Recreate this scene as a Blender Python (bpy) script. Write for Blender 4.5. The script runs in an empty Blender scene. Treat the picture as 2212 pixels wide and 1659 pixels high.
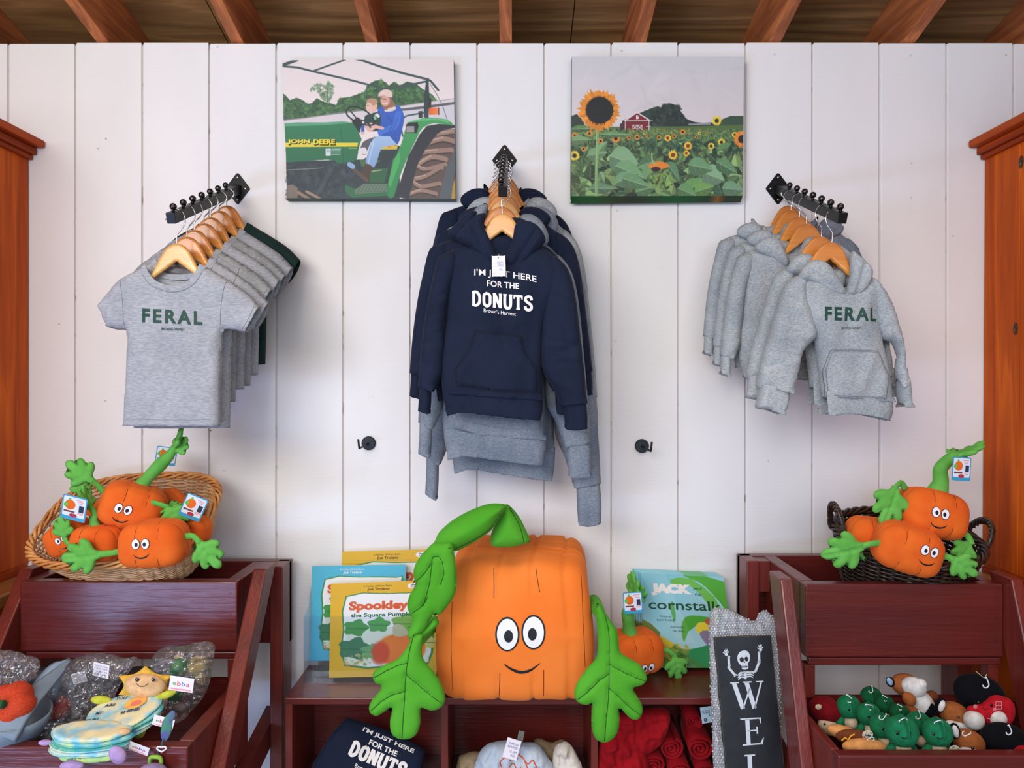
import bpy, bmesh, math, random
import numpy as np
from mathutils import Vector, Matrix, Euler
from mathutils.bvhtree import BVHTree
from mathutils import noise as mnoise

PI = math.pi
F = 1600.0            # focal length in pixels of a 2212 px wide frame
D0 = 2.245            # camera to back wall
CZ = 1.45             # camera height
SC = bpy.context.scene
COL = SC.collection

# ------------------------------------------------------------------ camera
cam_d = bpy.data.cameras.new('camera')
cam = bpy.data.objects.new('camera', cam_d)
COL.objects.link(cam)
cam.location = (0, -D0, CZ)
cam.rotation_euler = (PI / 2, 0, 0)
cam_d.sensor_width = 36
cam_d.lens = 36 * F / 2212
cam_d.clip_start = 0.05
SC.camera = cam

# ------------------------------------------------------------------ world, lights, exposure
wd = bpy.data.worlds.new('world')
SC.world = wd
wd.use_nodes = True
bg = wd.node_tree.nodes['Background']
bg.inputs[0].default_value = (0.60, 0.74, 1.0, 1)
bg.inputs[1].default_value = 0.42

def area(name, loc, target, size, sizey, power, col, spread=180):
    l = bpy.data.lights.new(name, 'AREA')
    l.shape = 'RECTANGLE'
    l.size = size
    l.size_y = sizey
    l.energy = power
    l.color = col
    l.spread = math.radians(spread)
    o = bpy.data.objects.new(name, l)
    COL.objects.link(o)
    o.location = loc
    o.rotation_euler = (Vector(target) - Vector(loc)).to_track_quat('-Z', 'Y').to_euler()
    return o

area('daylight_from_left_door', (-1.3, -3.6, 2.35), (0.1, 0, 1.75), 2.0, 1.2, 80, (1.0, 0.955, 0.895))
area('overhead_fill', (0.2, -1.25, 2.74), (0.2, -0.85, 0.6), 2.6, 0.4, 7, (1.0, 0.90, 0.78), 100)  # added fill from above, brightens the tops of toys and shelves
area('daylight_from_front_door', (0.5, -4.2, 1.7), (0, 0, 1.2), 2.4, 1.8, 44, (0.74, 0.85, 1.0))
area('low_blue_daylight', (-2.45, -3.05, 0.22), (-1.0, -0.3, 0.84), 1.6, 0.40, 38, (0.40, 0.56, 1.0))
SC.view_settings.view_transform = 'Standard'
SC.view_settings.look = 'None'
SC.view_settings.gamma = 1
SC.view_settings.use_curve_mapping = False
SC.view_settings.exposure = 0.0

# ------------------------------------------------------------------ helpers
def P(px, py, D):
    return Vector(((px - 1106) * D / F, D - D0, CZ + (829.5 - py) * D / F))

def lin(c):
    r = []
    for v in c[:3]:
        v = v / 255.0
        r.append(v / 12.92 if v <= 0.04045 else ((v + 0.055) / 1.055) ** 2.4)
    return tuple(r)

MATS = {}
def nmat(name):
    m = bpy.data.materials.new(name)
    m.use_nodes = True
    nt = m.node_tree
    b = nt.nodes['Principled BSDF']
    return m, nt, b

def mat(name, col, rough=0.6, var=0.06, nscale=20, stretch=(1, 1, 1), bump=0.0, bscale=60, bdist=0.002, bstretch=None,
        metal=0.0, sheen=0.0, spec=0.4, coat=0.0, col2=None, detail=4, heather=None, sss=0.0, lo=0.35, hi=0.65):
    """general procedural material: two-tone noise colour, optional fine fleck and bump"""
    if name in MATS:
        return MATS[name]
    m, nt, b = nmat(name)
    N, L = nt.nodes, nt.links
    tc = N.new('ShaderNodeTexCoord')
    mp = N.new('ShaderNodeMapping')
    mp.inputs['Scale'].default_value = stretch
    L.new(tc.outputs['Object'], mp.inputs[0])
    nz = N.new('ShaderNodeTexNoise')
    nz.inputs['Scale'].default_value = nscale
    nz.inputs['Detail'].default_value = detail
    L.new(mp.outputs[0], nz.inputs['Vector'])
    rp = N.new('ShaderNodeValToRGB')
    a = lin(col)
    if col2 is None:
        c1 = tuple(max(0, v * (1 - var)) for v in a)
        c2 = tuple(min(1, v * (1 + var)) for v in a)
    else:
        c1, c2 = a, lin(col2)
    rp.color_ramp.elements[0].position = lo
    rp.color_ramp.elements[1].position = hi
    rp.color_ramp.elements[0].color = c1 + (1,)
    rp.color_ramp.elements[1].color = c2 + (1,)
    L.new(nz.outputs['Fac'], rp.inputs[0])
    out = rp.outputs[0]
    if heather:
        n2 = N.new('ShaderNodeTexNoise')
        n2.inputs['Scale'].default_value = heather[0]
        n2.inputs['Detail'].default_value = 3
        m2 = N.new('ShaderNodeMapping')
        m2.inputs['Scale'].default_value = heather[2]
        L.new(tc.outputs['Object'], m2.inputs[0])
        L.new(m2.outputs[0], n2.inputs['Vector'])
        r2 = N.new('ShaderNodeValToRGB')
        r2.color_ramp.elements[0].position = 0.38
        r2.color_ramp.elements[1].position = 0.62
        k = heather[1]
        r2.color_ramp.elements[0].color = (1 - k, 1 - k, 1 - k, 1)
        r2.color_ramp.elements[1].color = (1 + k, 1 + k, 1 + k, 1)
        L.new(n2.outputs['Fac'], r2.inputs[0])
        mx = N.new('ShaderNodeMix')
        mx.data_type = 'RGBA'
        mx.blend_type = 'MULTIPLY'
        mx.inputs[0].default_value = 1
        L.new(out, mx.inputs[6])
        L.new(r2.outputs[0], mx.inputs[7])
        out = mx.outputs[2]
    L.new(out, b.inputs['Base Color'])
    b.inputs['Roughness'].default_value = rough
    b.inputs['Metallic'].default_value = metal
    b.inputs['Specular IOR Level'].default_value = spec
    if sheen:
        b.inputs['Sheen Weight'].default_value = sheen
        b.inputs['Sheen Roughness'].default_value = 0.4
        b.inputs['Sheen Tint'].default_value = tuple(min(1, v * 1.4 + 0.1) for v in a) + (1,)
    if coat:
        b.inputs['Coat Weight'].default_value = coat
        b.inputs['Coat Roughness'].default_value = 0.15
    if bump:
        n3 = N.new('ShaderNodeTexNoise')
        n3.inputs['Scale'].default_value = bscale
        n3.inputs['Detail'].default_value = 3
        m3 = N.new('ShaderNodeMapping')
        m3.inputs['Scale'].default_value = bstretch or stretch
        L.new(tc.outputs['Object'], m3.inputs[0])
        L.new(m3.outputs[0], n3.inputs['Vector'])
        bp = N.new('ShaderNodeBump')
        bp.inputs['Strength'].default_value = bump
        bp.inputs['Distance'].default_value = bdist
        L.new(n3.outputs['Fac'], bp.inputs['Height'])
        L.new(bp.outputs[0], b.inputs['Normal'])
    MATS[name] = m
    return m

def woodmat(name, c1, c2, axis='Z', scale=6.0, rough=0.45, coat=0.2, dist=3.0, spec=0.5):
    if name in MATS:
        return MATS[name]
    m, nt, b = nmat(name)
    N, L = nt.nodes, nt.links
    tc = N.new('ShaderNodeTexCoord')
    mp = N.new('ShaderNodeMapping')
    st = {'Z': (1, 1, 0.07), 'X': (0.07, 1, 1), 'Y': (1, 0.07, 1)}[axis]
    mp.inputs['Scale'].default_value = st
    L.new(tc.outputs['Object'], mp.inputs[0])
    nz = N.new('ShaderNodeTexNoise')
    nz.inputs['Scale'].default_value = scale
    nz.inputs['Detail'].default_value = 5
    nz.inputs['Distortion'].default_value = 0.6
    L.new(mp.outputs[0], nz.inputs['Vector'])
    ml = N.new('ShaderNodeMath')
    ml.operation = 'MULTIPLY'
    ml.inputs[1].default_value = dist * 4
    L.new(nz.outputs['Fac'], ml.inputs[0])
    fr = N.new('ShaderNodeMath')
    fr.operation = 'FRACT'
    L.new(ml.outputs[0], fr.inputs[0])
    rp = N.new('ShaderNodeValToRGB')
    e = rp.color_ramp.elements
    e[0].position = 0.0
    e[0].color = lin(c1) + (1,)
    e[1].position = 1.0
    e[1].color = lin(c1) + (1,)
    x = e.new(0.5)
    x.color = lin(c2) + (1,)
    x = e.new(0.9)
    x.color = tuple(0.5 * (p + q) for p, q in zip(lin(c1), lin(c2))) + (1,)
    L.new(fr.outputs[0], rp.inputs[0])
    n2 = N.new('ShaderNodeTexNoise')
    n2.inputs['Scale'].default_value = 90
    L.new(mp.outputs[0], n2.inputs['Vector'])
    mx = N.new('ShaderNodeMix')
    mx.data_type = 'RGBA'
    mx.blend_type = 'OVERLAY'
    mx.inputs[0].default_value = 0.35
    L.new(rp.outputs[0], mx.inputs[6])
    L.new(n2.outputs['Fac'], mx.inputs[7])
    L.new(mx.outputs[2], b.inputs['Base Color'])
    b.inputs['Roughness'].default_value = rough
    b.inputs['Specular IOR Level'].default_value = spec
    b.inputs['Coat Weight'].default_value = coat
    b.inputs['Coat Roughness'].default_value = 0.25
    bp = N.new('ShaderNodeBump')
    bp.inputs['Strength'].default_value = 0.15
    bp.inputs['Distance'].default_value = 0.001
    L.new(n2.outputs['Fac'], bp.inputs['Height'])
    L.new(bp.outputs[0], b.inputs['Normal'])
    MATS[name] = m
    return m

def film(name, tint=(1, 1, 1), gloss=0.2, rough=0.08, bump=0.6, bscale=30, haze=0.0, edge=0.8):
    """thin clear plastic: mostly see-through with sharp reflections"""
    if name in MATS:
        return MATS[name]
    m, nt, b = nmat(name)
    N, L = nt.nodes, nt.links
    N.remove(b)
    tr = N.new('ShaderNodeBsdfTransparent')
    tr.inputs[0].default_value = tuple(tint) + (1,)
    gl = N.new('ShaderNodeBsdfGlossy')
    gl.inputs['Roughness'].default_value = rough
    fr = N.new('ShaderNodeLayerWeight')
    fr.inputs[0].default_value = 0.35
    ad = N.new('ShaderNodeMath')
    ad.operation = 'MULTIPLY_ADD'
    ad.inputs[1].default_value = edge
    ad.inputs[2].default_value = gloss
    ad.use_clamp = True
    L.new(fr.outputs['Fresnel'], ad.inputs[0])
    mx = N.new('ShaderNodeMixShader')
    L.new(ad.outputs[0], mx.inputs[0])
    L.new(tr.outputs[0], mx.inputs[1])
    L.new(gl.outputs[0], mx.inputs[2])
    nz = N.new('ShaderNodeTexNoise')
    nz.inputs['Scale'].default_value = bscale
    nz.inputs['Detail'].default_value = 3
    tc = N.new('ShaderNodeTexCoord')
    L.new(tc.outputs['Object'], nz.inputs['Vector'])
    bp = N.new('ShaderNodeBump')
    bp.inputs['Strength'].default_value = bump
    bp.inputs['Distance'].default_value = 0.01
    L.new(nz.outputs['Fac'], bp.inputs['Height'])
    L.new(bp.outputs[0], gl.inputs['Normal'])
    L.new(bp.outputs[0], fr.inputs['Normal'])
    last = mx.outputs[0]
    if haze:
        df = N.new('ShaderNodeBsdfDiffuse')
        df.inputs[0].default_value = (0.8, 0.82, 0.86, 1)
        m2 = N.new('ShaderNodeMixShader')
        m2.inputs[0].default_value = haze
        L.new(last, m2.inputs[1])
        L.new(df.outputs[0], m2.inputs[2])
        last = m2.outputs[0]
    L.new(last, N['Material Output'].inputs[0])
    MATS[name] = m
    return m

def printmat(name, rough=0.5, coat=0.0):
    if name in MATS:
        return MATS[name]
    m, nt, b = nmat(name)
    at = nt.nodes.new('ShaderNodeAttribute')
    at.attribute_name = 'print'
    nt.links.new(at.outputs['Color'], b.inputs['Base Color'])
    b.inputs['Roughness'].default_value = rough
    b.inputs['Coat Weight'].default_value = coat
    MATS[name] = m
    return m

def link(o, parent=None):
    COL.objects.link(o)
    if parent is not None:
        o.parent = parent
    return o

def tag(o, label, cat, group=None):
    o['label'] = label
    o['category'] = cat
    if group:
        o['group'] = group
    return o

def thing(name, label, cat, loc=(0, 0, 0), rot=(0, 0, 0), group=None, scale=None):
    o = bpy.data.objects.new(name, None)
    o.empty_display_size = 0.05
    link(o)
    o.location = loc
    o.rotation_euler = rot
    if scale:
        o.scale = (scale,) * 3
    return tag(o, label, cat, group)

def struct(o):
    o['kind'] = 'structure'
    return o

class MB:
    """mesh builder: collects shapes, builds ONE mesh object"""
    def __init__(s):
        s.v = []
        s.f = []
    def add(s, vs, fs, M=None):
        k = len(s.v)
        if M is not None:
            vs = [M @ Vector(v) for v in vs]
        s.v.extend([tuple(v) for v in vs])
        s.f.extend([tuple(i + k for i in f) for f in fs])
        return s
    def box(s, x0, x1, y0, y1, z0, z1, M=None):
        vs = [(x, y, z) for x in (x0, x1) for y in (y0, y1) for z in (z0, z1)]
        return s.add(vs, [(0, 1, 3, 2), (4, 6, 7, 5), (0, 4, 5, 1), (2, 3, 7, 6), (0, 2, 6, 4), (1, 5, 7, 3)], M)
    def prism(s, poly, y0, y1, M=None):
        """polygon in xz extruded along y"""
        n = len(poly)
        vs = [(p[0], y0, p[1]) for p in poly] + [(p[0], y1, p[1]) for p in poly]
        fs = [tuple(range(n)), tuple(range(2 * n - 1, n - 1, -1))]
        fs += [((i + 1) % n, i, n + i, n + (i + 1) % n) for i in range(n)]
        return s.add(vs, fs, M)
    def prism_x(s, poly, x0, x1, M=None):
        """polygon in yz extruded along x"""
        n = len(poly)
        vs = [(x0, p[0], p[1]) for p in poly] + [(x1, p[0], p[1]) for p in poly]
        fs = [tuple(range(n)), tuple(range(2 * n - 1, n - 1, -1))]
        fs += [((i + 1) % n, i, n + i, n + (i + 1) % n) for i in range(n)]
        return s.add(vs, fs, M)
    def tube(s, pts, r, n=8, closed=False, flat=1.0, M=None, caps=True):
        pts = [Vector(p) for p in pts]
        m = len(pts)
        rs = r if isinstance(r, (list, tuple)) else [r] * m
        tans = []
        for i in range(m):
            a = pts[(i - 1) % m] if (closed or i > 0) else pts[i]
            b = pts[(i + 1) % m] if (closed or i < m - 1) else pts[i]
            t = (b - a)
            tans.append(t.normalized() if t.length > 1e-9 else Vector((0, 0, 1)))
        up = Vector((0, 1, 0)) if abs(tans[0].y) < 0.9 else Vector((1, 0, 0))
        nrm = (up - tans[0] * up.dot(tans[0])).normalized()
        vs = []
        for i in range(m):
            t = tans[i]
            nrm = (nrm - t * nrm.dot(t))
            nrm = nrm.normalized() if nrm.length > 1e-6 else t.orthogonal().normalized()
            bi = t.cross(nrm)
            for k in range(n):
                a = 2 * PI * k / n
                vs.append(pts[i] + nrm * (math.cos(a) * rs[i] * flat) + bi * (math.sin(a) * rs[i]))
        fs = []
        for i in range(m if closed else m - 1):
            j = (i + 1) % m
            for k in range(n):
                fs.append((i * n + k, i * n + (k + 1) % n, j * n + (k + 1) % n, j * n + k))
        if not closed and caps:
            fs.append(tuple(range(n - 1, -1, -1)))
            fs.append(tuple(range((m - 1) * n, m * n)))
        return s.add(vs, fs, M)
    def sphere(s, c, r, n=12, sc=(1, 1, 1), M=None):
        vs, fs = [], []
        c = Vector(c)
        h = n // 2 + 1
        vs.append((0, 0, 1))
        for i in range(1, h):
            a = PI * i / h
            for k in range(n):
                b = 2 * PI * k / n
                vs.append((math.sin(a) * math.cos(b), math.sin(a) * math.sin(b), math.cos(a)))
        vs.append((0, 0, -1))
        for k in range(n):
            fs.append((0, 1 + k, 1 + (k + 1) % n))
        for i in range(h - 2):
            for k in range(n):
                a, b = 1 + i * n, 1 + (i + 1) * n
                fs.append((a + k, b + k, b + (k + 1) % n, a + (k + 1) % n))
        e = len(vs) - 1
        a = 1 + (h - 2) * n
        for k in range(n):
            fs.append((a + k, e, a + (k + 1) % n))
        vs = [c + Vector((v[0] * sc[0] * r, v[1] * sc[1] * r, v[2] * sc[2] * r)) for v in vs]
        return s.add(vs, fs, M)
    def lathe(s, prof, n=24, c=(0, 0, 0), M=None):
        """profile [(r,z)] round z"""
        vs, fs = [], []
        for r, z in prof:
            for k in range(n):
                a = 2 * PI * k / n
                vs.append((c[0] + r * math.cos(a), c[1] + r * math.sin(a), c[2] + z))
        for i in range(len(prof) - 1):
            for k in range(n):
                fs.append((i * n + k, i * n + (k + 1) % n, (i + 1) * n + (k + 1) % n, (i + 1) * n + k))
        return s.add(vs, fs, M)
    def build(s, name, m, parent=None, smooth=False, bevel=0.0, solid=0.0, sub=0, weld=False, angle=None):
        me = bpy.data.meshes.new(name)
        me.from_pydata(s.v, [], s.f)
        if weld:
            bm = bmesh.new()
            bm.from_mesh(me)
            bmesh.ops.remove_doubles(bm, verts=bm.verts, dist=1e-5)
            bmesh.ops.recalc_face_normals(bm, faces=bm.faces)
            bm.to_mesh(me)
            bm.free()
        if smooth:
            me.polygons.foreach_set('use_smooth', [True] * len(me.polygons))
        me.materials.append(m)
        o = bpy.data.objects.new(name, me)
        link(o, parent)
        if bevel:
            b = o.modifiers.new('bevel', 'BEVEL')
            b.width = bevel
            b.segments = 2
            b.limit_method = 'ANGLE'
        if solid:
            b = o.modifiers.new('solid', 'SOLIDIFY')
            b.thickness = solid
            b.offset = 0
        if sub:
            b = o.modifiers.new('sub', 'SUBSURF')
            b.levels = sub
            b.render_levels = sub
        return o
    def bvh(s):
        return BVHTree.FromPolygons([Vector(v) for v in s.v], s.f)

def spline(pts, n=8, closed=False):
    """Catmull-Rom through points (any dimension)"""
    P_ = [np.array(p, float) for p in pts]
    m = len(P_)
    out = []
    rng = m if closed else m - 1
    for i in range(rng):
        p1, p2 = P_[i], P_[(i + 1) % m]
        p0 = P_[(i - 1) % m] if (closed or i > 0) else 2 * p1 - p2
        p3 = P_[(i + 2) % m] if (closed or i < m - 2) else 2 * p2 - p1
        for k in range(n):
            t = k / n
            out.append(0.5 * ((2 * p1) + (-p0 + p2) * t + (2 * p0 - 5 * p1 + 4 * p2 - p3) * t * t + (-p0 + 3 * p1 - 3 * p2 + p3) * t ** 3))
    if not closed:
        out.append(P_[-1])
    return out

def interp(a, n):
    xs = np.linspace(0, len(a) - 1, n)
    return list(np.interp(xs, range(len(a)), a))

def smooth_poly(pts, n=4):
    """closed outline; a point with a third value is a sharp corner"""
    o = []
    m = len(pts)
    A = [np.array(p[:2], float) for p in pts]
    for i in range(m):
        p1, p2 = A[i], A[(i + 1) % m]
        p0 = p1 if len(pts[i]) > 2 else A[i - 1]
        p3 = p2 if len(pts[(i + 1) % m]) > 2 else A[(i + 2) % m]
        for k in range(n):
            t = k / n
            o.append(0.5 * ((2 * p1) + (-p0 + p2) * t + (2 * p0 - 5 * p1 + 4 * p2 - p3) * t * t + (-p0 + 3 * p1 - 3 * p2 + p3) * t ** 3))
    r = []
    for p in o:
        if not r or np.hypot(*(p - r[-1])) > 1e-5:
            r.append(p)
    if np.hypot(*(r[0] - r[-1])) < 1e-5:
        r.pop()
    return [tuple(p) for p in r]

def inside(poly, X, Y):
    c = np.zeros(X.shape, bool)
    n = len(poly)
    for i in range(n):
        x0, y0 = poly[i]
        x1, y1 = poly[(i + 1) % n]
        if y0 == y1:
            continue
        k = ((y0 > Y) != (y1 > Y))
        xi = (x1 - x0) * (Y - y0) / (y1 - y0) + x0
        c ^= k & (X < xi)
    return c

def nearest(segs, X, Y):
    best = np.full(X.shape, 1e9)
    bx = np.zeros(X.shape)
    by = np.zeros(X.shape)
    for (x0, y0), (x1, y1) in segs:
        dx, dy = x1 - x0, y1 - y0
        l2 = dx * dx + dy * dy
        if l2 < 1e-14:
            continue
        t = np.clip(((X - x0) * dx + (Y - y0) * dy) / l2, 0, 1)
        qx, qy = x0 + t * dx, y0 + t * dy
        d = np.hypot(X - qx, Y - qy)
        k = d < best
        best = np.where(k, d, best)
        bx = np.where(k, qx, bx)
        by = np.where(k, qy, by)
    return best, bx, by

def segs_of(poly):
    return [(poly[i], poly[(i + 1) % len(poly)]) for i in range(len(poly))]

def inflate(poly, T, R, h, opened=None, field=None, folds=(), sides='both', Tb=None, y0=0.0, wr=0.0, wrs=8.0, seed=0, warp=None, ynear=None):
    """puffed shape from an outline in xz. Edges for which opened(x,z) is true stay open. front is -y."""
    poly = [(p[0], p[1]) for p in poly]
    xs = [p[0] for p in poly]
    zs = [p[1] for p in poly]
    gx = np.arange(min(xs) - h, max(xs) + 1.5 * h, h)
    gz = np.arange(min(zs) - h, max(zs) + 1.5 * h, h)
    X, Z = np.meshgrid(gx, gz, indexing='ij')
    ins = inside(poly, X, Z)
    d, bx, bz = nearest(segs_of(poly), X, Z)
    pad = np.pad(ins, 1)
    nb = np.zeros_like(ins)
    for i in range(3):
        for j in range(3):
            nb |= pad[i:i + ins.shape[0], j:j + ins.shape[1]]
    snap = (~ins & nb) | (ins & (d < 0.3 * h))
    X = np.where(snap, bx, X)
    Z = np.where(snap, bz, Z)
    keep = ins | snap
    core = ins
    fp = field or poly
    sg = segs_of([(p[0], p[1]) for p in fp])
    if opened:
        sg = [q for q in sg if not opened(0.5 * (q[0][0] + q[1][0]), 0.5 * (q[0][1] + q[1][1]))]
    if sg:
        fd, _, _ = nearest(sg, X, Z)
    else:
        fd = np.full(X.shape, R)
    u = np.clip(fd / R, 0, 1)
    H = np.sqrt(np.clip(1 - (1 - u) ** 2, 0, 1))
    fade = np.clip(fd / (0.5 * R), 0, 1)
    disp = np.zeros(X.shape)
    for q in folds:
        x0, z0, x1, z1, amp, w = q
        dd, _, _ = nearest([((x0, z0), (x1, z1))], X, Z)
        disp += amp * np.exp(-(dd / w) ** 2)
    if wr:
        rs = np.random.RandomState(seed)
        for k in range(6):
            a = rs.uniform(0, PI)
            fq = wrs * rs.uniform(1, 3.2)
            ph = rs.uniform(0, 6.28)
            disp += wr / 2.2 * np.sin(fq * (X * math.cos(a) + Z * math.sin(a) * 0.5) * 6.28 + ph + 1.5 * np.sin(fq * 3 * X + ph))
    idx = -np.ones(X.shape, int)
    V = []
    Fs = []
    weld = keep & (fd < 1e-5)
    def yv(sign, Tk):
        return y0 + sign * Tk * H + (sign * disp * fade)
    def cells(ix, flip):
        a, b_, c, e = ix[:-1, :-1], ix[1:, :-1], ix[1:, 1:], ix[:-1, 1:]
        ok = (a >= 0) & (b_ >= 0) & (c >= 0) & (e >= 0)
        k = core
        ok &= (k[:-1, :-1] | k[1:, :-1] | k[1:, 1:] | k[:-1, 1:])
        q = np.stack([a[ok], b_[ok], c[ok], e[ok]], 1)
        if flip:
            q = q[:, ::-1]
        return q.tolist()
    cnt = 0
    if sides in ('both', 'front'):
        k = np.where(keep)
        idx[k] = np.arange(len(k[0]))
        Y = yv(-1, T)
        V += list(zip(X[k].tolist(), Y[k].tolist(), Z[k].tolist()))
        Fs += cells(idx, False)
        cnt = len(V)
    if sides in ('both', 'back'):
        idb = -np.ones(X.shape, int)
        Y = yv(1, T if Tb is None else Tb)
        if sides == 'both':
            nk = keep & ~weld
            k = np.where(nk)
            idb[k] = cnt + np.arange(len(k[0]))
            idb[weld] = idx[weld]
        else:
            k = np.where(keep)
            idb[k] = np.arange(len(k[0]))
        V += list(zip(X[k].tolist(), Y[k].tolist(), Z[k].tolist()))
        Fs += cells(idb, True)
    if warp:
        V = [warp(*v) for v in V]
    # drop degenerate repeats
    out = []
    for q in Fs:
        r = []
        for i in q:
            if i not in r:
                r.append(i)
        if len(r) > 2:
            out.append(tuple(r))
    return V, out

def text2d(s, size, off=0.0, align='CENTER', space=1.0, shear=0.0):
    cu = bpy.data.curves.new('t', 'FONT')
    cu.body = s
    cu.size = size
    cu.offset = off
    cu.align_x = align
    cu.space_character = space
    cu.shear = shear
    cu.resolution_u = 3
    ob = bpy.data.objects.new('t', cu)
    COL.objects.link(ob)
    me = bpy.data.meshes.new_from_object(ob)
    vs = [(v.co.x, v.co.y) for v in me.vertices]
    fs = [tuple(p.vertices) for p in me.polygons]
    bpy.data.objects.remove(ob)
    bpy.data.curves.remove(cu)
    bpy.data.meshes.remove(me)
    return vs, fs

def fit_text(s, x0, x1, z0, z1, off=0.0, arc=0.0, rot=0.0, space=1.0, shear=0.0):
    """text scaled to the box x0..x1, z0..z1 (base line z0, cap height to z1)"""
    vs, fs = text2d(s, 1.0, off, 'LEFT', space, shear)
    a = np.array(vs)
    mn, mx = a.min(0), a.max(0)
    h = 0.72
    if any(ch.islower() for ch in s) is False:
        mn1, h1 = mn[1], mx[1] - mn[1]
    else:
        mn1, h1 = 0.0, h
    u = (a[:, 0] - mn[0]) / (mx[0] - mn[0])
    x = x0 + u * (x1 - x0)
    z = z0 + (a[:, 1] - mn1) / h1 * (z1 - z0)
    z = z - arc * (2 * u - 1) ** 2 + rot * (x - x0)
    return list(zip(x.tolist(), z.tolist())), fs

def grid_cut(vs, fs, g):
    me = bpy.data.meshes.new('g')
    me.from_pydata([(v[0], 0, v[1]) for v in vs], [], fs)
    bm = bmesh.new()
    bm.from_mesh(me)
    bpy.data.meshes.remove(me)
    xs = [v[0] for v in vs]
    zs = [v[1] for v in vs]
    for ax, lo, hi in ((0, min(xs), max(xs)), (2, min(zs), max(zs))):
        k = lo + g
        while k < hi:
            co = Vector((0, 0, 0))
            co[ax] = k
            no = Vector((0, 0, 0))
            no[ax] = 1
            bmesh.ops.bisect_plane(bm, geom=bm.verts[:] + bm.edges[:] + bm.faces[:], plane_co=co, plane_no=no)
            k += g
    bm.verts.ensure_lookup_table()
    bm.verts.index_update()
    V = [(v.co.x, v.co.z) for v in bm.verts]
    Fc = [tuple(v.index for v in f.verts) for f in bm.faces]
    bm.free()
    return V, Fc

def strip(pts, w, taper=False, n=0):
    """flat 2D stroke along a polyline; w number or per-point list"""
    if n:
        pts = [tuple(p) for p in spline(pts, n)]
    m = len(pts)
    ws = interp(w, m) if isinstance(w, (list, tuple)) else [w] * m
    L_, R_ = [], []
    for i in range(m):
        a = np.array(pts[max(0, i - 1)][:2])
        b = np.array(pts[min(m - 1, i + 1)][:2])
        t = b - a
        t = t / (np.hypot(*t) + 1e-12)
        nn = np.array((-t[1], t[0])) * ws[i] * 0.5
        L_.append(tuple(np.array(pts[i][:2]) + nn))
        R_.append(tuple(np.array(pts[i][:2]) - nn))
    vs = L_ + R_
    fs = [(i, i + 1, m + i + 1, m + i) for i in range(m - 1)]
    return vs, fs

def disc2(cx, cz, rx, rz, n=24, rot=0.0):
    c, s_ = math.cos(rot), math.sin(rot)
    vs = [(cx, cz)]
    for k in range(n):
        a = 2 * PI * k / n
        x, z = rx * math.cos(a), rz * math.sin(a)
        vs.append((cx + x * c - z * s_, cz + x * s_ + z * c))
    return vs, [(0, 1 + k, 1 + (k + 1) % n) for k in range(n)]

def decal(name, shapes, bvh, m, parent, off=0.002, cut=None, default=0.0, thick=0.0):
    """lay flat xz shapes on the front (-y side) of a surface"""
    mb = MB()
    for vs, fs in shapes:
        if cut:
            vs, fs = grid_cut(vs, fs, cut)
        out = []
        last = None
        for x, z in vs:
            hit = bvh.ray_cast(Vector((x, -1.5, z)), Vector((0, 1, 0))) if bvh else (None,)
            if hit[0] is not None:
                last = hit[0].y
                out.append((x, hit[0].y - off, z))
            else:
                out.append((x, (last if last is not None else default) - off, z))
        mb.add(out, fs)
    o = mb.build(name, m, parent)
    if thick:
        b = o.modifiers.new('solid', 'SOLIDIFY')
        b.thickness = thick
        b.offset = 0
    return o

def mat4(loc=(0, 0, 0), rot=(0, 0, 0), sc=(1, 1, 1)):
    return Matrix.Translation(loc) @ Euler(rot).to_matrix().to_4x4() @ Matrix.Diagonal((sc[0], sc[1], sc[2], 1))
# ------------------------------------------------------------------ materials
m_wall = mat('white_paint', (240, 238, 237), 0.62, col2=(230, 227, 226), nscale=2.2, stretch=(1, 1, 0.35), bump=0.35, bscale=18, bdist=0.0016, bstretch=(0.6, 1, 9))
m_gap = mat('gap_dirt', (150, 138, 128), 0.9)
m_gap2 = mat('groove_paint', (206, 196, 190), 0.8, col2=(120, 98, 88), nscale=14, stretch=(2, 1, 1.4), lo=0.58, hi=0.78)
m_raft = woodmat('rafter_wood', (214, 128, 72), (158, 88, 48), 'Y', 5, 0.7, 0.0, 2.0)
m_ply = woodmat('plywood', (186, 140, 86), (140, 100, 58), 'X', 3.2, 0.8, 0.0, 2.2)
m_pine = woodmat('stained_pine', (214, 98, 8), (172, 66, 2), 'Z', 3.0, 0.5, 0.0, 2.4, spec=0.15)
m_pine_dk = woodmat('stained_pine_crown', (186, 78, 14), (142, 50, 8), 'Y', 4, 0.5, 0.0, 1.5, spec=0.15)
m_pine_top = woodmat('oak_counter', (176, 120, 66), (132, 80, 38), 'Y', 4, 0.4, 0.2, 2.0)
m_red = mat('barn_red_paint', (102, 34, 30), 0.30, col2=(88, 29, 26), nscale=6, stretch=(0.3, 1, 3), bump=0.55, bscale=22, bdist=0.0022, bstretch=(0.35, 1, 6), spec=0.5, coat=0.1)
m_redz = mat('barn_red_paint_upright', (118, 42, 32), 0.34, col2=(96, 34, 28), nscale=6, stretch=(3, 3, 0.3), bump=0.45, bscale=26, bdist=0.0018, bstretch=(6, 6, 0.4), spec=0.5, coat=0.1)
m_black = mat('black_metal', (13, 14, 16), 0.42, var=0.02, spec=0.35, coat=0.0)
m_plate = mat('black_plate', (9, 10, 12), 0.45, var=0.02, spec=0.25)
m_blackg = mat('black_gloss', (8, 9, 11), 0.22, var=0.02, spec=0.6, coat=0.5)
m_hook = mat('navy_black_metal', (22, 30, 38), 0.4, var=0.02, metal=0.2)
m_chrome = mat('chrome', (205, 205, 205), 0.18, var=0.02, metal=1.0)
m_screw = mat('screw_steel', (190, 170, 140), 0.35, var=0.05, metal=0.9)
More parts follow.
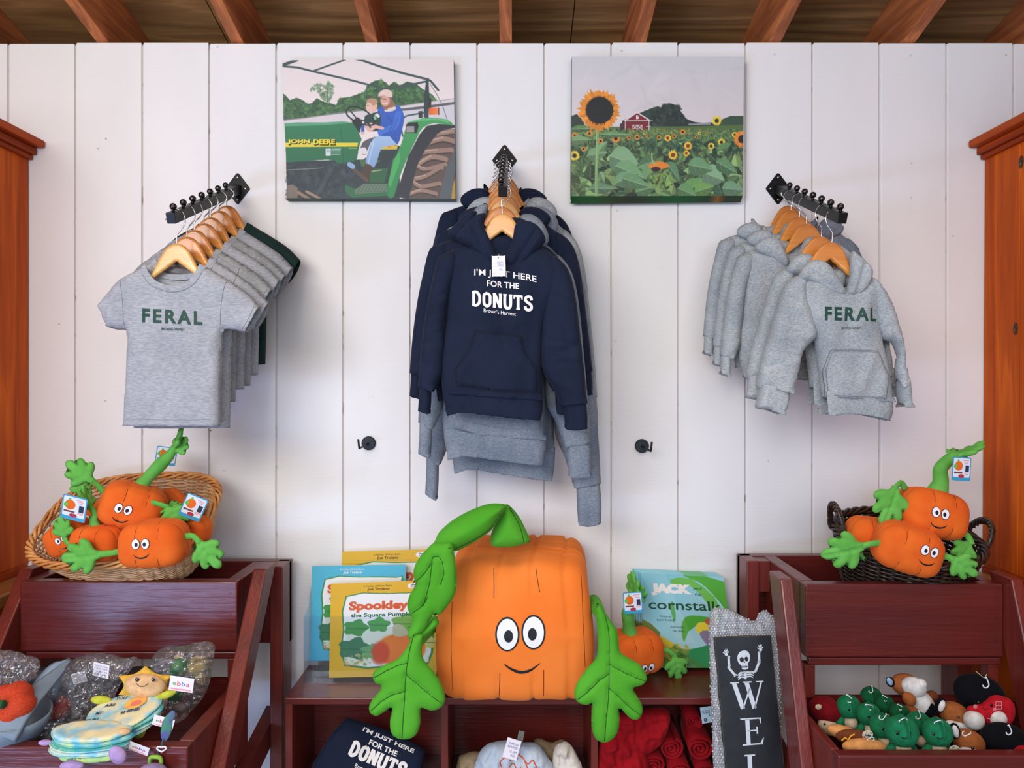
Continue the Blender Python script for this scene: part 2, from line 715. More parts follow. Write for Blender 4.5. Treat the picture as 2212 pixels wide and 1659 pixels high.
m_maple = woodmat('maple_hanger', (232, 178, 104), (222, 160, 84), 'X', 3, 0.25, 0.4, 0.8)
m_maple2 = woodmat('honey_hanger', (222, 146, 66), (206, 124, 50), 'X', 3, 0.22, 0.5, 0.8)
m_dark = mat('dark_steel_dot', (40, 34, 32), 0.6)
m_floor = woodmat('floor_boards', (150, 140, 126), (128, 116, 100), 'Y', 4, 0.5, 0.1, 1.5)

# ------------------------------------------------------------------ back wall of planks
wall = struct(bpy.data.objects.new('wall_back', None))
link(wall)
ZT = CZ + (829.5 - 93) * D0 / F
PW = 144.8 * D0 / F
rnd = random.Random(4)
backing = MB().box(-2.6, 2.6, 0.006, 0.03, 0.0, ZT - 0.004)
backing.build('groove_backing', m_gap2, wall)
gx = [(18 + 144.8 * i - 1106) * D0 / F for i in range(-7, 23)]
for i in range(len(gx) - 1):
    a, b = gx[i] + 0.0035, gx[i + 1] - 0.0035
    dz = rnd.uniform(-0.003, 0.002)
    m_ = MB()
    y = rnd.uniform(-0.0006, 0.0006)
    # plank face with rebated left lip as on ship-lapped siding
    m_.box(a, b, y, 0.012, 0.0, ZT + dz)
    o = m_.build('plank', m_wall, wall, bevel=0.0015)
lips = MB()
for g in gx:
    lips.box(g + 0.0015, g + 0.0035, 0.003, 0.012, 0.0, ZT - 0.002)
lips.build('groove_lip', m_wall, wall)
nails = MB()
for (x, y) in [(229, 300), (211, 321), (228, 866), (484, 1016), (806, 857), (1659, 996), (1967, 120), (1673, 117), (1303, 110), (1343, 110), (1969, 353), (1968, 427), (2173, 119), (470, 101), (1333, 455), (2058, 510), (1330, 737), (455, 930), (128, 700)]:
    p = P(x, y, D0)
    nails.lathe([(0.0, -0.0012), (0.0022, -0.001), (0.0024, 0.001)], 8, M=mat4(p, (PI / 2, 0, 0)))
nl = nails.build('nail_head', m_dark, wall)
nl['kind'] = 'stuff'

# other walls and floor, outside the picture
wo = struct(MB().box(-2.62, 2.62, 0.62, 0.68, 0, 2.9).build('wall_outer', m_ply))
wl = struct(MB().box(-2.68, -2.6, -1.7, 0.68, 0, 3.1).build('wall_left', m_wall))
wr_ = struct(MB().box(2.6, 2.68, -1.7, 0.68, 0, 3.1).build('wall_right', m_wall))
fl = struct(MB().box(-3.5, 3.5, -6, 0.65, -0.05, 0.0).build('floor', m_floor))

# ------------------------------------------------------------------ ceiling: rafters and plywood deck
ceil = struct(bpy.data.objects.new('ceiling', None))
link(ceil)
SL = 0.267
def zr(y):
    return ZT + 0.004 - SL * y
y0, y1 = -4.4, 0.66
hv = 0.19
rx = [(221 + 290.6 * i - 1106) * D0 / F for i in range(-4, 12)]
for i, x in enumerate(rx):
    w = 0.0185
    m_ = MB()
    m_.prism_x([(y0, zr(y0)), (y1, zr(y1)), (y1, zr(y1) + hv), (y0, zr(y0) + hv)], x - w, x + w)
    m_.build('rafter', m_raft, ceil, bevel=0.002)
for i in range(-3, 3):
    a, b = i * 1.16 + 0.2, (i + 1) * 1.16 + 0.196
    for (ya, yb) in ((-4.4, -2.6), (-2.597, -1.4), (-1.397, -0.2), (-0.197, 0.66)):
        m_ = MB()
        m_.prism_x([(ya, zr(ya) + hv), (yb, zr(yb) + hv), (yb, zr(yb) + hv + 0.014), (ya, zr(ya) + hv + 0.014)], a, b)
        m_.build('plywood_sheet', m_ply, ceil)

MB().prism_x([(y0, zr(y0) + hv + .016), (y1, zr(y1) + hv + .016), (y1, zr(y1) + hv + .03), (y0, zr(y0) + hv + .03)], -3.4, 3.7).build('seam_light_seal', m_ply, ceil)  # unseen sheet over the plywood, added to block sky light at its seams
# ------------------------------------------------------------------ pine hutches at both sides
def hutch(side, xf, label):
    """xf: x of the front (room) face; side -1 stands to the left"""
    t = thing('pine_hutch', label, 'cabinet', (xf, 0, 0))
    s = side
    def bx(x0, x1, y0_, y1_, z0, z1):
        a, b = sorted((s * x0, s * x1))
        return MB().box(a, b, y0_, y1_, z0, z1)
    bx(0, 0.42, -0.80, -0.004, 0.90, 2.14).build('cabinet_body', m_pine, t)
    # frame stiles on the face
    bx(-0.004, 0.01, -0.16, -0.004, 0.91, 2.13).build('face_stile', m_pine, t, bevel=0.0015)
    bx(-0.004, 0.01, -0.40, -0.163, 0.91, 2.13).build('face_stile', m_pine, t, bevel=0.0015)
    bx(-0.018, 0.44, -0.82, -0.003, 2.128, 2.142).build('crown_moulding', m_pine_dk, t, bevel=0.003)
    bx(-0.030, 0.44, -0.83, -0.003, 2.142, 2.163).build('crown_moulding', m_pine_dk, t, bevel=0.004)
    bx(-0.055, 0.46, -0.85, -0.003, 2.163, 2.186).build('crown_moulding', m_pine_dk, t, bevel=0.006)
    bx(-0.10, 0.45, -0.85, -0.003, 0.845, 0.882).build('counter_top', m_pine_top, t, bevel=0.006)
    bx(-0.005, 0.42, -0.80, -0.004, 0.882, 0.90).build('cabinet_foot', m_pine_dk, t)
    bx(-0.06, 0.44, -0.80, -0.004, 0.0, 0.845).build('base_cabinet', m_pine, t)
    return t
hutch(-1, -1.467, 'orange-stained pine hutch at the left edge, beside the wicker basket bin')
hr = hutch(1, 1.422, 'orange-stained pine hutch with two dark knots, at the right edge')
hr.rotation_euler = (0, 0.006, 0)
knot = mat('knot', (44, 24, 16), 0.5, col2=(190, 130, 40), nscale=260, lo=0.55, hi=0.7)
for (px, py, D, hz) in ((2182, 350, 2.08, .02), (2166, 710, 2.10, .022)):
    p = P(px, py, D)
    kx = -0.005
    o = MB().sphere((0, 0, 0), 1, 14, (0.0015, 0.010, 0.018)).build('knot', knot, hr, smooth=True)
    o.location = (kx, p.y + 0.0, p.z)

cr = MB()
z0_, z1_ = CZ + (829.5 - 700) * 2.1 / F, CZ + (829.5 - 500) * 2.1 / F
cr.box(-.0012, 0, -.1465, -.1453, z0_, z1_)
cr.build('wood_crack', mat('crack_dark', (92, 40, 14), .7), hr)
# ------------------------------------------------------------------ red display stands
def nail_dots(mb, pts, y, r=0.0028):
    for x, z in pts:
        mb.lathe([(0.0, -0.0008), (r, -0.0006), (r * 1.1, 0.0006)], 8, M=mat4((x, y, z), (PI / 2, 0, 0)))

def stand(label, xa, xb, zt, Df1, Db, Df2, zt2, lower, legs):
    """xa..xb outer faces of the crate sides"""
    t = thing('display_stand', label, 'display stand', (0.5 * (xa + xb), 0, 0))
    cx = 0.5 * (xa + xb)
    a, b = xa - cx, xb - cx
    T_ = 0.036
    yb, y1_, y2_ = Db - D0, Df1 - D0, Df2 - D0
    B = lambda *q: MB().box(*q)
    # upper crate
    B(a, b, y1_, y1_ + T_, zt - 0.184, zt).build('front_board', m_red, t, bevel=0.004)
    for s in (a, b - T_):
        B(s, s + T_, y1_ + T_ + 0.001, yb - T_ - 0.001, zt - 0.184, zt - 0.0005).build('side_board', m_redz, t, bevel=0.003)
    B(a - 0.07, b + 0.07, yb - T_, yb, zt - 0.24, zt).build('back_board', m_red, t, bevel=0.003)
    B(a + T_ + .001, b - T_ - .001, y1_ + T_ + .001, yb - T_ - .001, zt - 0.165, zt - 0.150).build('bin_floor', m_red, t)
    B(a + 0.012, b - 0.002, y1_ + 0.006, y1_ + 0.026, zt - 0.206, zt - 0.187).build('rail', m_red, t, bevel=0.003)
    # lower crate
    la, lb, T2_ = lower[0] - cx, lower[1] - cx, lower[2]
    B(la, lb, y2_, y2_ + 0.03, zt2 - 0.184, zt2).build('front_board', m_red, t, bevel=0.004)
    for s in (la, lb - T2_):
        B(s, s + T2_, y2_ + 0.031, y1_ + 0.02, zt2 - 0.184, zt2 - 0.0005).build('side_board', m_redz, t, bevel=0.003)
    B(la + T2_ + .001, lb - T2_ - .001, y2_ + 0.031, y1_ + 0.02, zt2 - 0.152, zt2 - 0.136).build('bin_floor', m_red, t)
    B(la + T2_ + .001, lb - T2_ - .001, y1_ + 0.0215, y1_ + 0.04, zt2 - 0.15, zt2 - 0.002).build('back_board', m_red, t)
    for s in (a + 0.004, b - 0.030):
        B(s, s + 0.026, y1_ + 0.012, y1_ + 0.045, zt2 + 0.001, zt - 0.207).build('support_block', m_redz, t, bevel=0.002)
    # sloping front legs and upright back posts
    lw, ld, ls, li = legs
    for s, e in ((li[0] - cx - lw, li[0] - cx), (li[1] - cx, li[1] - cx + lw)):
        def yl(z):
            return (ld - D0) - (zt + 0.02 - z) * ls
        MB().prism_x([(yl(zt + .02), zt + .02), (yl(0.02), 0.02), (yl(0.02) + 0.085, 0.02), (yl(zt + .02) + 0.085, zt + .02)], s, e).build('front_leg', m_redz, t, bevel=0.004)
        out = -1 if s < a else 1
        p0, p1 = (a - 0.07, a - 0.034) if out < 0 else (b + 0.034, b + 0.07)
        B(p0, p1, yb - 0.10, yb - 0.012, 0.0, zt).build('back_post', m_redz, t, bevel=0.003)
        m_ = MB()
        m_.prism_x([(yb - 0.36, zt - .50), (yb - 0.36, zt - .57), (yb - .02, zt - .50), (yb - .02, zt - .43)], p0 + 0.036 * (-out) , p1 + 0.036 * (-out))
        m_.build('side_brace', m_redz, t)
        B(a - 0.033 if out < 0 else b + 0.001, a - 0.001 if out < 0 else b + 0.033, yb - 0.09, yb - 0.02, zt - 0.09, zt - 0.003).build('spacer_block', m_redz, t)
    nd = MB()
    w = b - a
    pts = []
    for k in (0.035, 0.09, 0.145):
        pts += [(a + 0.018, zt - k), (b - 0.018, zt - k + 0.004)]
    nail_dots(nd, pts, y1_ - 0.0003)
    nd.build('nail_head', m_dark, t)['kind'] = 'stuff'
    return t

stand('barn-red painted wooden stand at the left, with two stepped bins below the tan basket', -1.293, -0.722, 0.931, 1.945, 2.205, 1.60, 0.667, (-1.293, -0.70, 0.034), (0.036, 2.0, 0.75, (-1.294, -0.699)))
stand('barn-red painted wooden stand at the right, with two stepped bins below the dark basket', 0.737, 1.235, 0.947, 1.861, 2.205, 1.585, 0.655, (0.697, 1.28, 0.018), (0.031, 1.835, 0.33, (0.696, 1.236)))

# ------------------------------------------------------------------ centre shelf unit
ZS = 0.600
DSF = 2.005
xl = (615 - 1106) * DSF / F
xr = 0.64
t = thing('cubby_shelf', 'low barn-red cubby shelf carrying the books and the big pumpkin toy', 'shelf', (0, 0, 0))
yf = DSF - D0
MB().box(xl, xr, yf, -0.004, ZS - 0.0185, ZS).build('shelf_top', m_red, t, bevel=0.002)
for px in (623, 960, 1285, 1598):
    x = (px - 1106) * DSF / F
    MB().box(x - 0.0095, x + 0.0095, yf + 0.003, -0.005, 0.0, ZS - 0.019).build('divider', m_redz, t, bevel=0.001)
MB().box(xl + .002, xr - .002, -0.012, -0.004, 0.0, ZS - 0.019).build('back_panel', m_red, t)
MB().box(xl + .012, xr - .012, yf + 0.004, -0.013, 0.318, 0.334).build('shelf_board', m_red, t)

# ------------------------------------------------------------------ wall hooks
def wall_hook(px, py, s, label):
    p = P(px, py, D0)
    t = thing('wall_hook', label, 'hook', p, group='single black hooks on the planks')
    MB().lathe([(0.0, 0.010), (0.019, 0.010), (0.021, 0.008), (0.021, 0.0005), (0, 0.0005)], 28, M=mat4((0, 0, 0), (PI / 2, 0, 0))).build('hook_plate', m_hook, t, smooth=False)
    pts = [(0, -0.008, 0), (s * 0.011, -0.070, -0.008), (s * 0.013, -0.080, -0.006), (s * 0.0155, -0.082, 0.018)]
    MB().tube(spline(pts, 6), 0.0032, 8).build('hook_pin', m_black, t, smooth=True)
    return t
wall_hook(797, 957, -1, 'round black wall hook left of the hanging navy hoodie, on the plank wall')
wall_hook(1386, 963, 1, 'round black wall hook right of the hanging navy hoodie, on the plank wall')

# ------------------------------------------------------------------ display arms (waterfall)
def display_arm(px, py, pxt, pyt, label):
    """wall plate centre at px,py; lower tip at pxt,pyt"""
    p = P(px, py, D0)
    x = p.x
    Dt = 1.815
    q = Vector((P(pxt, pyt, Dt).x if abs(x) < 0.1 else x, Dt - D0 - 0.012, P(pxt, pyt, Dt).z))
    t = thing('hanging_rail', label, 'rail', p)
    v = q - p
    # diamond plate with rounded corners
    r = 0.046
    pl = smooth_poly([(0, r, 1), (r * .74, 0, 1), (0, -r, 1), (-r * .74, 0, 1)], 2)
    pl = []
    for (cx_, cz_) in ((0, r), (-r * .76, 0), (0, -r), (r * .76, 0)):
        n_ = math.atan2(cz_, cx_)
        for a in (-0.8, -0.4, 0, 0.4, 0.8):
            pl.append((cx_ * 0.88 + 0.006 * math.cos(n_ + a), cz_ * 0.88 + 0.006 * math.sin(n_ + a)))
    MB().prism(pl, -0.004, -0.0008).build('wall_plate', m_plate, t, bevel=0.0008)
    for (sx, sz) in ((0, r * .74), (r * .5, 0), (0, -r * .74), (-r * .5, 0)):
        MB().sphere((sx, -0.0045, sz), 0.0036, 10, (1, 0.4, 1)).build('screw', m_screw, t, smooth=True)
    L_ = v.length
    ang = math.atan2(v.z, -v.y)
    M_ = mat4((0, 0, 0), (-ang, 0, 0))
    # bar along -y
    bar = MB().box(-0.011, 0.011, -L_, -0.0042, -0.013, 0.013, M_)
    bar.build('square_bar', m_black, t, bevel=0.001)
    yaw = math.atan2(v.x, -v.y)
    pegs = []
    for i in range(7):
        f = 1 - i * (0.052 / 0.415) - 0.03
        c = v * f + Vector((0, 0, 0.013))
        m_ = MB()
        m_.tube([c, c + Vector((0, 0, 0.008))], 0.004, 8)
        m_.build('peg_stem', m_black, t, smooth=True)
        MB().sphere(c + Vector((0, 0, 0.013)), 0.0088, 16).build('peg_ball', m_blackg, t, smooth=True)
        pegs.append(p + c)
    return t, pegs
armL, pegL = display_arm(514, 408, 376, 474, 'black sloping display arm on a diamond plate holding the small t-shirts')
armC, pegC = display_arm(1090, 347, 1082, 417, 'black sloping display arm on a diamond plate above the navy hoodie')
armR, pegR = display_arm(1680, 408, 1800, 474, 'black sloping display arm on a diamond plate holding the grey hoodies')
# ------------------------------------------------------------------ hangers and garments
def fabric(name, c1, c2, kn=0.10, sc=260, stz=(0.6, 1, 1.5)):
    return mat(name, c1, 0.9, col2=c2, nscale=9, bump=0.35, bscale=650, bdist=0.0007, sheen=0.25, spec=0.15, heather=(sc, kn, stz))
f_tee = fabric('heather_grey_jersey', (154, 157, 163), (166, 168, 174), 0.13, 200, (0.4, 1, 1.6))
f_tee2 = fabric('warm_heather_jersey', (140, 142, 144), (152, 153, 155), 0.14, 190)
f_green = fabric('forest_jersey', (24, 44, 42), (30, 52, 48), 0.05)
f_grey = fabric('heather_grey_fleece', (146, 153, 158), (166, 171, 174), 0.17, 260)
f_grey2 = fabric('blue_grey_fleece', (112, 122, 136), (134, 141, 150), 0.16, 260)
f_navy = fabric('navy_fleece', (24, 31, 50), (29, 37, 57), 0.05)
f_ink = mat('white_print_ink', (238, 232, 228), 0.55, var=0.02)
f_inkg = mat('green_print_ink', (22, 66, 52), 0.6, var=0.03)
f_dkin = mat('dark_thread', (38, 42, 48), 0.8, var=0.03)
m_card = mat('white_card', (232, 226, 232), 0.6, var=0.01)
m_pen = mat('blue_pen_ink', (80, 86, 150), 0.6, var=0.02)

def LP(pts, cx, cy, D, kx=1.0, kz=1.0):
    return [((p[0] - cx) * D / F * kx, (cy - p[1]) * D / F * kz) + tuple(p[2:]) for p in pts]

def hanger(pos, label, group, m=None, w=0.10, rot=0.0, rail=None, tilt=0.0, mirror=1):
    """wooden hanger whose body apex is at pos; hook goes over the bar above"""
    t = thing('clothes_hanger', label, 'hanger', pos, (0, tilt, rot), group=group)
    out = [(-w, -0.112), (-0.080, -0.096), (-0.060, -0.072), (-0.042, -0.037), (-0.024, -0.010), (0, 0), (0.024, -0.010), (0.042, -0.037), (0.060, -0.072), (0.080, -0.096), (w, -0.112),
           (w - .003, -0.120), (0.080, -0.112), (0.052, -0.084), (0.0, -0.045, 1), (-0.052, -0.084), (-0.080, -0.112), (-w + .003, -0.120)]
    V, Fc = inflate(smooth_poly(out, 3), 0.006, 0.0045, 0.0035)
    MB().add(V, Fc).build('hanger_body', m or m_maple, t, smooth=True)
    # wire: stem, then open loop over the bar
    s = mirror
    hk = 1.0
    if rail is not None:
        pa, pb = rail[0], rail[-1]
        f = (pos[1] - pa.y) / (pb.y - pa.y)
        hk = (pa.z + (pb.z - pa.z) * f + 0.0025 - pos[2]) / 0.082
    pts = [(0, 0, -0.004), (0, 0, 0.018), (0.003 * s, 0, 0.024), (0.016 * s, 0, 0.040), (0.021 * s, 0, 0.056), (0.014 * s, 0, 0.074), (0.0, 0, 0.082), (-0.012 * s, 0, 0.078), (-0.020 * s, 0, 0.066), (-0.027 * s, 0, 0.058)]
    pts = [(x, y, z * hk) for x, y, z in pts]
    MB().tube(spline(pts, 5), 0.0016, 6).build('hook_wire', m_chrome, t, smooth=True)
    MB().sphere((-0.0275 * s, 0, 0.0575 * hk), 0.0024, 8).build('hook_tip', m_chrome, t, smooth=True)
    return t

def patch(name, poly, bvh, m, parent, puff=0.003, R=0.012, h=0.006, off=0.0012, folds=()):
    V, Fc = inflate(poly, puff, R, h, folds=folds, sides='front')
    out = []
    for x, y, z in V:
        hit = bvh.ray_cast(Vector((x, -1.5, z)), Vector((0, 1, 0)))
        yy = hit[0].y if hit[0] is not None else -0.02
        out.append((x, yy - off + y, z))
    return MB().add(out, Fc).build(name, m, parent, smooth=True)

def tee(pos, label, m, group, D=1.84, kx=1.0, kz=1.0, front=False, seed=1, rot=0.0, h=0.0055, mcol=None):
    t = thing('t_shirt', label, 't-shirt', pos, (0, 0, rot), group=group)
    cx, cy = 381, 527
    L = lambda q: LP(q, cx, cy, D, kx, kz)
    neckF = [(318, 575, 1), (329, 593), (346, 611), (379, 621), (410, 613), (426, 595), (436, 573, 1)]
    neckB = [(318, 575, 1), (335, 586), (379, 592), (420, 586), (436, 573, 1)]
    right = [(494, 608), (532, 634), (561, 664, 1), (548, 692), (531, 718, 1), (512, 716), (494, 711, 1), (480, 722), (478, 815), (475, 921, 1)]
    left = [(265, 921, 1), (270, 849), (275, 745), (273, 712, 1), (254, 713), (235, 708, 1), (222, 690), (214, 657, 1), (240, 625), (265, 601)]
    sil = smooth_poly(L(right + left + neckF), 4)
    silB = smooth_poly(L(right + left + neckB), 4)
    zh = L([(0, 915)])[0][1]
    zn = L([(0, 626)])[0][1]
    x0n, x1n = L([(312, 0)])[0][0], L([(442, 0)])[0][0]
    se_l = L([(235, 708), (214, 657)])
    se_r = L([(561, 664), (531, 718)])
    def opened(x, z):
        if z < zh:
            return True
        if x0n < x < x1n and z > zn:
            return True
        for (a, b) in (se_l, se_r):
            dd, _, _ = nearest([((a[0], a[1]), (b[0], b[1]))], np.array([x]), np.array([z]))
            if dd[0] < 0.004:
                return True
        return False
    def seam(a, b, n=6):
        q = L([a, b])
        return (q[0][0], q[0][1], q[1][0], q[1][1])
    folds = [seam((494, 610), (482, 650)) + (-0.0022, 0.0035), seam((482, 650), (479, 715)) + (-0.0022, 0.0035),
             seam((262, 605), (270, 650)) + (-0.0015, 0.0035), seam((270, 650), (274, 712)) + (-0.0018, 0.0035),
             seam((330, 760), (340, 900)) + (0.004, 0.02), seam((420, 740), (400, 900)) + (0.004, 0.022), seam((372, 740), (366, 910)) + (-0.003, 0.02),
             seam((500, 640), (520, 700)) + (0.003, 0.008), seam((510, 660), (490, 705)) + (-0.003, 0.006), seam((250, 640), (240, 690)) + (0.003, 0.009),
             seam((475, 715), (455, 760)) + (0.004, 0.010), seam((285, 715), (300, 760)) + (0.003, 0.010)]
    T = 0.020
    kw = dict(opened=opened, field=sil, folds=folds, wr=0.0016, wrs=5, seed=seed)
    Vf, Ff = inflate(sil, T, 0.030, h, sides='front', **kw)
    kw['folds'] = ()
    kw['field'] = silB
    Vb, Fb = inflate(silB, T, 0.030, h, sides='back', **kw)
    mb = MB().add(Vf, Ff).add(Vb, Fb)
    mb.build('shirt_body', m, t, smooth=True, solid=0.0014)
    bv = MB().add(Vf, Ff).bvh()
    # collar rib
    nf = [p[:2] for p in L(neckF)]
    cc = spline(nf, 5)
    w = 0.0155
    inner = [tuple(p) for p in cc]
    outer = []
    for i, p in enumerate(cc):
        a, b = cc[max(0, i - 1)], cc[min(len(cc) - 1, i + 1)]
        tt = (b - a) / (np.hypot(*(b - a)) + 1e-9)
        outer.append((p[0] + tt[1] * w, p[1] - tt[0] * w))
    V, Fc = [], []
    for i in range(len(cc)):
        for k in range(4):
            u = k / 3
            x = inner[i][0] * (1 - u) + outer[i][0] * u
            z = inner[i][1] * (1 - u) + outer[i][1] * u
            hit = bv.ray_cast(Vector((x, -1, z)), Vector((0, 1, 0)))
            y = hit[0].y if hit[0] is not None else -0.012
            y = max(min(y, -0.008), -0.03)
            V.append((x, y - 0.0012 - (0.0016 if 0 < k < 3 else 0), z))
    for i in range(len(cc) - 1):
        for k in range(3):
            a = i * 4 + k
            Fc.append((a, a + 1, a + 5, a + 4))
    MB().add(V, Fc).build('collar', m, t, smooth=True)
    # back collar seen inside
    nb = spline([p[:2] for p in L(neckB)], 5)
    V, Fc = [], []
    for i, p in enumerate(nb):
        V += [(p[0], T - 0.003, p[1]), (p[0], T - 0.004, p[1] - 0.014)]
    for i in range(len(nb) - 1):
        Fc.append((2 * i, 2 * i + 1, 2 * i + 3, 2 * i + 2))
    MB().add(V, Fc).build('back_collar', m, t, smooth=True)
    # hem stitch line
    hem = L([(268, 905), (330, 907), (400, 908), (474, 906)])
    if seed < 6:
        sm = mat('seam_grey', (112, 114, 122), 0.9)
        aR = strip([p[:2] for p in L([(492, 611), (486, 640), (482, 670), (480, 708)])], 0.0011, n=4)
        aL = strip([p[:2] for p in L([(266, 604), (270, 640), (273, 680), (274, 708)])], 0.0009, n=4)
        for q_ in (aR, aL):
            decal('armhole_seam', [q_], bv, sm, t, off=0.0014, cut=0.01)
        decal('collar_seam', [strip([tuple(p) for p in outer[3:-3]], 0.0012)], bv, sm, t, off=0.0016, cut=0.01)
        decal('sleeve_hem', [strip([p[:2] for p in L([(553, 664), (541, 692), (525, 715)])], 0.0009, n=4)], bv, sm, t, off=0.0014, cut=0.01)
    if front:
        hs = strip([(p[0], p[1]) for p in hem], 0.0012, n=4)
        decal('hem_stitch', [hs], bv, mat('stitch_grey', (138, 142, 150), 0.9), t, cut=0.02)
        q0, q1 = L([(316, 699)])[0], L([(443, 668)])[0]
        a, b = fit_text('FERAL', q0[0], q1[0], q0[1], q0[1] + 0.034, off=0.035, space=1.32, rot=-0.045)
        decal('printed_word', [(a, b)], bv, f_inkg, t, cut=0.02)
        q0, q1 = L([(357, 716)])[0], L([(406, 708)])[0]
        a, b = fit_text("BROWN'S HARVEST", q0[0], q1[0], q0[1], q0[1] + 0.0072, off=0.012, rot=-0.03)
        decal('printed_line', [(a, b)], bv, f_inkg, t, cut=0.03)
    return t

teepos = []
GT = 'small t-shirts on the left display arm'
names = ['maple hanger with a centre joint holding the front grey FERAL t-shirt', 'second hanger from the front on the left arm',
         'third hanger from the front on the left arm', 'fourth hanger from the front on the left arm', 'fifth hanger from the front on the left arm',
         'sixth hanger from the front on the left arm', 'rearmost hanger on the left arm, holding the dark green shirt']
tn = ['heather grey toddler t-shirt printed FERAL in green, frontmost on the left arm', 'grey t-shirt right behind the front FERAL shirt, longer than the others', 'warm grey t-shirt third from the front on the left arm',
      'light grey t-shirt fourth from the front on the left arm', 'mid grey t-shirt fifth from the front on the left arm', 'pale grey t-shirt just in front of the dark green one',
      'dark forest green t-shirt at the back of the left arm, against the wall']
tm = [f_tee, f_tee, f_tee2, f_tee, f_tee2, f_tee, f_green]
tk = [(1, 1), (1.0, 1.08), (1.0, 1.0), (0.98, 0.99), (1.02, 1.03), (1.0, 1.03), (1.03, 1.02)]
apx = [(382, 526), (404, 511), (420, 496), (441, 482), (455, 469), (474, 455), (490, 443.5)]
for i in range(7):
    D = 1.843 + 0.052 * i
    p = P(apx[i][0], apx[i][1], D)
    hanger(p, names[i], 'hangers on the left arm', m_maple if i == 0 else m_maple2, rail=pegL)
    tee(p, tn[i], tm[i], GT, kx=tk[i][0], kz=tk[i][1], front=(i == 0), seed=i + 3, h=0.0055 if i < 2 else 0.008, rot=[0, 0.03, -0.02, 0.03, -0.03, 0.02, 0.0][i])

def slab_text(word, x0, x1, z0, z1, wid, arc):
    """fat slab-serif capitals drawn with strokes"""
    G = {
        'D': ([[(0.18, 0), (0.18, 1)], [(0.18, 0.94), (0.5, 0.94), (0.80, 0.72), (0.80, 0.28), (0.5, 0.06), (0.18, 0.06)]], [(0.0, 0.0, 0.36), (0.0, 1.0, 0.36)]),
        'O': ([[(0.5, 0.95), (0.2, 0.80), (0.16, 0.5), (0.2, 0.2), (0.5, 0.05), (0.8, 0.2), (0.84, 0.5), (0.8, 0.80), (0.5, 0.95)]], []),
        'N': ([[(0.17, 0), (0.17, 1)], [(0.2, 0.95), (0.80, 0.05)], [(0.83, 0), (0.83, 1)]], [(0, 0, .36), (0, 1, .34), (0.66, 1, 1.0)]),
        'U': ([[(0.18, 1), (0.18, 0.3), (0.3, 0.08), (0.5, 0.04), (0.7, 0.08), (0.82, 0.3), (0.82, 1)]], [(0, 1, .38), (0.62, 1, 1.0)]),
        'T': ([[(0.5, 0), (0.5, 1)], [(0.05, 0.93), (0.95, 0.93)], [(0.07, 0.72), (0.07, 0.98)], [(0.93, 0.72), (0.93, 0.98)]], [(0.3, 0, .7)]),
        'S': ([[(0.84, 0.72), (0.78, 0.9), (0.5, 0.96), (0.22, 0.86), (0.2, 0.66), (0.5, 0.52), (0.8, 0.38), (0.8, 0.14), (0.5, 0.04), (0.22, 0.1), (0.14, 0.28)]], []),
    }
    n = len(word)
    cw = (x1 - x0) / n
    sh = []
    for i, ch in enumerate(word):
        st, se = G[ch]
        hh = z1 - z0
        u0 = i / n
        def mp(q):
            x = x0 + (i + 0.06 + 0.88 * q[0]) * cw
            u = (x - x0) / (x1 - x0)
            return (x, z0 + q[1] * hh + arc(u))
        for s in st:
            pts = [mp(q) for q in s]
            closed = len(s) > 4
            w = wid * (0.8 if (ch in 'T' and s[0][1] > 0.6) else 1)
            if ch == 'T' and abs(s[0][0] - s[-1][0]) < 0.01 and s[0][1] > 0.5:
                w = wid * 0.5
            sh.append(strip(pts, w, n=5 if closed else 0))
        for (a, z, b) in se:
            zz = 0.045 if z == 0 else 0.955
            sh.append(strip([mp((a, zz)), mp((b, zz))], hh * 0.10))
    return sh

TA = dict(cx=1085, cy=462, D=1.84,
    body=[(1000, 535), (1040, 530), (1080, 548), (1120, 530), (1160, 530), (1205, 562), (1224, 585), (1205, 640), (1176, 700), (1170, 795), (1172, 866, 1), (957, 852, 1), (953, 800), (958, 740), (966, 640), (956, 575), (962, 550)],
    band=[(957, 850, 1), (1010, 862), (1080, 868), (1173, 866, 1), (1171, 890), (1166, 909, 1), (1120, 905), (1060, 898), (1000, 892), (967, 899, 1), (959, 875)],
    sR=[(1190, 558), (1212, 566), (1230, 592), (1242, 640), (1252, 720), (1262, 810), (1267, 872, 1), (1213, 878, 1), (1195, 838), (1172, 795), (1172, 700), (1180, 620)],
    cR=[(1214, 872, 1), (1240, 874), (1267, 868, 1), (1268, 900), (1267, 926, 1), (1244, 930), (1222, 928, 1), (1219, 900)],
    sL=[(985, 548), (962, 550), (946, 562), (934, 610), (920, 680), (910, 760), (904, 836, 1), (934, 848, 1), (953, 812), (960, 740), (970, 650), (990, 580)],
    cL=[(905, 834, 1), (934, 846, 1), (931, 872), (928, 896, 1), (904, 888, 1), (905, 860)],
    hL=[(1050, 466), (1028, 470), (1008, 490), (989, 512), (994, 526), (1020, 542), (1045, 562), (1066, 577), (1076, 566), (1070, 548), (1054, 512), (1046, 491)],
    hR=[(1122, 482), (1112, 493), (1109, 511), (1103, 534), (1094, 550), (1086, 566), (1092, 578), (1110, 580), (1134, 572), (1158, 548), (1178, 524), (1167, 498), (1146, 483)],
    hB=[(1040, 478), (1060, 500), (1085, 508), (1110, 500), (1125, 488), (1118, 530), (1098, 560), (1080, 574), (1062, 562), (1046, 530)],
    pocket=[(1028, 717, 1), (1075, 722), (1126, 728, 1), (1133, 760), (1150, 785), (1160, 800, 1), (1160, 848, 1), (1080, 846), (985, 832, 1), (983, 800, 1), (1005, 772), (1020, 745)])
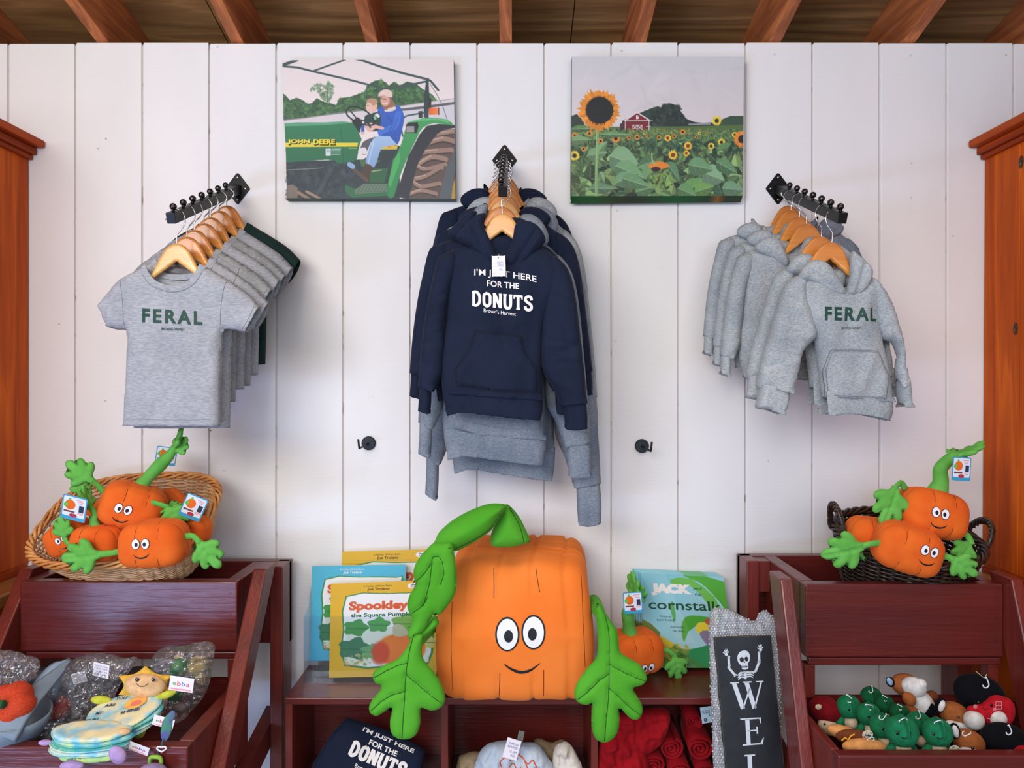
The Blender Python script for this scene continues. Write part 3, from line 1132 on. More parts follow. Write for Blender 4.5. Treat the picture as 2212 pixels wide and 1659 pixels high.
TB = dict(cx=1797, cy=522, D=1.86,
    body=[(1712, 612), (1740, 596), (1780, 600), (1820, 622), (1860, 606), (1885, 606), (1900, 625), (1896, 680), (1906, 745), (1918, 800), (1926, 868, 1), (1776, 858, 1), (1768, 790), (1757, 727), (1735, 690), (1712, 650)],
    band=[(1776, 856, 1), (1820, 858), (1870, 861), (1926, 868, 1), (1926, 890), (1919, 909, 1), (1880, 899), (1830, 893), (1780, 897, 1), (1777, 880)],
    sL=[(1738, 600), (1712, 600), (1690, 622), (1668, 692), (1650, 750), (1638, 800), (1632, 838, 1), (1668, 842), (1707, 852, 1), (1718, 818), (1731, 760), (1759, 727), (1752, 690), (1740, 640)],
    cL=[(1633, 834, 1), (1668, 838), (1708, 850, 1), (1698, 876), (1686, 896, 1), (1658, 886), (1630, 881, 1), (1633, 858)],
    sR=[(1876, 600), (1896, 612), (1922, 657), (1944, 727), (1952, 780), (1958, 828, 1), (1938, 838, 1), (1932, 800), (1936, 765), (1925, 740), (1902, 731), (1890, 700), (1880, 640)],
    cR=[(1936, 832), (1958, 824), (1963, 850), (1964, 878, 1), (1944, 880, 1), (1938, 856)],
    hL=[(1759, 563), (1735, 572), (1722, 590), (1718, 606), (1740, 612), (1766, 622), (1790, 636), (1815, 640), (1819, 632), (1806, 606), (1784, 574)],
    hR=[(1832, 545), (1829, 565), (1828, 590), (1824, 612), (1819, 632), (1823, 640), (1840, 640), (1862, 628), (1874, 606), (1876, 584), (1862, 566), (1846, 552)],
    hB=[(1764, 566), (1790, 572), (1812, 580), (1832, 572), (1834, 600), (1826, 628), (1818, 640), (1796, 622), (1772, 596)],
    pocket=[(1783, 757, 1), (1830, 757), (1884, 759, 1), (1892, 775), (1903, 800), (1910, 812, 1), (1900, 861, 1), (1850, 860), (1778, 856, 1), (1772, 800, 1), (1776, 780)])

def hoodie(pos, label, m, group, tp, kx=1.0, kz=1.0, rot=0.0, seed=1, h=0.007, T=0.030, tilt=0.0, ksl=1.0, drop=0.0):
    t = thing('hoodie', label, 'hoodie', pos, (0, tilt, rot), group=group)
    def L(q, k2=1.0):
        r = LP(q, tp['cx'], tp['cy'], tp['D'], kx, kz)
        return r if k2 == 1.0 else [(p[0], p[1] * k2) + tuple(p[2:]) for p in r]
    rs = random.Random(seed)
    B = smooth_poly(L(tp['body']), 4)
    bot = min(p[1] for p in B) + 0.016
    top = L([(0, tp['body'][2][1] + 14)])[0][1]
    xm = L([(tp['body'][2][0], 0)])[0][0]
    xs_ = [p[0] for p in B]
    x0, x1 = min(xs_), max(xs_)
    fo = []
    for k in range(7):
        xa = rs.uniform(x0 + .03, x1 - .03)
        za = rs.uniform(bot + 0.02, bot + 0.25 * kz)
        fo.append((xa, za, xa + rs.uniform(-.05, .05), za - rs.uniform(.03, .09), rs.choice((-1, 1)) * 0.004, rs.uniform(.008, .018)))
    V, Fc = inflate(B, T, 0.05, h, opened=lambda x, z: z < bot, folds=fo, wr=0.002, wrs=4, seed=seed)
    body = MB().add(V, Fc)
    body.build('hoodie_body', m, t, smooth=True, solid=0.002)
    bv = body.bvh()
    bd = smooth_poly([(p[0], p[1] + (0.014 if p[1] > zmid else 0)) + tuple(p[2:]) for p in L(tp['band']) for zmid in [0.5 * (max(r[1] for r in L(tp['band'])) + min(r[1] for r in L(tp['band'])))]], 4)
    zt_ = max(p[1] for p in bd)
    # waistband keeps the body depth; its ends round off
    band = inflate(bd, T - 0.0025, 0.045, h * 0.7, opened=lambda x, z: (x0 + 0.012) < x < (max(p[0] for p in bd) - 0.007), wr=0.0012, seed=seed)
    MB().add(*band).build('waistband', m, t, smooth=True, solid=0.0025)
    for key, ck, s in (('sL', 'cL', -1), ('sR', 'cR', 1)):
        S = smooth_poly(L(tp[key], ksl), 4)
        cq_ = L(tp[ck], ksl)
        czm_ = 0.5 * (max(r[1] for r in cq_) + min(r[1] for r in cq_))
        cxm_ = sum(r[0] for r in cq_) / len(cq_)
        C_ = smooth_poly([((p[0] if p[1] < czm_ else cxm_ + (p[0] - cxm_) * 0.86), p[1] + (0.012 if p[1] > czm_ else 0)) + tuple(p[2:]) for p in cq_], 4)
        zc = min(p[1] for p in S) + 0.014
        fo = []
        xs2 = [p[0] for p in S]
        zs2 = [p[1] for p in S]
        for k in range(6):
            za = rs.uniform(min(zs2) + .03, max(zs2) - .10)
            # local middle of the sleeve at this height
            row = [p[0] for p in S if abs(p[1] - za) < 0.03] or xs2
            xa, xb = min(row), max(row)
            fo.append((xa + 0.01, za + rs.uniform(-.02, .02), xb - 0.01, za + rs.uniform(-.03, .03), rs.choice((-1, 1)) * 0.0035, rs.uniform(.006, .011)))
        V, Fc = inflate(S, T * 0.86, 0.024, h, opened=lambda x, z: z < zc, folds=fo, wr=0.0012, seed=seed + 5, y0=-0.006)
        sl = MB().add(V, Fc)
        sl.build('sleeve', m, t, smooth=True, solid=0.002)
        zc1 = max(p[1] for p in C_) - 0.012
        zc2 = min(p[1] for p in C_) + 0.012
        V, Fc = inflate(C_, T * 0.74, 0.012, h * 0.7, opened=lambda x, z: z < zc2, wr=0.0008, seed=seed + 6, y0=-0.006)
        MB().add(V, Fc).build('cuff', m, t, smooth=True, solid=0.002)
    # hood: two front wraps and the hanging back
    for key in ('hL', 'hR'):
        src = tp[key]
        if drop > 0.02:
            src = [(1050, 496), (1030, 490), (1008, 496), (990, 514), (996, 532), (1020, 544), (1045, 562), (1066, 577), (1078, 562), (1066, 526)]
            if key == 'hR':
                src = [(2170 - a_, b_) for a_, b_ in src]
        Hh = smooth_poly([(p[0], p[1] - drop * 0.4 if src is not tp[key] else p[1] - drop) + tuple(p[2:]) for p in L(src)], 4)
        cxm = sum(p[0] for p in Hh) / len(Hh)
        czm = sum(p[1] for p in Hh) / len(Hh)
        a = min(Hh, key=lambda p: p[1])
        b = max(Hh, key=lambda p: p[1])
        dx = 0.012 * (1 if key == 'hR' else -1)
        V, Fc = inflate(Hh, 0.017, 0.020, h * 0.75, folds=[(a[0] + dx, a[1] + .01, b[0] + 2.2 * dx, b[1] - 0.03, -0.006, 0.006), (cxm + 2.2 * dx, czm - .01, b[0] + 3 * dx, b[1] - 0.04, 0.004, 0.006)], y0=-0.020, wr=0.001, seed=seed)
        MB().add(V, Fc).build('hood', m, t, smooth=True)
    Hb = smooth_poly(L(tp['hB']), 4)
    V, Fc = inflate(Hb, 0.010, 0.02, h, y0=0.016, wr=0.002, seed=seed)
    MB().add(V, Fc).build('hood_lining', m, t, smooth=True)
    pk = smooth_poly(L(tp['pocket']), 4)
    patch('pouch_pocket', pk, bv, m, t, 0.004, 0.008, 0.006, 0.002)
    if T > 0.029:
        sm = mat('seam_navy', (10, 13, 26), 0.9) if 'navy' in m.name else mat('seam_fleece', (104, 112, 120), 0.9)
        cxp_, czp_ = sum(p[0] for p in pk) / len(pk), sum(p[1] for p in pk) / len(pk)
        ins_ = [(cxp_ + (p[0] - cxp_) * 0.955, czp_ + (p[1] - czp_) * 0.94) for p in pk]
        decal('pocket_stitch', [strip(pk + pk[:1], 0.0012)], bv, sm, t, off=0.0035, cut=0.012)
        decal('pocket_stitch', [strip(ins_ + ins_[:1], 0.0008)], bv, sm, t, off=0.0078, cut=0.012)
    return t, bv, L

# --- centre rail
GC = 'hoodies on the centre display arm'
czs = [1.874 + 0.0305 * k for k in range(7)]
cset = [  # (material, kx, kz, dx, rot, label)
    (f_navy, 1.0, 1.0, 0.0, 0.0, "navy kids hoodie with white donuts lettering and a price tag, frontmost in the centre"),
    (f_navy, 1.03, 0.99, -0.020, -0.05, 'plain-looking navy hoodie directly behind the front lettered one, cuff showing at left'),
    (f_grey2, 1.08, 1.36, 0.004, 0.04, 'large heather grey hoodie hanging below the navy ones, third from the front'),
    (f_navy, 1.12, 1.02, 0.004, 0.0, 'navy hoodie fourth from the front on the centre arm, only its shoulders show'),
    (f_grey2, 1.16, 1.58, 0.022, -0.04, 'longest heather grey hoodie whose right cuff reaches lowest, above the green vine'),
    (f_grey, 1.16, 1.30, 0.020, 0.03, 'heather grey hoodie sixth from the front, its edge showing at the right'),
    (f_navy, 1.14, 1.05, 0.0, 0.0, 'navy hoodie nearest the wall on the centre arm')]
for i, (m, kx, kz, dx, rot, lab) in enumerate(cset):
    D = 1.843 + 0.052 * i
    p = Vector((-0.0242 + dx * 0.15, D - D0, czs[i]))
    hanger(p, ['pale maple hanger inside the front navy donuts hoodie', 'hanger inside the second navy hoodie of the centre arm', 'hanger third from the front on the centre arm', 'hanger fourth from the front on the centre arm', 'hanger fifth from the front on the centre arm', 'hanger sixth from the front on the centre arm', 'hanger nearest the wall on the centre arm'][i],
           'hangers on the centre arm', m_maple if i in (0, 2) else m_maple2, rail=pegC)
    g, bv, L = hoodie(p + Vector((dx, 0, 0)), lab, m, GC, TA, kx, kz, rot, seed=11 + i, T=0.030 if i == 0 else 0.024, h=0.006 if i == 0 else 0.009, ksl=1.0 if i != 4 else 1.10, drop=0.0 if i == 0 else (0.012 if i < 3 else 0.022))
    if i == 0:
        def q(px, py):
            return L([(px, py)])[0]
        a = q(1026, 606); b = q(1158, 606); c = q(0, 588)
        z0 = a[1]; hh = c[1] - a[1]
        vs, fs = fit_text("I'M JUST HERE", a[0], b[0], z0, z0 + hh, off=0.008)
        w = b[0] - a[0]
        vs = [(x, z - 0.030 * ((x - a[0]) / w) ** 2 * 0.55 + 0.002) for x, z in vs]
        vs2, fs2 = fit_text('FOR THE', q(1053, 0)[0], q(1121, 0)[0], q(0, 623)[1], q(0, 610)[1], off=0.018, rot=-0.09)
        decal('printed_words', [(vs, fs), (vs2, fs2)], bv, f_ink, g, cut=0.02)
        sh = slab_text('DONUTS', q(1020, 0)[0], q(1152, 0)[0], q(0, 664)[1], q(0, 633)[1], 0.0068, lambda u: -0.0135 * u)
        decal('printed_name', sh, bv, f_ink, g, cut=0.02)
        vs, fs = fit_text("Brown's Harvest", q(1046, 0)[0], q(1114, 0)[0], q(0, 678)[1], q(0, 670)[1], off=0.004, rot=-0.12)
        decal('printed_line', [(vs, fs)], bv, f_ink, g, cut=0.03)
        # neck label and seam
        pt = P(1077, 560, 1.79)
        tg = thing('price_tag', 'white hand-written price tag at the neck of the front navy hoodie', 'tag', pt, (0, -0.02, 0))
        W = 14.5 * 1.79 / F
        z1_, z2_ = 7 * 1.79 / F, -37 * 1.79 / F
        r = 0.003
        ol = smooth_poly([(-W + r, z1_), (W - r, z1_), (W, z1_ - r), (W, z2_ + r), (W - r, z2_), (-W + r, z2_), (-W, z2_ + r), (-W, z1_ - r)], 2)
        MB().prism(ol, -0.0004, 0.0004).build('tag_card', m_card, tg)
        sh = []
        for k, (s, x0_, x1_, zz) in enumerate([('YOUTH', -.004, .011, -.010), ('"DONUTS"', -.003, .013, -.0165), ('XS', .001, .009, -.0265)]):
            sh.append(fit_text(s, x0_, x1_, zz, zz + 0.0042, off=0.0))
        MBp = MB()
        for vs, fs in sh:
            MBp.add([(x, -0.0007, z) for x, z in vs], fs)
        MBp.build('handwriting', m_pen, tg)
        MBp = MB()
        for s, zz in (('item', -.010), ('style', -.018), ('size', -.0265), ('price', -.034)):
            vs, fs = fit_text(s, -.0142, -.0065, zz, zz + 0.0018, off=0.0)
            MBp.add([(x, -0.0007, z) for x, z in vs], fs)
            MBp.box(-.0055, .013, -0.0007, -0.0006, zz - .0008, zz - .0005)
        MBp.build('tag_lines', mat('pale_violet_ink', (150, 140, 180), 0.7), tg)
        MB().lathe([(0, 0.0008), (0.0013, 0.0008), (0.0013, 0)], 10, M=mat4((0, 0, z1_ - 0.004), (PI / 2, 0, 0))).build('tag_hole', f_dkin, tg)
        MB().tube([(0, -0.0009, z1_ - 0.004), (0.001, 0.001, z1_ + 0.004), (0.003, 0.010, z1_ + 0.006)], 0.0004, 4).build('tag_barb', m_card, tg)

# --- right rail
GR = 'grey hoodies on the right display arm'
rap = [(1797, 522.6, 0), (1774, 510, 1), (1746, 481, 3), (1727, 468, 4), (1709, 453, 5), (1703, 444, 6)]
rl = ['heather grey kids hoodie printed FERAL in green, frontmost on the right arm', 'grey hoodie directly behind the FERAL one, its sleeve hanging left of the pocket', 'grey hoodie third from the front on the right arm',
      'grey hoodie fourth from the front on the right arm', 'leftmost grey hoodie on the right arm, its cuff lowest at the left', 'grey hoodie nearest the wall on the right arm, shoulder showing at the right']
rr = [0.0, 0.10, 0.22, 0.22, 0.18, 0.0]
rdx = [0.0, -0.005, -0.045, -0.050, -0.060, 0.055]
for i, (px, py, k) in enumerate(rap):
    D = 1.862 + 0.052 * k
    p = P(px, py, D)
    p.y += 0.012 * (i == 2)
    hanger(p, ['hanger inside the front FERAL hoodie', 'second hanger on the right arm, just behind the front one', 'third hanger from the front on the right arm', 'fourth hanger from the front on the right arm', 'fifth hanger from the front on the right arm', 'hanger nearest the wall on the right arm'][i],
           'hangers on the right arm', m_maple2, rail=pegR, mirror=-1, tilt=0.10 if i < 2 else 0.0, rot=0)
    g, bv, L = hoodie(p + Vector((rdx[i], 0.006 * (i > 1), 0)), rl[i], f_grey if i in (0, 1, 3) else f_grey2 if i == 5 else f_grey, GR, TB if i < 2 else TA, 1.0 if i < 2 else 0.92, 1.0 if i < 2 else (0.84 if i < 5 else 0.90), 0.0, seed=31 + i, h=0.006 if i == 0 else 0.008, T=0.032 if i == 0 else 0.024, drop=0.0 if i < 2 else 0.030)
    if i == 0:
        def q(px, py):
            return L([(px, py)])[0]
        a, b = fit_text('FERAL', q(1769, 0)[0], q(1882, 0)[0], q(0, 694)[1], q(0, 665)[1], off=0.035, space=1.28, rot=-0.02)
        decal('printed_word', [(a, b)], bv, f_inkg, g, cut=0.02)
        a, b = fit_text("BROWN'S HARVEST", q(1806, 0)[0], q(1845, 0)[0], q(0, 713)[1], q(0, 708)[1], off=0.012)
        decal('printed_line', [(a, b)], bv, f_inkg, g, cut=0.03)
# ------------------------------------------------------------------ plush pumpkins
p_orange = mat('orange_plush', (232, 112, 40), 0.85, col2=(214, 86, 28), nscale=14, bump=0.3, bscale=420, bdist=0.0012, sheen=0.35, spec=0.12, lo=0.3, hi=0.75)
p_orange_l = mat('orange_plush_top', (236, 132, 40), 0.85, col2=(226, 108, 32), nscale=14, bump=0.3, bscale=420, bdist=0.0012, sheen=0.35, spec=0.12)
p_big = mat('big_orange_plush', (244, 134, 58), 0.85, col2=(240, 122, 46), nscale=5, bump=0.22, bscale=380, bdist=0.0012, sheen=0.35, spec=0.12)
p_green = mat('leaf_green_plush', (108, 184, 84), 0.85, col2=(90, 164, 66), nscale=22, bump=0.3, bscale=400, bdist=0.0012, sheen=0.35, spec=0.12)
p_biggreen = mat('big_leaf_green_plush', (86, 170, 48), 0.85, col2=(74, 156, 38), nscale=6, bump=0.22, bscale=380, bdist=0.0012, sheen=0.35, spec=0.12)
f_white = mat('white_felt', (238, 238, 246), 0.8, var=0.01)
f_blackt = mat('black_embroidery', (16, 18, 24), 0.6, var=0.02)
f_seam = mat('brown_seam', (96, 34, 12), 0.9, var=0.05)
f_gseam = mat('green_seam', (28, 70, 22), 0.9, var=0.05)

def squash(hx, hy, hz, n=18, p=4.2, taper=0.0, grooves=(), puff=0.0, top_in=0.0):
    """rounded cube: cube grid pushed to an L^p ball, with vertical panel grooves"""
    vs, fs = [], []
    idx = {}
    def vid(x, y, z):
        k = (round(x, 5), round(y, 5), round(z, 5))
        if k in idx:
            return idx[k]
        l = (abs(x) ** p + abs(y) ** p + abs(z) ** p) ** (1 / p)
        X, Y, Z = x / l, y / l, z / l
        k2 = 1 - taper * Z
        s = 1.0
        for (ax, gx_, w, amp, zlo) in grooves:
            # ax 0: grooves on faces seen along y at x = gx_; ax 1: at y = gx_
            c = X if ax == 0 else Y
            o = Y if ax == 0 else X
            far = abs(Z) > zlo
            if abs(o) > 0.55 or abs(Z) > 0.75:
                g = math.exp(-((c - gx_) / w) ** 2) * (min(1.0, max(0.0, (abs(Z) - zlo) / 0.15)))
                s -= amp * g
        idx[k] = len(vs)
        vs.append((X * hx * k2 * s, Y * hy * k2 * s, Z * hz * (s if abs(Z) < 0.9 else s) - top_in * max(0, Z - 0.7) * math.exp(-(X * X + Y * Y) * 5)))
        return idx[k]
    g = [math.tan((-1 + 2 * i / n) * PI / 4) for i in range(n + 1)]
    for ax in range(3):
        for sg in (-1, 1):
            for i in range(n):
                for j in range(n):
                    q = []
                    for (a, b) in ((g[i], g[j]), (g[i + 1], g[j]), (g[i + 1], g[j + 1]), (g[i], g[j + 1])):
                        c = [0, 0, 0]
                        c[ax] = sg
                        c[(ax + 1) % 3] = a
                        c[(ax + 2) % 3] = b
                        q.append(vid(*c))
                    fs.append(tuple(q if sg > 0 else q[::-1]))
    return vs, fs

def leaf_shape(s=1.0):
    pts = [(0.010, 0.0, 1), (0.014, 0.012), (0.034, 0.020), (0.046, 0.034), (0.040, 0.046), (0.028, 0.044), (0.036, 0.060), (0.034, 0.074), (0.022, 0.076), (0.013, 0.064), (0.014, 0.084), (0.006, 0.096), (0, 0.098),
           (-0.006, 0.096), (-0.014, 0.084), (-0.013, 0.064), (-0.022, 0.076), (-0.034, 0.074), (-0.036, 0.060), (-0.028, 0.044), (-0.040, 0.046), (-0.046, 0.034), (-0.034, 0.020), (-0.014, 0.012), (-0.010, 0.0, 1)]
    return smooth_poly([(p[0] * s, p[1] * s) + tuple(p[2:]) for p in pts], 3)

LEAF = {}
def add_leaf(parent, loc, rot, s=1.0, curl=0.0, name='leaf_hand', h=0.0045):
    key = (round(s, 3), round(curl, 2), h)
    if key not in LEAF:
        k = s
        fo = [(0, 0.005 * k, 0, 0.095 * k, -0.004 * k, 0.003 * k), (0, .03 * k, .04 * k, .042 * k, -.003 * k, .003 * k), (0, .03 * k, -.04 * k, .042 * k, -.003 * k, .003 * k),
              (0, .05 * k, .028 * k, .07 * k, -.003 * k, .003 * k), (0, .05 * k, -.028 * k, .07 * k, -.003 * k, .003 * k)]
        V, Fc = inflate(leaf_shape(s), 0.0075 * s, 0.012 * s, h, folds=fo)
        if curl:
            L_ = 0.098 * s
            V2 = []
            for x, y, z in V:
                a = curl * z / L_
                r = L_ / curl
                V2.append((x, y * math.cos(a) + r * (1 - math.cos(a)) * 1.0, r * math.sin(a) - y * math.sin(a)))
            V = V2
        me = bpy.data.meshes.new(name)
        me.from_pydata(V, [], Fc)
        me.polygons.foreach_set('use_smooth', [True] * len(me.polygons))
        me.materials.append(p_green)
        LEAF[key] = me
    o = bpy.data.objects.new(name, LEAF[key])
    link(o, parent)
    o.location = loc
    o.rotation_euler = rot
    return o

def plush_tag(name, label, pos, rot, w=0.043, h=0.050, group='blue-edged card tags on the pumpkin toys'):
    """blue-edged swing tag with a small generic pumpkin picture"""
    t = thing(name, label, 'tag', pos, rot, group=group)
    def rr(W, H, r):
        q = []
        for (cx_, cz_, a0) in ((W / 2 - r, H / 2 - r, 0), (-W / 2 + r, H / 2 - r, PI / 2), (-W / 2 + r, -H / 2 + r, PI), (W / 2 - r, -H / 2 + r, 1.5 * PI)):
            for k in range(4):
                a = a0 + k * PI / 6
                q.append((cx_ + r * math.cos(a), cz_ + r * math.sin(a)))
        return q
    MB().prism(rr(w, h, 0.004), -0.0003, 0.0004).build('tag_edge', mat('tag_blue', (52, 150, 190), 0.4, var=0.02, coat=0.4), t)
    f = MB()
    q = rr(w * 0.9, h * 0.80, 0.003)
    f.add([(x, -0.0005, z + h * 0.05) for x, z in q], [tuple(range(len(q)))])
    f.build('tag_face', mat('tag_pale', (214, 224, 238), 0.4, var=0.02, coat=0.4), t)
    def lay(nm, shapes, m, y):
        b = MB()
        for vs, fs in shapes:
            b.add([(x, y, z) for x, z in vs], fs)
        b.build(nm, m, t)
    lay('tag_picture', [disc2(-w * .17, h * .12, w * .22, h * .20)], p_orange, -0.0007)
    lay('tag_leaf', [disc2(-w * .34, h * .10, w * .09, h * .10), disc2(-w * .20, h * .34, w * .05, h * .06)], p_green, -0.0008)
    lay('tag_table', [strip([(-w * .4, -h * .16), (w * .05, -h * .16)], h * .07)], mat('tag_brown', (120, 60, 40), 0.6), -0.0007)
    lay('tag_small_box', [strip([(w * .20, 0.02 * h), (w * .40, 0.02 * h)], h * .28)], mat('tag_navy', (34, 44, 70), 0.6), -0.0007)
    lay('tag_badge', [disc2(0, -h * .30, w * .16, h * .08)], mat('tag_crimson', (170, 40, 60), 0.6), -0.0007)
    ln = [strip([(w * a, h * z), (w * b, h * z)], h * .022) for a, b, z in ((.05, .38, .36), (.10, .36, .30), (.14, .34, .24), (.16, .40, -.16), (.16, .38, -.21))]
    lay('tag_lettering', ln, mat('tag_coral', (226, 110, 100), 0.6), -0.0007)
    return t

def simple_face(parent, bv, cx, cz, s, m_off=0.0014, eye=1.0):
    """plain toy face: two round white felt eyes with a dark pupil and a stitched smile"""
    w = s
    for k in (-1, 1):
        decal('eye_rim', [disc2(cx + k * .26 * w, cz, .235 * w, .30 * w, 28)], bv, f_blackt, parent, off=m_off, cut=s * .12)
        decal('eye', [disc2(cx + k * .26 * w, cz, .205 * w, .27 * w, 28)], bv, f_white, parent, off=m_off + 0.0006, cut=s * .12)
        decal('pupil', [disc2(cx + k * .22 * w, cz - .02 * w, .09 * w, .12 * w, 20)], bv, f_blackt, parent, off=m_off + 0.0012, cut=s * .12)
    sm = [(cx - .42 * w, cz - .60 * w), (cx - .2 * w, cz - .76 * w), (cx + .05 * w, cz - .80 * w), (cx + .3 * w, cz - .72 * w), (cx + .46 * w, cz - .55 * w)]
    decal('smile', [strip(sm, [.02 * w, .07 * w, .09 * w, .07 * w, .02 * w], n=5)], bv, f_blackt, parent, off=m_off, cut=s * .15)

def pumpkin_toy(label, pos, rot, s=1.0, stem=None, armL_=None, armR_=None, face=True, tag_at=None, fc=(0, 0.0)):
    """small plush square pumpkin. local front -y, up z. s=1 gives a 17 cm wide body"""
    t = thing('pumpkin_plush', label, 'soft toy', pos, rot)
    hx, hy, hz = 0.085 * s, 0.066 * s, 0.062 * s
    gr = [(0, -0.33, 0.05, 0.05, 0.35), (0, 0.33, 0.05, 0.05, 0.35), (1, -0.33, 0.05, 0.05, 0.35), (1, 0.33, 0.05, 0.05, 0.35)]
    vs, fs = squash(hx, hy, hz, 20, 3.3, 0.04, gr)
    mb = MB().add(vs, fs)
    mb.build('body', p_orange, t, smooth=True)
    bv = mb.bvh()
    sm = []
    for gx_ in (-.33, .33):
        sm.append(strip([(gx_ * hx, hz * .38), (gx_ * hx, hz * .86)], 0.0011 * s))
        sm.append(strip([(gx_ * hx, -hz * .45), (gx_ * hx, -hz * .90)], 0.0011 * s))
    decal('panel_stitch', sm, bv, f_seam, t, off=0.0006, cut=0.006)
    if face:
        simple_face(t, bv, fc[0] * s, fc[1] * s + 0.006 * s, 0.046 * s)
    if stem:
        pts, rad = stem
        pp = spline([tuple(c * s for c in p) for p in pts], 6)
        MB().tube(pp, interp([r * s for r in rad], len(pp)), 12).build('stem', p_green, t, smooth=True)
        e = pp[-1]
        d = (np.array(pp[-1]) - np.array(pp[-4]))
        d /= np.linalg.norm(d)
        q = Vector(d).to_track_quat('Z', 'Y').to_euler()
        add_leaf(t, Vector(e) - Vector(d) * .01 * s, q, 0.95 * s, 0.5, 'stem_leaf')
        add_leaf(t, Vector(e) - Vector(d) * .014 * s + Vector((0, -0.004 * s, 0)), (q.x + .3, q.y - 0.5, q.z + 0.9), 0.65 * s, 0.9, 'stem_leaf')
    for arm in (armL_, armR_):
        if not arm:
            continue
        pts, lr, ls = arm
        pp = spline([tuple(c * s for c in p) for p in pts], 6)
        MB().tube(pp, interp([0.009 * s, 0.008 * s, 0.009 * s], len(pp)), 10, flat=0.6).build('arm', p_green, t, smooth=True)
        add_leaf(t, Vector(pp[-1]) - (Vector(pp[-1]) - Vector(pp[-5])).normalized() * 0.008 * s, lr, ls * s, 0.5)
    return t

# local-frame poses
STEM_UP = ([(0, 0, .050), (0.006, 0, .080), (0.020, 0, .110), (0.022, 0, .140), (0.034, 0, .165)], [.026, .018, .014, .016, .010])

# ------------------------------------------------------------------ woven baskets
m_wick = mat('willow_weave', (224, 186, 140), 0.55, col2=(196, 142, 90), nscale=30, stretch=(1, 1, 6), bump=0.3, bscale=120, bdist=0.001)
m_wick2 = mat('willow_rim', (224, 166, 98), 0.5, col2=(192, 120, 58), nscale=24, bump=0.3, bscale=120, bdist=0.001)
m_dwk = mat('dark_stained_weave', (34, 24, 18), 0.45, col2=(66, 46, 30), nscale=30, stretch=(1, 1, 5), bump=0.4, bscale=120, bdist=0.001, coat=0.2, lo=.45, hi=.7)

def basket(label, pos, rot, prof, nsup, rows, wr_, stakes, m1, m2, amp=0.004, seed=0, pitch=1.0):
    """prof(u) -> (half x, half y, z) for u 0..1 bottom to rim"""
    t = thing('wicker_basket', label, 'basket', pos, rot)
    rs = random.Random(seed)
    def pt(u, th, off=0.0):
        a, b, z = prof(u)
        c, s_ = math.cos(th), math.sin(th)
        e = 2.0 / nsup
        x = a * math.copysign(abs(c) ** e, c)
        y = b * math.copysign(abs(s_) ** e, s_)
        n_ = Vector((x / (a * a), y / (b * b), 0)).normalized()
        return Vector((x, y, z)) + n_ * off
    N = stakes * 4
    wv = MB()
    for j in range(rows):
        u = (j + 0.5) / rows
        pts = []
        for k in range(N):
            th = 2 * PI * k / N
            o = amp * math.cos(stakes / 2 * th + j * PI)
            p = pt(u, th, o)
            p.z += rs.uniform(-.0006, .0006)
            pts.append(p)
        wv.tube(pts, wr_, 5, closed=True, flat=0.7)
    w = wv.build('weave', m1, t, smooth=True)
    w['kind'] = 'stuff'
    st = MB()
    for k in range(stakes):
        th = 2 * PI * (k + 0.0) / stakes
        st.tube([pt(u / 8, th + 0.25 * (u / 8) * pitch * 0, 0) for u in range(9)], wr_ * 1.15, 6)
    s_ = st.build('stakes', m2, t, smooth=True)
    s_['kind'] = 'stuff'
    # floor
    fl_ = MB()
    a, b, z = prof(0)
    for k in range(7):
        f = 0.12 + 0.86 * k / 6
        pts = []
        for i in range(40):
            th = 2 * PI * i / 40
            p = pt(0, th)
            pts.append((p.x * f, p.y * f, z))
        fl_.tube(pts, wr_ * 1.8, 5, closed=True, flat=0.6)
    ring = [pt(0, 2 * PI * i / 40) for i in range(40)]
    fl_.add([(p.x, p.y, z - 0.002) for p in ring], [tuple(range(40))])
    fl_.build('base', m1, t, smooth=True)
    # braided rim: strands winding round each other
    M_ = 220
    for q in range(4):
        pts = []
        for k in range(M_):
            th = 2 * PI * k / M_
            ph = stakes / 3 * th + q * PI / 2
            p = pt(1.0, th, 0.0075 * math.cos(ph) + 0.001)
            p.z += 0.0075 * math.sin(ph) + 0.003
            pts.append(p)
        MB().tube(pts, wr_ * 1.35, 6, closed=True).build('rim_strand', m2, t, smooth=True)
    return t, pt

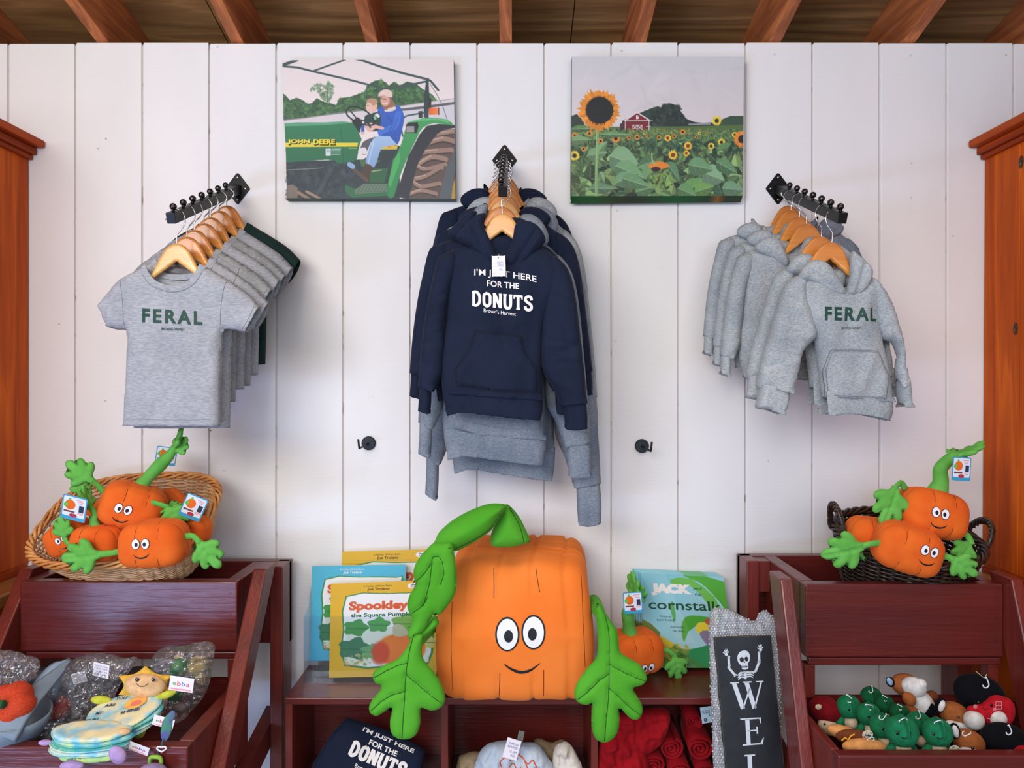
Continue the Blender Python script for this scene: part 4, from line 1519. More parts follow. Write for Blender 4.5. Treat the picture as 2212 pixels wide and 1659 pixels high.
pos = P(272, 1160, 1.99)
brot = (0.60, -0.06, -0.10)
bpos = P(274, 1120, 2.02) - Euler(brot).to_matrix() @ Vector((0, 0, 0.10))
bl, bpt = basket('tan rectangular wicker basket tilted forward, full of pumpkin toys, on the left stand', bpos, brot,
    lambda u: (0.150 + 0.088 * u ** 0.8, 0.100 + 0.070 * u ** 0.8, -0.065 + 0.165 * u), 3.0, 33, 0.0031, 36, m_wick, m_wick2)
br, brt = basket('round dark brown wicker basket with two hoop handles, on the right stand', P(1950, 1203, 2.02), (0.26, 0.05, 0),
    lambda u: (0.135 + 0.050 * u ** 0.7, 0.120 + 0.045 * u ** 0.7, -0.095 + 0.155 * u), 2.0, 26, 0.0036, 28, m_dwk, m_dwk, amp=0.0045, seed=4)
for s_, hh in ((-1, 0.085), (1, 0.06)):
    pts = []
    for k in range(13):
        a = PI * k / 12
        pts.append((s_ * (0.187 + 0.022 * math.sin(a)), -0.045 * math.cos(a) * (1.0), 0.055 + hh * math.sin(a) ** 0.8))
    core = spline(pts, 4)
    h1 = MB()
    h1.tube(core, 0.0062, 8)
    h1.build('handle', m_dwk, br, smooth=True)
    for q in range(2):
        w_ = []
        for i, c in enumerate(core):
            a = i * 0.9 + q * PI
            w_.append((c[0] + 0.0075 * math.cos(a), c[1] + 0.0075 * math.sin(a) * 0.5, c[2] + 0.0075 * math.sin(a)))
        MB().tube(w_, 0.0028, 5).build('handle_wrap', m_dwk, br, smooth=True)

# pumpkin toys in the tan basket
Z2 = lambda a: (0, 0, a)
pumpkin_toy('orange pumpkin toy lying highest in the tan basket, its long green stem pointing up', P(288, 1092, 1.93), (0.15, 0.32, 0.45), 0.93,
    stem=([(0.0, 0.02, .045), (0.010, 0.02, .078), (0.030, 0.02, .125), (0.044, 0.02, .158), (0.050, 0.02, .185)], [.024, .016, .019, .014, .010]),
    armL_=([(-.07, .03, .0), (-.10, .035, .02), (-.125, .03, .035)], (0, -1.2, 0), 0.9), armR_=([(.03, -.03, .025), (.05, -.065, .040), (.085, -.07, .038)], (0.4, 2.2, 0), 0.9), fc=(-.022, -.002))
pumpkin_toy('front orange pumpkin toy in the tan basket with a leaf hand hanging over the rim', P(335, 1172, 1.845), (0.05, -0.02, 0.10), 0.93, stem=None,
    armL_=([(-.075, -.01, -.015), (-.10, -.02, -.018), (-.135, -.03, -.018)], (0.2, -1.65, 0), 1.05), armR_=([(.075, -.01, .015), (.105, -.02, .018), (.125, -.03, .0)], (0.25, 2.5, 0), 0.95), fc=(-.012, .008))
pumpkin_toy('orange pumpkin toy at the left of the tan basket, behind a leaf hand', P(212, 1172, 1.875), (0.0, 0.05, -0.1), 0.72,
    stem=([(-.012, 0, .05), (-.020, 0, .075), (-.018, 0, .10), (-.035, 0, .125)], [.02, .014, .011, .009]),
    armL_=([(-.07, -.02, -.01), (-.095, -.03, .0), (-.10, -.035, .02)], (0.3, -0.2, 0), 0.9), fc=(.006, -.012))
pumpkin_toy('dim orange pumpkin toy at the far left corner inside the tan basket', P(150, 1158, 1.915), (0.1, -0.45, 0.1), 0.66, armL_=None, fc=(0, 0))
pumpkin_toy('orange pumpkin toy tucked behind the tag at the left of the tan basket', P(212, 1118, 2.0), (0.0, 0.2, 0.1), 0.70, fc=(.0, .0),
    armL_=([(-.07, .0, .03), (-.075, -.01, .06), (-.07, -.015, .08)], (0, -0.3, 0), 0.9))
pumpkin_toy('dim orange pumpkin toy at the right end inside the tan basket', P(412, 1142, 1.96), (0.1, 0.15, -0.1), 0.60, fc=(-.05, 0), face=False,
    armR_=([(.06, -.01, .0), (.07, -.03, -.02), (.06, -.04, -.04)], (0.3, 2.9, 0), 0.7))
pumpkin_toy('upside-down orange pumpkin toy behind the others in the tan basket, stem forward', P(370, 1100, 2.03), (0.3, 0.5, -0.6), 0.70, face=False,
    stem=([(0, -.03, .05), (0.02, -.04, .07), (0.05, -.05, .075), (0.08, -.05, .09)], [.02, .015, .013, .010]))
plush_tag('toy_tag', 'blue-edged card tag hanging at the left side of the tan basket', P(160, 1098, 1.84), (0.1, 0.22, -0.1), 0.066, 0.062)
plush_tag('toy_tag', 'blue-edged card tag leaning at the right side of the tan basket', P(418, 1096, 1.90), (0.1, 0.42, 0.2), 0.055, 0.062)
plush_tag('toy_tag', 'blue-edged card tag behind the tall curled stem of the tan basket', P(359, 985, 2.09), (0.0, 0.15, 0.2), 0.055, 0.052)

# pumpkin toys in the dark basket
pumpkin_toy('orange pumpkin toy on top in the dark basket, tall stem curving to the right', P(2008, 1108, 1.93), (-0.12, 0.25, 0.0), 1.0,
    stem=([(0.008, 0.0, .045), (0.014, 0, .085), (0.008, 0, .120), (0.030, 0, .155), (0.045, 0, .165)], [.030, .019, .017, .015, .010]),
    armL_=([(-.08, -.01, .045), (-.10, -.02, .055), (-.118, -.03, .035)], (0.2, 3.3, 0), 1.1), armR_=([(.078, -.01, -.030), (.095, -.02, -.035), (.102, -.03, -.055)], (0.3, 3.6, 0), 0.8), fc=(-.012, -.006))
pumpkin_toy('orange pumpkin toy lying at the front right in the dark basket, face tilted', P(1958, 1182, 1.875), (0.15, 0.28, -0.18), 0.95,
    armL_=([(-.070, -.03, .0), (-.10, -.05, -.005), (-.125, -.055, -.02)], (0.35, -2.1, 0), 1.15), armR_=([(.078, -.02, .010), (.095, -.03, .015), (.10, -.035, .01)], (0.3, 1.9, 0), 0.8), fc=(.032, .018))
pumpkin_toy('orange pumpkin toy at the left in the dark basket, behind the one lying in front', P(1885, 1158, 1.96), (0.0, 0.15, -0.05), 0.80,
    armL_=([(-.07, -.02, -.0), (-.08, -.03, -.02), (-.065, -.04, -.035)], (0.3, 2.0, 0), 0.8), fc=(.010, .002))
plush_tag('toy_tag', 'blue-edged card tag on the tall stem above the dark basket', P(2077, 1013, 1.86), (0.0, 0.07, 0.0), 0.046, 0.060)
plush_tag('toy_tag', 'blue-edged card tag half hidden behind the leaf hand in the dark basket', P(1925, 1125, 1.99), (0.0, 0.10, -0.5), 0.046, 0.060)

# pumpkin toy sitting on the cubby shelf in front of the beanstalk book
pumpkin_toy('small orange pumpkin toy sitting on the shelf between the big pumpkin and the right-hand books', P(1370, 1405, 2.13), (0.12, 0.0, 0.35), 0.95,
    stem=([(-0.018, 0.0, .045), (-0.024, 0, .085), (-0.030, 0, .120), (-0.020, 0, .150), (-0.016, 0, .170)], [.026, .018, .019, .014, .010]),
    armR_=([(.070, -.02, .0), (.10, -.03, .0), (.125, -.035, -.020)], (0.3, 2.9, -.2), 0.85), fc=(.010, -.030))
plush_tag('toy_tag', 'blue-edged card tag on the stem of the small shelf pumpkin toy', P(1367, 1302, 2.06), (0.0, -0.06, 0.0), 0.053, 0.060)

# ------------------------------------------------------------------ the big pumpkin toy
def big_pumpkin():
    D = 1.93
    cxp, cyp = 1112, 1370
    c = Vector(((cxp - 1106) * 2.05 / F, 2.05 - D0, 0.793))
    t = thing('giant_pumpkin_plush', 'huge orange square pumpkin plush with green vine, leaf hands, on the shelf', 'soft toy', c)
    k = D / F
    def lx(px, dd=0.0):
        return (px - cxp) * (D + dd) / F + (cxp - 1106) * (dd - .13) / F
    hx, hy, hz = 0.200, 0.125, 0.178
    vs, fs = [], []
    gr = [(0, -0.70, 0.035, 0.028, 0.0), (0, 0.70, 0.035, 0.028, 0.0), (0, -0.22, 0.03, 0.03, 0.50), (0, 0.24, 0.03, 0.03, 0.50), (1, -.3, .05, .010, 0.2), (1, .3, .05, .010, 0.2)]
    vs, fs = squash(hx, hy, hz, 56, 7.5, 0.02, gr)
    out = []
    for x, y, z in vs:
        u, w = x / hx, z / hz
        # lean the front top edge back, bulge the sides, top panel domes up to the rear
        side = 1 + 0.055 * math.exp(-((w + 0.15) / 0.6) ** 2) * (abs(u) ** 3)
        x2 = x * side * (1 - 0.05 * max(0, w) ** 2) + (0.016 * (y / hy + 1) - 0.004) * max(0, w)
        y2 = y + 0.020 * max(0, w) * (1 if y < 0 else 0.6) - 0.012 * math.exp(-(w * w + u * u) * 1.4) * (1 if y < 0 else 0)
        z2 = z
        if w > 0.6:
            z2 += (y / hy + 1) * 0.026 * (w - 0.6) / 0.4 + 0.006 * math.sin(u * 7) * (w - .6)
            z2 -= 0.006 * math.exp(-(u / .12) ** 2) * (w - .6) / .4 * (1 if y > -0.9 * hy else 0.6)
        # soft dents
        z2 += 0.0015 * math.sin(u * 9 + y * 20)
        out.append((x2, y2, z2))
    mb = MB().add(out, fs)
    mb.build('body', p_big, t, smooth=True)
    bv = mb.bvh()
    def q(px, py):
        # photograph point on the front face
        Df = 1.93
        return ((px - 1106) * Df / F - c.x, CZ + (829.5 - py) * Df / F - c.z)
    st = [strip([q(1066, 1232), q(1067, 1262), q(1067, 1292)], 0.0016), strip([q(1158, 1232), q(1162, 1258), q(1166, 1280)], 0.0016),
          strip([q(1080, 1450), q(1079, 1480), q(1078, 1506)], 0.0016), strip([q(1174, 1443), q(1174, 1475), q(1174, 1502)], 0.0016),
          strip([q(976, 1300), q(975, 1400), q(978, 1490)], 0.0012), strip([q(1258, 1250), q(1260, 1350), q(1264, 1440)], 0.0012)]
    for s_ in st:
        decal('panel_stitch', [s_], bv, f_seam, t, off=0.0009, cut=0.012)
    tp = [strip([q(986, 1226), q(1020, 1227), q(1060, 1232), q(1110, 1226), q(1160, 1232), q(1200, 1226), q(1240, 1224)], 0.0016, n=4)]
    # generic toy face: plain round eyes and one smile
    e1, e2 = q(1096, 1366), q(1152, 1362)
    r1, r2 = 26 * k, 36 * k
    for ee, dx in ((e1, .003), (e2, -.003)):
        decal('eye_rim', [disc2(ee[0], ee[1], r1, r2, 40)], bv, f_blackt, t, off=0.0012, cut=0.012)
        decal('eye', [disc2(ee[0], ee[1], r1 - .0045, r2 - .0045, 40)], bv, f_white, t, off=0.0022, cut=0.012)
        decal('pupil', [disc2(ee[0] + dx, ee[1] - .004, .0115, .0155, 28)], bv, f_blackt, t, off=0.0032, cut=0.012)
    sp = [q(1090, 1430), q(1104, 1440), q(1124, 1447), q(1145, 1443), q(1166, 1428)]
    decal('smile', [strip(sp, [.003, .006, .008, .006, .002], n=8)], bv, f_blackt, t, off=0.0014, cut=0.012)
    # green pieces: outline in crop pixels (2.9625 px per photo px, origin 780,1070)
    def G(pts, DD):
        return [((780 + p[0] / 2.9625 - 1106) * DD / F - c.x, CZ + (829.5 - 1070 - p[1] / 2.9625) * DD / F - c.z) + tuple(p[2:]) for p in pts]
    def green(name, outline, DD, T, R, veins, h=0.0055, warp=None, T2=None):
        ol = smooth_poly(G(outline, DD), 3)
        vg = [G(v, DD) for v in veins]
        fo = []
        for v in vg:
            for a, b in zip(v[:-1], v[1:]):
                fo.append((a[0], a[1], b[0], b[1], -0.0045, 0.0042))
        V, Fc = inflate(ol, T, R, h, folds=fo)
        if warp:
            V = [warp(*v) for v in V]
        y0 = DD - D0 - c.y
        V = [(x, y + y0, z) for x, y, z in V]
        mbb = MB().add(V, Fc)
        o = mbb.build(name, p_biggreen, t, smooth=True)
        b2 = mbb.bvh()
        sh = [strip(v, 0.0015, n=4) for v in vg]
        if sh:
            s_o = decal('vein_stitch', sh, b2, f_gseam, o, off=0.0013, cut=0.006)
        return o
    green('leaf_hand', [(322, 910), (300, 960), (235, 1045), (150, 1085), (85, 1125), (75, 1165), (90, 1200), (128, 1215), (120, 1250), (70, 1310), (50, 1360), (65, 1400), (105, 1410), (150, 1385), (198, 1355), (185, 1440), (190, 1510), (215, 1545), (260, 1562), (320, 1555), (360, 1520), (380, 1450), (383, 1362), (450, 1378), (510, 1360), (538, 1310), (530, 1250), (500, 1180), (450, 1110), (400, 1050), (388, 980), (395, 890)],
          1.80, 0.017, 0.030, [[(335, 900), (310, 1000), (290, 1150), (282, 1300), (266, 1540)], [(293, 1135), (360, 1190), (430, 1250), (525, 1325)], [(303, 1060), (240, 1078), (160, 1115), (85, 1158)], [(284, 1240), (200, 1265), (130, 1310), (65, 1370)]])
    green('leaf_hand', [(1515, 690), (1590, 790), (1640, 870), (1650, 960), (1670, 1015), (1780, 1080), (1825, 1150), (1825, 1190), (1790, 1218), (1740, 1235), (1770, 1290), (1800, 1350), (1795, 1410), (1765, 1435), (1720, 1425), (1652, 1358), (1655, 1430), (1640, 1520), (1600, 1565), (1550, 1583), (1500, 1555), (1475, 1480), (1475, 1380), (1480, 1330), (1440, 1342), (1390, 1325), (1365, 1285), (1370, 1230), (1400, 1170), (1450, 1100), (1508, 1030), (1515, 900), (1502, 760)],
          1.83, 0.017, 0.030, [[(1560, 770), (1580, 860), (1582, 1000), (1580, 1250), (1565, 1400), (1552, 1560)], [(1582, 1130), (1520, 1170), (1460, 1230), (1378, 1300)], [(1585, 1070), (1650, 1105), (1720, 1140), (1815, 1178)], [(1580, 1220), (1640, 1270), (1700, 1330), (1790, 1400)]])
    # upper arm lying against the side of the body
    green('arm', [(470, 780), (420, 830), (350, 850), (330, 920), (290, 990), (330, 1060), (385, 1040), (392, 960), (430, 890), (500, 820)], 1.845, 0.020, 0.03, [])
    green('vine_leaf', [(465, 305), (520, 306), (580, 308), (600, 400), (612, 520), (605, 620), (560, 700), (500, 768), (474, 752), (440, 800), (410, 860), (350, 920), (305, 915), (300, 880), (330, 790), (303, 742), (295, 700), (310, 640), (352, 565), (337, 525), (340, 460), (380, 390), (430, 335)],
          1.83, 0.019, 0.03, [[(580, 330), (560, 330)], [(400, 700), (440, 560), (455, 440), (462, 390), (500, 385), (525, 430), (530, 500), (510, 560)], [(330, 560), (400, 500), (450, 430)], [(330, 745), (400, 690), (430, 640)]])
    for a_, m_, b_ in ((P(940, 1345, 2.05), P(915, 1372, 1.95), P(897, 1398, 1.805)), (P(1282, 1300, 2.08), P(1292, 1318, 1.96), P(1306, 1345, 1.835))):
        pts_ = spline([a_ - c, m_ - c, b_ - c], 6)
        MB().tube(pts_, interp([.020, .017, .010], len(pts_)), 12).build('arm', p_biggreen, t, smooth=True)
    green('vine', [(925, 60), (880, 52), (820, 54), (740, 78), (650, 120), (570, 170), (500, 235), (478, 280), (465, 318), (520, 345), (590, 358), (640, 345), (740, 290), (800, 250), (840, 215), (880, 150), (915, 92)], 1.905, 0.046, 0.05,
          [[(600, 330), (700, 285), (800, 225), (850, 180), (900, 100)]])
    green('vine', [(925, 58), (955, 70), (1000, 120), (1040, 190), (1080, 285), (1060, 305), (960, 330), (840, 326), (830, 260), (850, 200), (895, 110)], 1.96, 0.040, 0.04, [[(950, 75), (985, 130), (1020, 200), (1045, 300)]])
big_pumpkin()
# ------------------------------------------------------------------ painted flat pictures (vertex colours on fine grids)
class Paint:
    """small software painter working in crop coordinates"""
    def __init__(s, x0, y0, x1, y1, w, h, bg):
        s.x0, s.y0, s.x1, s.y1, s.w, s.h = x0, y0, x1, y1, w, h
        s.a = np.zeros((h, w, 3))
        s.a[:] = bg
        s.rs = np.random.RandomState(7)
    def _g(s, xa, ya, xb, yb):
        kx, ky = s.w / (s.x1 - s.x0), s.h / (s.y1 - s.y0)
        i0, i1 = max(0, int((xa - s.x0) * kx) - 1), min(s.w, int((xb - s.x0) * kx) + 2)
        j0, j1 = max(0, int((ya - s.y0) * ky) - 1), min(s.h, int((yb - s.y0) * ky) + 2)
        if i1 <= i0 or j1 <= j0:
            return None
        X, Y = np.meshgrid(s.x0 + (np.arange(i0, i1) + .5) / kx, s.y0 + (np.arange(j0, j1) + .5) / ky)
        return i0, i1, j0, j1, X, Y
    def poly(s, pts, c, al=1.0, sm=0, c2=None, grad=(0, 1)):
        if sm:
            pts = smooth_poly(pts, sm)
        xs = [p[0] for p in pts]
        ys = [p[1] for p in pts]
        g = s._g(min(xs), min(ys), max(xs), max(ys))
        if not g:
            return
        i0, i1, j0, j1, X, Y = g
        m = inside([(p[0], p[1]) for p in pts], X, Y).astype(float)
        dx = (s.x1 - s.x0) / s.w * 0.33
        m = (m + inside(pts_ := [(p[0], p[1]) for p in pts], X + dx, Y + dx) + inside(pts_, X - dx, Y + dx) + inside(pts_, X, Y - dx)) / 4 * al
        col = np.array(c, float)
        if c2 is not None:
            u = ((X - min(xs)) * grad[0] / (max(xs) - min(xs) + 1e-6) + (Y - min(ys)) * grad[1] / (max(ys) - min(ys) + 1e-6))
            u = np.clip(u, 0, 1)[..., None]
            col = np.array(c, float) * (1 - u) + np.array(c2, float) * u
        m = m[..., None]
        s.a[j0:j1, i0:i1] = s.a[j0:j1, i0:i1] * (1 - m) + col * m
    def ell(s, cx, cy, rx, ry, c, al=1.0, rot=0.0, soft=0.15):
        r = max(rx, ry)
        g = s._g(cx - r, cy - r, cx + r, cy + r)
        if not g:
            return
        i0, i1, j0, j1, X, Y = g
        co, si = math.cos(rot), math.sin(rot)
        u = ((X - cx) * co + (Y - cy) * si) / rx
        v = (-(X - cx) * si + (Y - cy) * co) / ry
        d = np.sqrt(u * u + v * v)
        m = (np.clip((1 - d) / soft, 0, 1) * al)[..., None]
        s.a[j0:j1, i0:i1] = s.a[j0:j1, i0:i1] * (1 - m) + np.array(c, float) * m
    def line(s, pts, w, c, al=1.0, sm=0):
        if sm:
            pts = [tuple(p) for p in spline(pts, sm)]
        for a, b in zip(pts[:-1], pts[1:]):
            g = s._g(min(a[0], b[0]) - w, min(a[1], b[1]) - w, max(a[0], b[0]) + w, max(a[1], b[1]) + w)
            if not g:
                continue
            i0, i1, j0, j1, X, Y = g
            d, _, _ = nearest([(a, b)], X, Y)
            e = (s.x1 - s.x0) / s.w
            m = (np.clip((w / 2 - d) / e + 0.5, 0, 1) * al)[..., None]
            s.a[j0:j1, i0:i1] = s.a[j0:j1, i0:i1] * (1 - m) + np.array(c, float) * m
    def blobs(s, region, n, rmin, rmax, cols, al=0.8, asp=1.0):
        xs = [p[0] for p in region]
        ys = [p[1] for p in region]
        k = 0
        X = s.rs.uniform(min(xs), max(xs), n * 3)
        Y = s.rs.uniform(min(ys), max(ys), n * 3)
        m = inside(region, X, Y)
        for x, y in list(zip(X[m], Y[m]))[:n]:
            c = np.array(cols[s.rs.randint(len(cols))], float) * s.rs.uniform(.85, 1.12)
            r = s.rs.uniform(rmin, rmax)
            s.ell(x, y, r, r * asp * s.rs.uniform(.5, 1), np.clip(c, 0, 255), al, s.rs.uniform(0, 3), 0.4)

def srgb2lin(a):
    a = np.clip(a / 255.0, 0, 1)
    return np.where(a <= 0.04045, a / 12.92, ((a + 0.055) / 1.055) ** 2.4)

def print_mesh(name, paint, pos, m, parent):
    """pos(u, v) -> xyz, u right 0..1, v down 0..1"""
    w, h = paint.w, paint.h
    U, V = np.meshgrid(np.linspace(0, 1, w), np.linspace(0, 1, h))
    co = np.stack(pos(U, V), -1).reshape(-1, 3)
    idx = np.arange(w * h).reshape(h, w)
    f = np.stack([idx[:-1, :-1], idx[1:, :-1], idx[1:, 1:], idx[:-1, 1:]], -1).reshape(-1, 4)
    me = bpy.data.meshes.new(name)
    me.vertices.add(len(co))
    me.vertices.foreach_set('co', co.astype('f').ravel())
    me.loops.add(f.size)
    me.loops.foreach_set('vertex_index', f.ravel().astype('i'))
    me.polygons.add(len(f))
    me.polygons.foreach_set('loop_start', (np.arange(len(f)) * 4).astype('i'))
    me.update(calc_edges=True)
    at = me.color_attributes.new('print', 'FLOAT_COLOR', 'POINT')
    c = np.concatenate([srgb2lin(paint.a).reshape(-1, 3), np.ones((w * h, 1))], 1)
    at.data.foreach_set('color', c.astype('f').ravel())
    me.materials.append(m)
    o = bpy.data.objects.new(name, me)
    link(o, parent)
    return o

m_print = printmat('canvas_print_ink', 0.55)
m_cover = printmat('glossy_cover_ink', 0.25, 0.6)
RW, RH = 370, 305

def leaf_poly(p, cx, cy, L, ang, wd, c, vein=(150, 180, 120)):
    """heart leaf with a lighter midrib and a darker half"""
    co, si = math.cos(ang), math.sin(ang)
    def T_(u, v):
        return (cx + (u * co - v * si) * L, cy + (u * si + v * co) * L)
    up = [T_(0, 0), T_(.1, wd * .7), T_(.35, wd), T_(.7, wd * .6), T_(1, 0)]
    dn = [T_(0, 0), T_(.1, -wd * .7), T_(.35, -wd), T_(.7, -wd * .6), T_(1, 0)]
    c = np.array(c, float)
    p.poly([(q[0], q[1]) for q in smooth_open(up)], c * .82)
    p.poly([(q[0], q[1]) for q in smooth_open(dn)], c * 1.08)
    p.line([T_(0, 0), T_(1, 0)], max(3, L * .02), vein, .8)
    for k in (.25, .5, .72):
        p.line([T_(k * .8, 0), T_(k + .12, wd * (1 - k) * .9)], max(2.4, L * .012), vein, .5)
        p.line([T_(k * .8, 0), T_(k + .12, -wd * (1 - k) * .9)], max(2.4, L * .012), vein, .5)

def smooth_open(pts):
    return [tuple(q) for q in spline(pts, 5)]

def sunflower(p, x, y, r, petal, centre, n=None, cr=.45):
    n = n or max(10, int(10 + r / 6))
    for ring in (0, 1):
        for k in range(n):
            a = 2 * PI * (k + ring * .5) / n + p.rs.uniform(-.05, .05)
            rr = r * p.rs.uniform(.86, 1.02) * (1 if ring else .93)
            c = np.array(petal, float) * p.rs.uniform(.88, 1.06)
            w = r * 3.0 / n
            b = (x + math.cos(a) * r * cr * .8, y + math.sin(a) * r * cr * .8)
            t_ = (x + math.cos(a) * rr, y + math.sin(a) * rr)
            m_ = (x + math.cos(a) * r * .68, y + math.sin(a) * r * .68)
            nx, ny = -math.sin(a) * w, math.cos(a) * w
            p.poly([b, (m_[0] + nx, m_[1] + ny), t_, (m_[0] - nx, m_[1] - ny)], np.clip(c, 0, 255))
    p.ell(x, y, r * cr, r * cr, centre, 1, 0, .12)

def canvas(label, D, TL, TR, BR, BL, paint, text=None, side_col=(60, 90, 80), bot_col=(26, 60, 40), th=0.032):
    """wrapped canvas on the wall; corners of the printed front in photo px at depth D"""
    q = [P(x, y, D) for x, y in (TL, TR, BR, BL)]
    c = (q[0] + q[1] + q[2] + q[3]) / 4
    t = thing('canvas_picture', label, 'picture', c)
    q = [v - c for v in q]
    def pos(U, V):
        r = []
        for k in range(3):
            r.append((1 - V) * ((1 - U) * q[0][k] + U * q[1][k]) + V * ((1 - U) * q[3][k] + U * q[2][k]))
        r[1] = r[1] - 0.0004
        return r
    mb = MB()
    fr = [tuple(v) for v in q]
    bk = [(v.x, -0.001 - c.y, v.z) for v in q]
    mb.add(fr + bk, [(0, 3, 2, 1), (4, 5, 6, 7), (0, 1, 5, 4), (1, 2, 6, 5), (2, 3, 7, 6), (3, 0, 4, 7)])
    mb.build('stretched_canvas', mat(label[:12] + '_edge', side_col, 0.6, col2=bot_col, nscale=8), t)
    print_mesh('printed_picture', paint, pos, m_print, t)
    return t, pos

# ---- left picture: tractor
TX = lambda q: q
p = Paint(92, 140, 1800, 1522, RW * 2, RH * 2, (232, 220, 216))
p.poly([(92, 140), (1800, 140), (1800, 560), (92, 800)], (226, 216, 214), 1, 0, (236, 222, 218), (0, 1))
G1 = [(60, 100, 70), (80, 125, 78), (44, 82, 62), (96, 140, 84), (70, 112, 66)]
tl = [(92, 470), (130, 500), (160, 540), (230, 515), (300, 545), (330, 580), (380, 570), (430, 520), (500, 560), (560, 570), (620, 590), (660, 520), (760, 510), (850, 480), (900, 470), (930, 400), (1010, 350), (1080, 340), (1150, 400), (1200, 360), (1260, 400), (1330, 360), (1420, 380), (1490, 440), (1580, 490), (1620, 540), (1640, 560), (1640, 620), (900, 690), (92, 750)]
p.poly(tl, (58, 92, 66))
p.blobs([(x, y + 8) for x, y in tl], 900, 8, 30, G1, .75)
p.blobs([(440, 380), (480, 390), (540, 350), (600, 400), (590, 470), (550, 560), (500, 560), (440, 440), (360, 460), (360, 430)], 130, 8, 26, [(120, 150, 120), (96, 130, 100), (130, 160, 124)], .7)
p.line([(540, 420), (535, 560)], 7, (90, 100, 80))
# pale greenhouse roofs behind
p.poly([(92, 745), (300, 720), (700, 670), (1100, 625), (1500, 565), (1800, 530), (1800, 800), (92, 800)], (214, 206, 208))
p.line([(92, 738), (300, 718), (700, 660), (900, 640)], 9, (140, 134, 140))
p.line([(1250, 605), (1500, 570), (1800, 530)], 8, (170, 164, 168))
p.line([(1270, 640), (1500, 615), (1800, 575)], 26, (96, 96, 104))
p.poly([(1280, 650), (1500, 630), (1800, 600), (1800, 740), (1280, 760)], (206, 204, 210))
# canopy frame
K = (62, 84, 84)
p.line([(80, 195), (240, 140)], 30, K)
p.line([(92, 200), (250, 215), (420, 260), (760, 340), (1100, 430), (1150, 436)], 20, K)
p.line([(400, 250), (720, 140)], 17, K)
p.line([(830, 135), (880, 145), (1080, 215), (1300, 280), (1540, 340), (1570, 360), (1640, 446)], 22, K)
p.line([(1150, 436), (1330, 400), (1540, 356)], 20, K)
p.line([(1555, 380), (1620, 480), (1680, 600), (1725, 740)], 6, (100, 104, 104), 1, 4)
# tractor dark body
p.poly([(110, 1150), (880, 1130), (1150, 960), (1250, 1000), (1240, 1522), (115, 1522)], (44, 60, 66))
p.blobs([(120, 1180), (760, 1180), (760, 1500), (120, 1500)], 260, 12, 50, [(40, 52, 58), (58, 74, 80), (34, 44, 50), (66, 80, 84)], .45)
p.line([(120, 1235), (480, 1215)], 5, (150, 160, 160))
p.line([(420, 1470), (590, 1180)], 40, (70, 86, 92), .5)
# hood
p.poly([(103, 770), (240, 762), (500, 762), (690, 752), (780, 768), (820, 810), (870, 930), (850, 980), (820, 1120), (790, 1150), (620, 1175), (600, 1140), (520, 1132), (112, 1160)], (44, 124, 84), 1, 0, (36, 106, 72), (0, 1))
p.poly([(103, 770), (500, 762), (690, 752), (760, 768), (500, 790), (103, 800)], (110, 176, 140), .7)
p.line([(652, 780), (672, 900), (682, 1165)], 5, (28, 84, 60))
p.poly([(107, 962), (834, 964), (824, 1002), (108, 1008)], (226, 206, 60))
p.poly([(740, 1012), (822, 1012), (818, 1024), (740, 1024)], (190, 190, 70), .7)
# white sticker
p.poly([(508, 1024), (558, 1022), (558, 1094), (508, 1094)], (214, 220, 222))
for k in range(5):
    p.line([(564, 1030 + k * 13), (656, 1026 + k * 13)], 5 if k else 9, (200, 214, 208), .8)
p.poly([(516, 1032), (550, 1030), (550, 1060), (516, 1062)], (170, 184, 190))
# tyre
p.poly([(1800, 830), (1700, 835), (1620, 880), (1550, 960), (1480, 1060), (1420, 1190), (1370, 1320), (1310, 1522), (1800, 1522)], (92, 76, 70))
for (a, b, c_, w) in [((1640, 880), (1780, 860), (1800, 880), 50), ((1560, 960), (1680, 930), (1800, 960), 60), ((1500, 1060), (1620, 1050), (1760, 1040), 56), ((1420, 1190), (1560, 1110), (1700, 1130), 60), ((1420, 1200), (1500, 1230), (1700, 1180), 44), ((1370, 1330), (1500, 1300), (1660, 1210), 50), ((1350, 1340), (1450, 1400), (1640, 1370), 48), ((1330, 1480), (1450, 1440), (1600, 1470), 46)]:
    p.line([a, b, c_], w, (150, 122, 106), 1, 4)
    p.line([(a[0], a[1] + w * .45), (b[0], b[1] + w * .45), (c_[0], c_[1] + w * .45)], w * .28, (64, 52, 50), .9, 4)
    p.line([(a[0], a[1] - w * .3), (b[0], b[1] - w * .3)], w * .2, (196, 168, 148), .8)
p.poly([(1800, 1020), (1760, 1110), (1700, 1260), (1660, 1400), (1640, 1522), (1760, 1522), (1780, 1300), (1800, 1200)], (84, 92, 96))
p.poly([(1800, 1300), (1770, 1400), (1755, 1522), (1800, 1522)], (176, 140, 56))
# dark wheel arch, fender
p.poly([(1800, 790), (1640, 780), (1520, 800), (1450, 880), (1330, 1100), (1200, 1500), (1330, 1522), (1420, 1190), (1500, 1040), (1620, 880), (1700, 835), (1800, 820)], (44, 50, 56))
p.poly([(1122, 1500), (1180, 1500), (1230, 1340), (1320, 1120), (1420, 920), (1480, 820), (1600, 770), (1780, 796), (1740, 745), (1640, 722), (1500, 720), (1420, 740), (1340, 770), (1300, 850), (1270, 960), (1200, 1120), (1150, 1280), (1120, 1400)], (66, 156, 90), 1, 2, (46, 132, 76), (0, 1))
p.line([(1330, 770), (1450, 740), (1640, 735), (1740, 760)], 20, (110, 190, 130), .7, 4)
p.poly([(1180, 1130), (1250, 1050), (1250, 1150), (1150, 1400), (1125, 1380)], (76, 184, 92), .7)
p.poly([(1310, 790), (1340, 765), (1430, 762), (1440, 800), (1420, 870), (1310, 868)], (34, 40, 44))
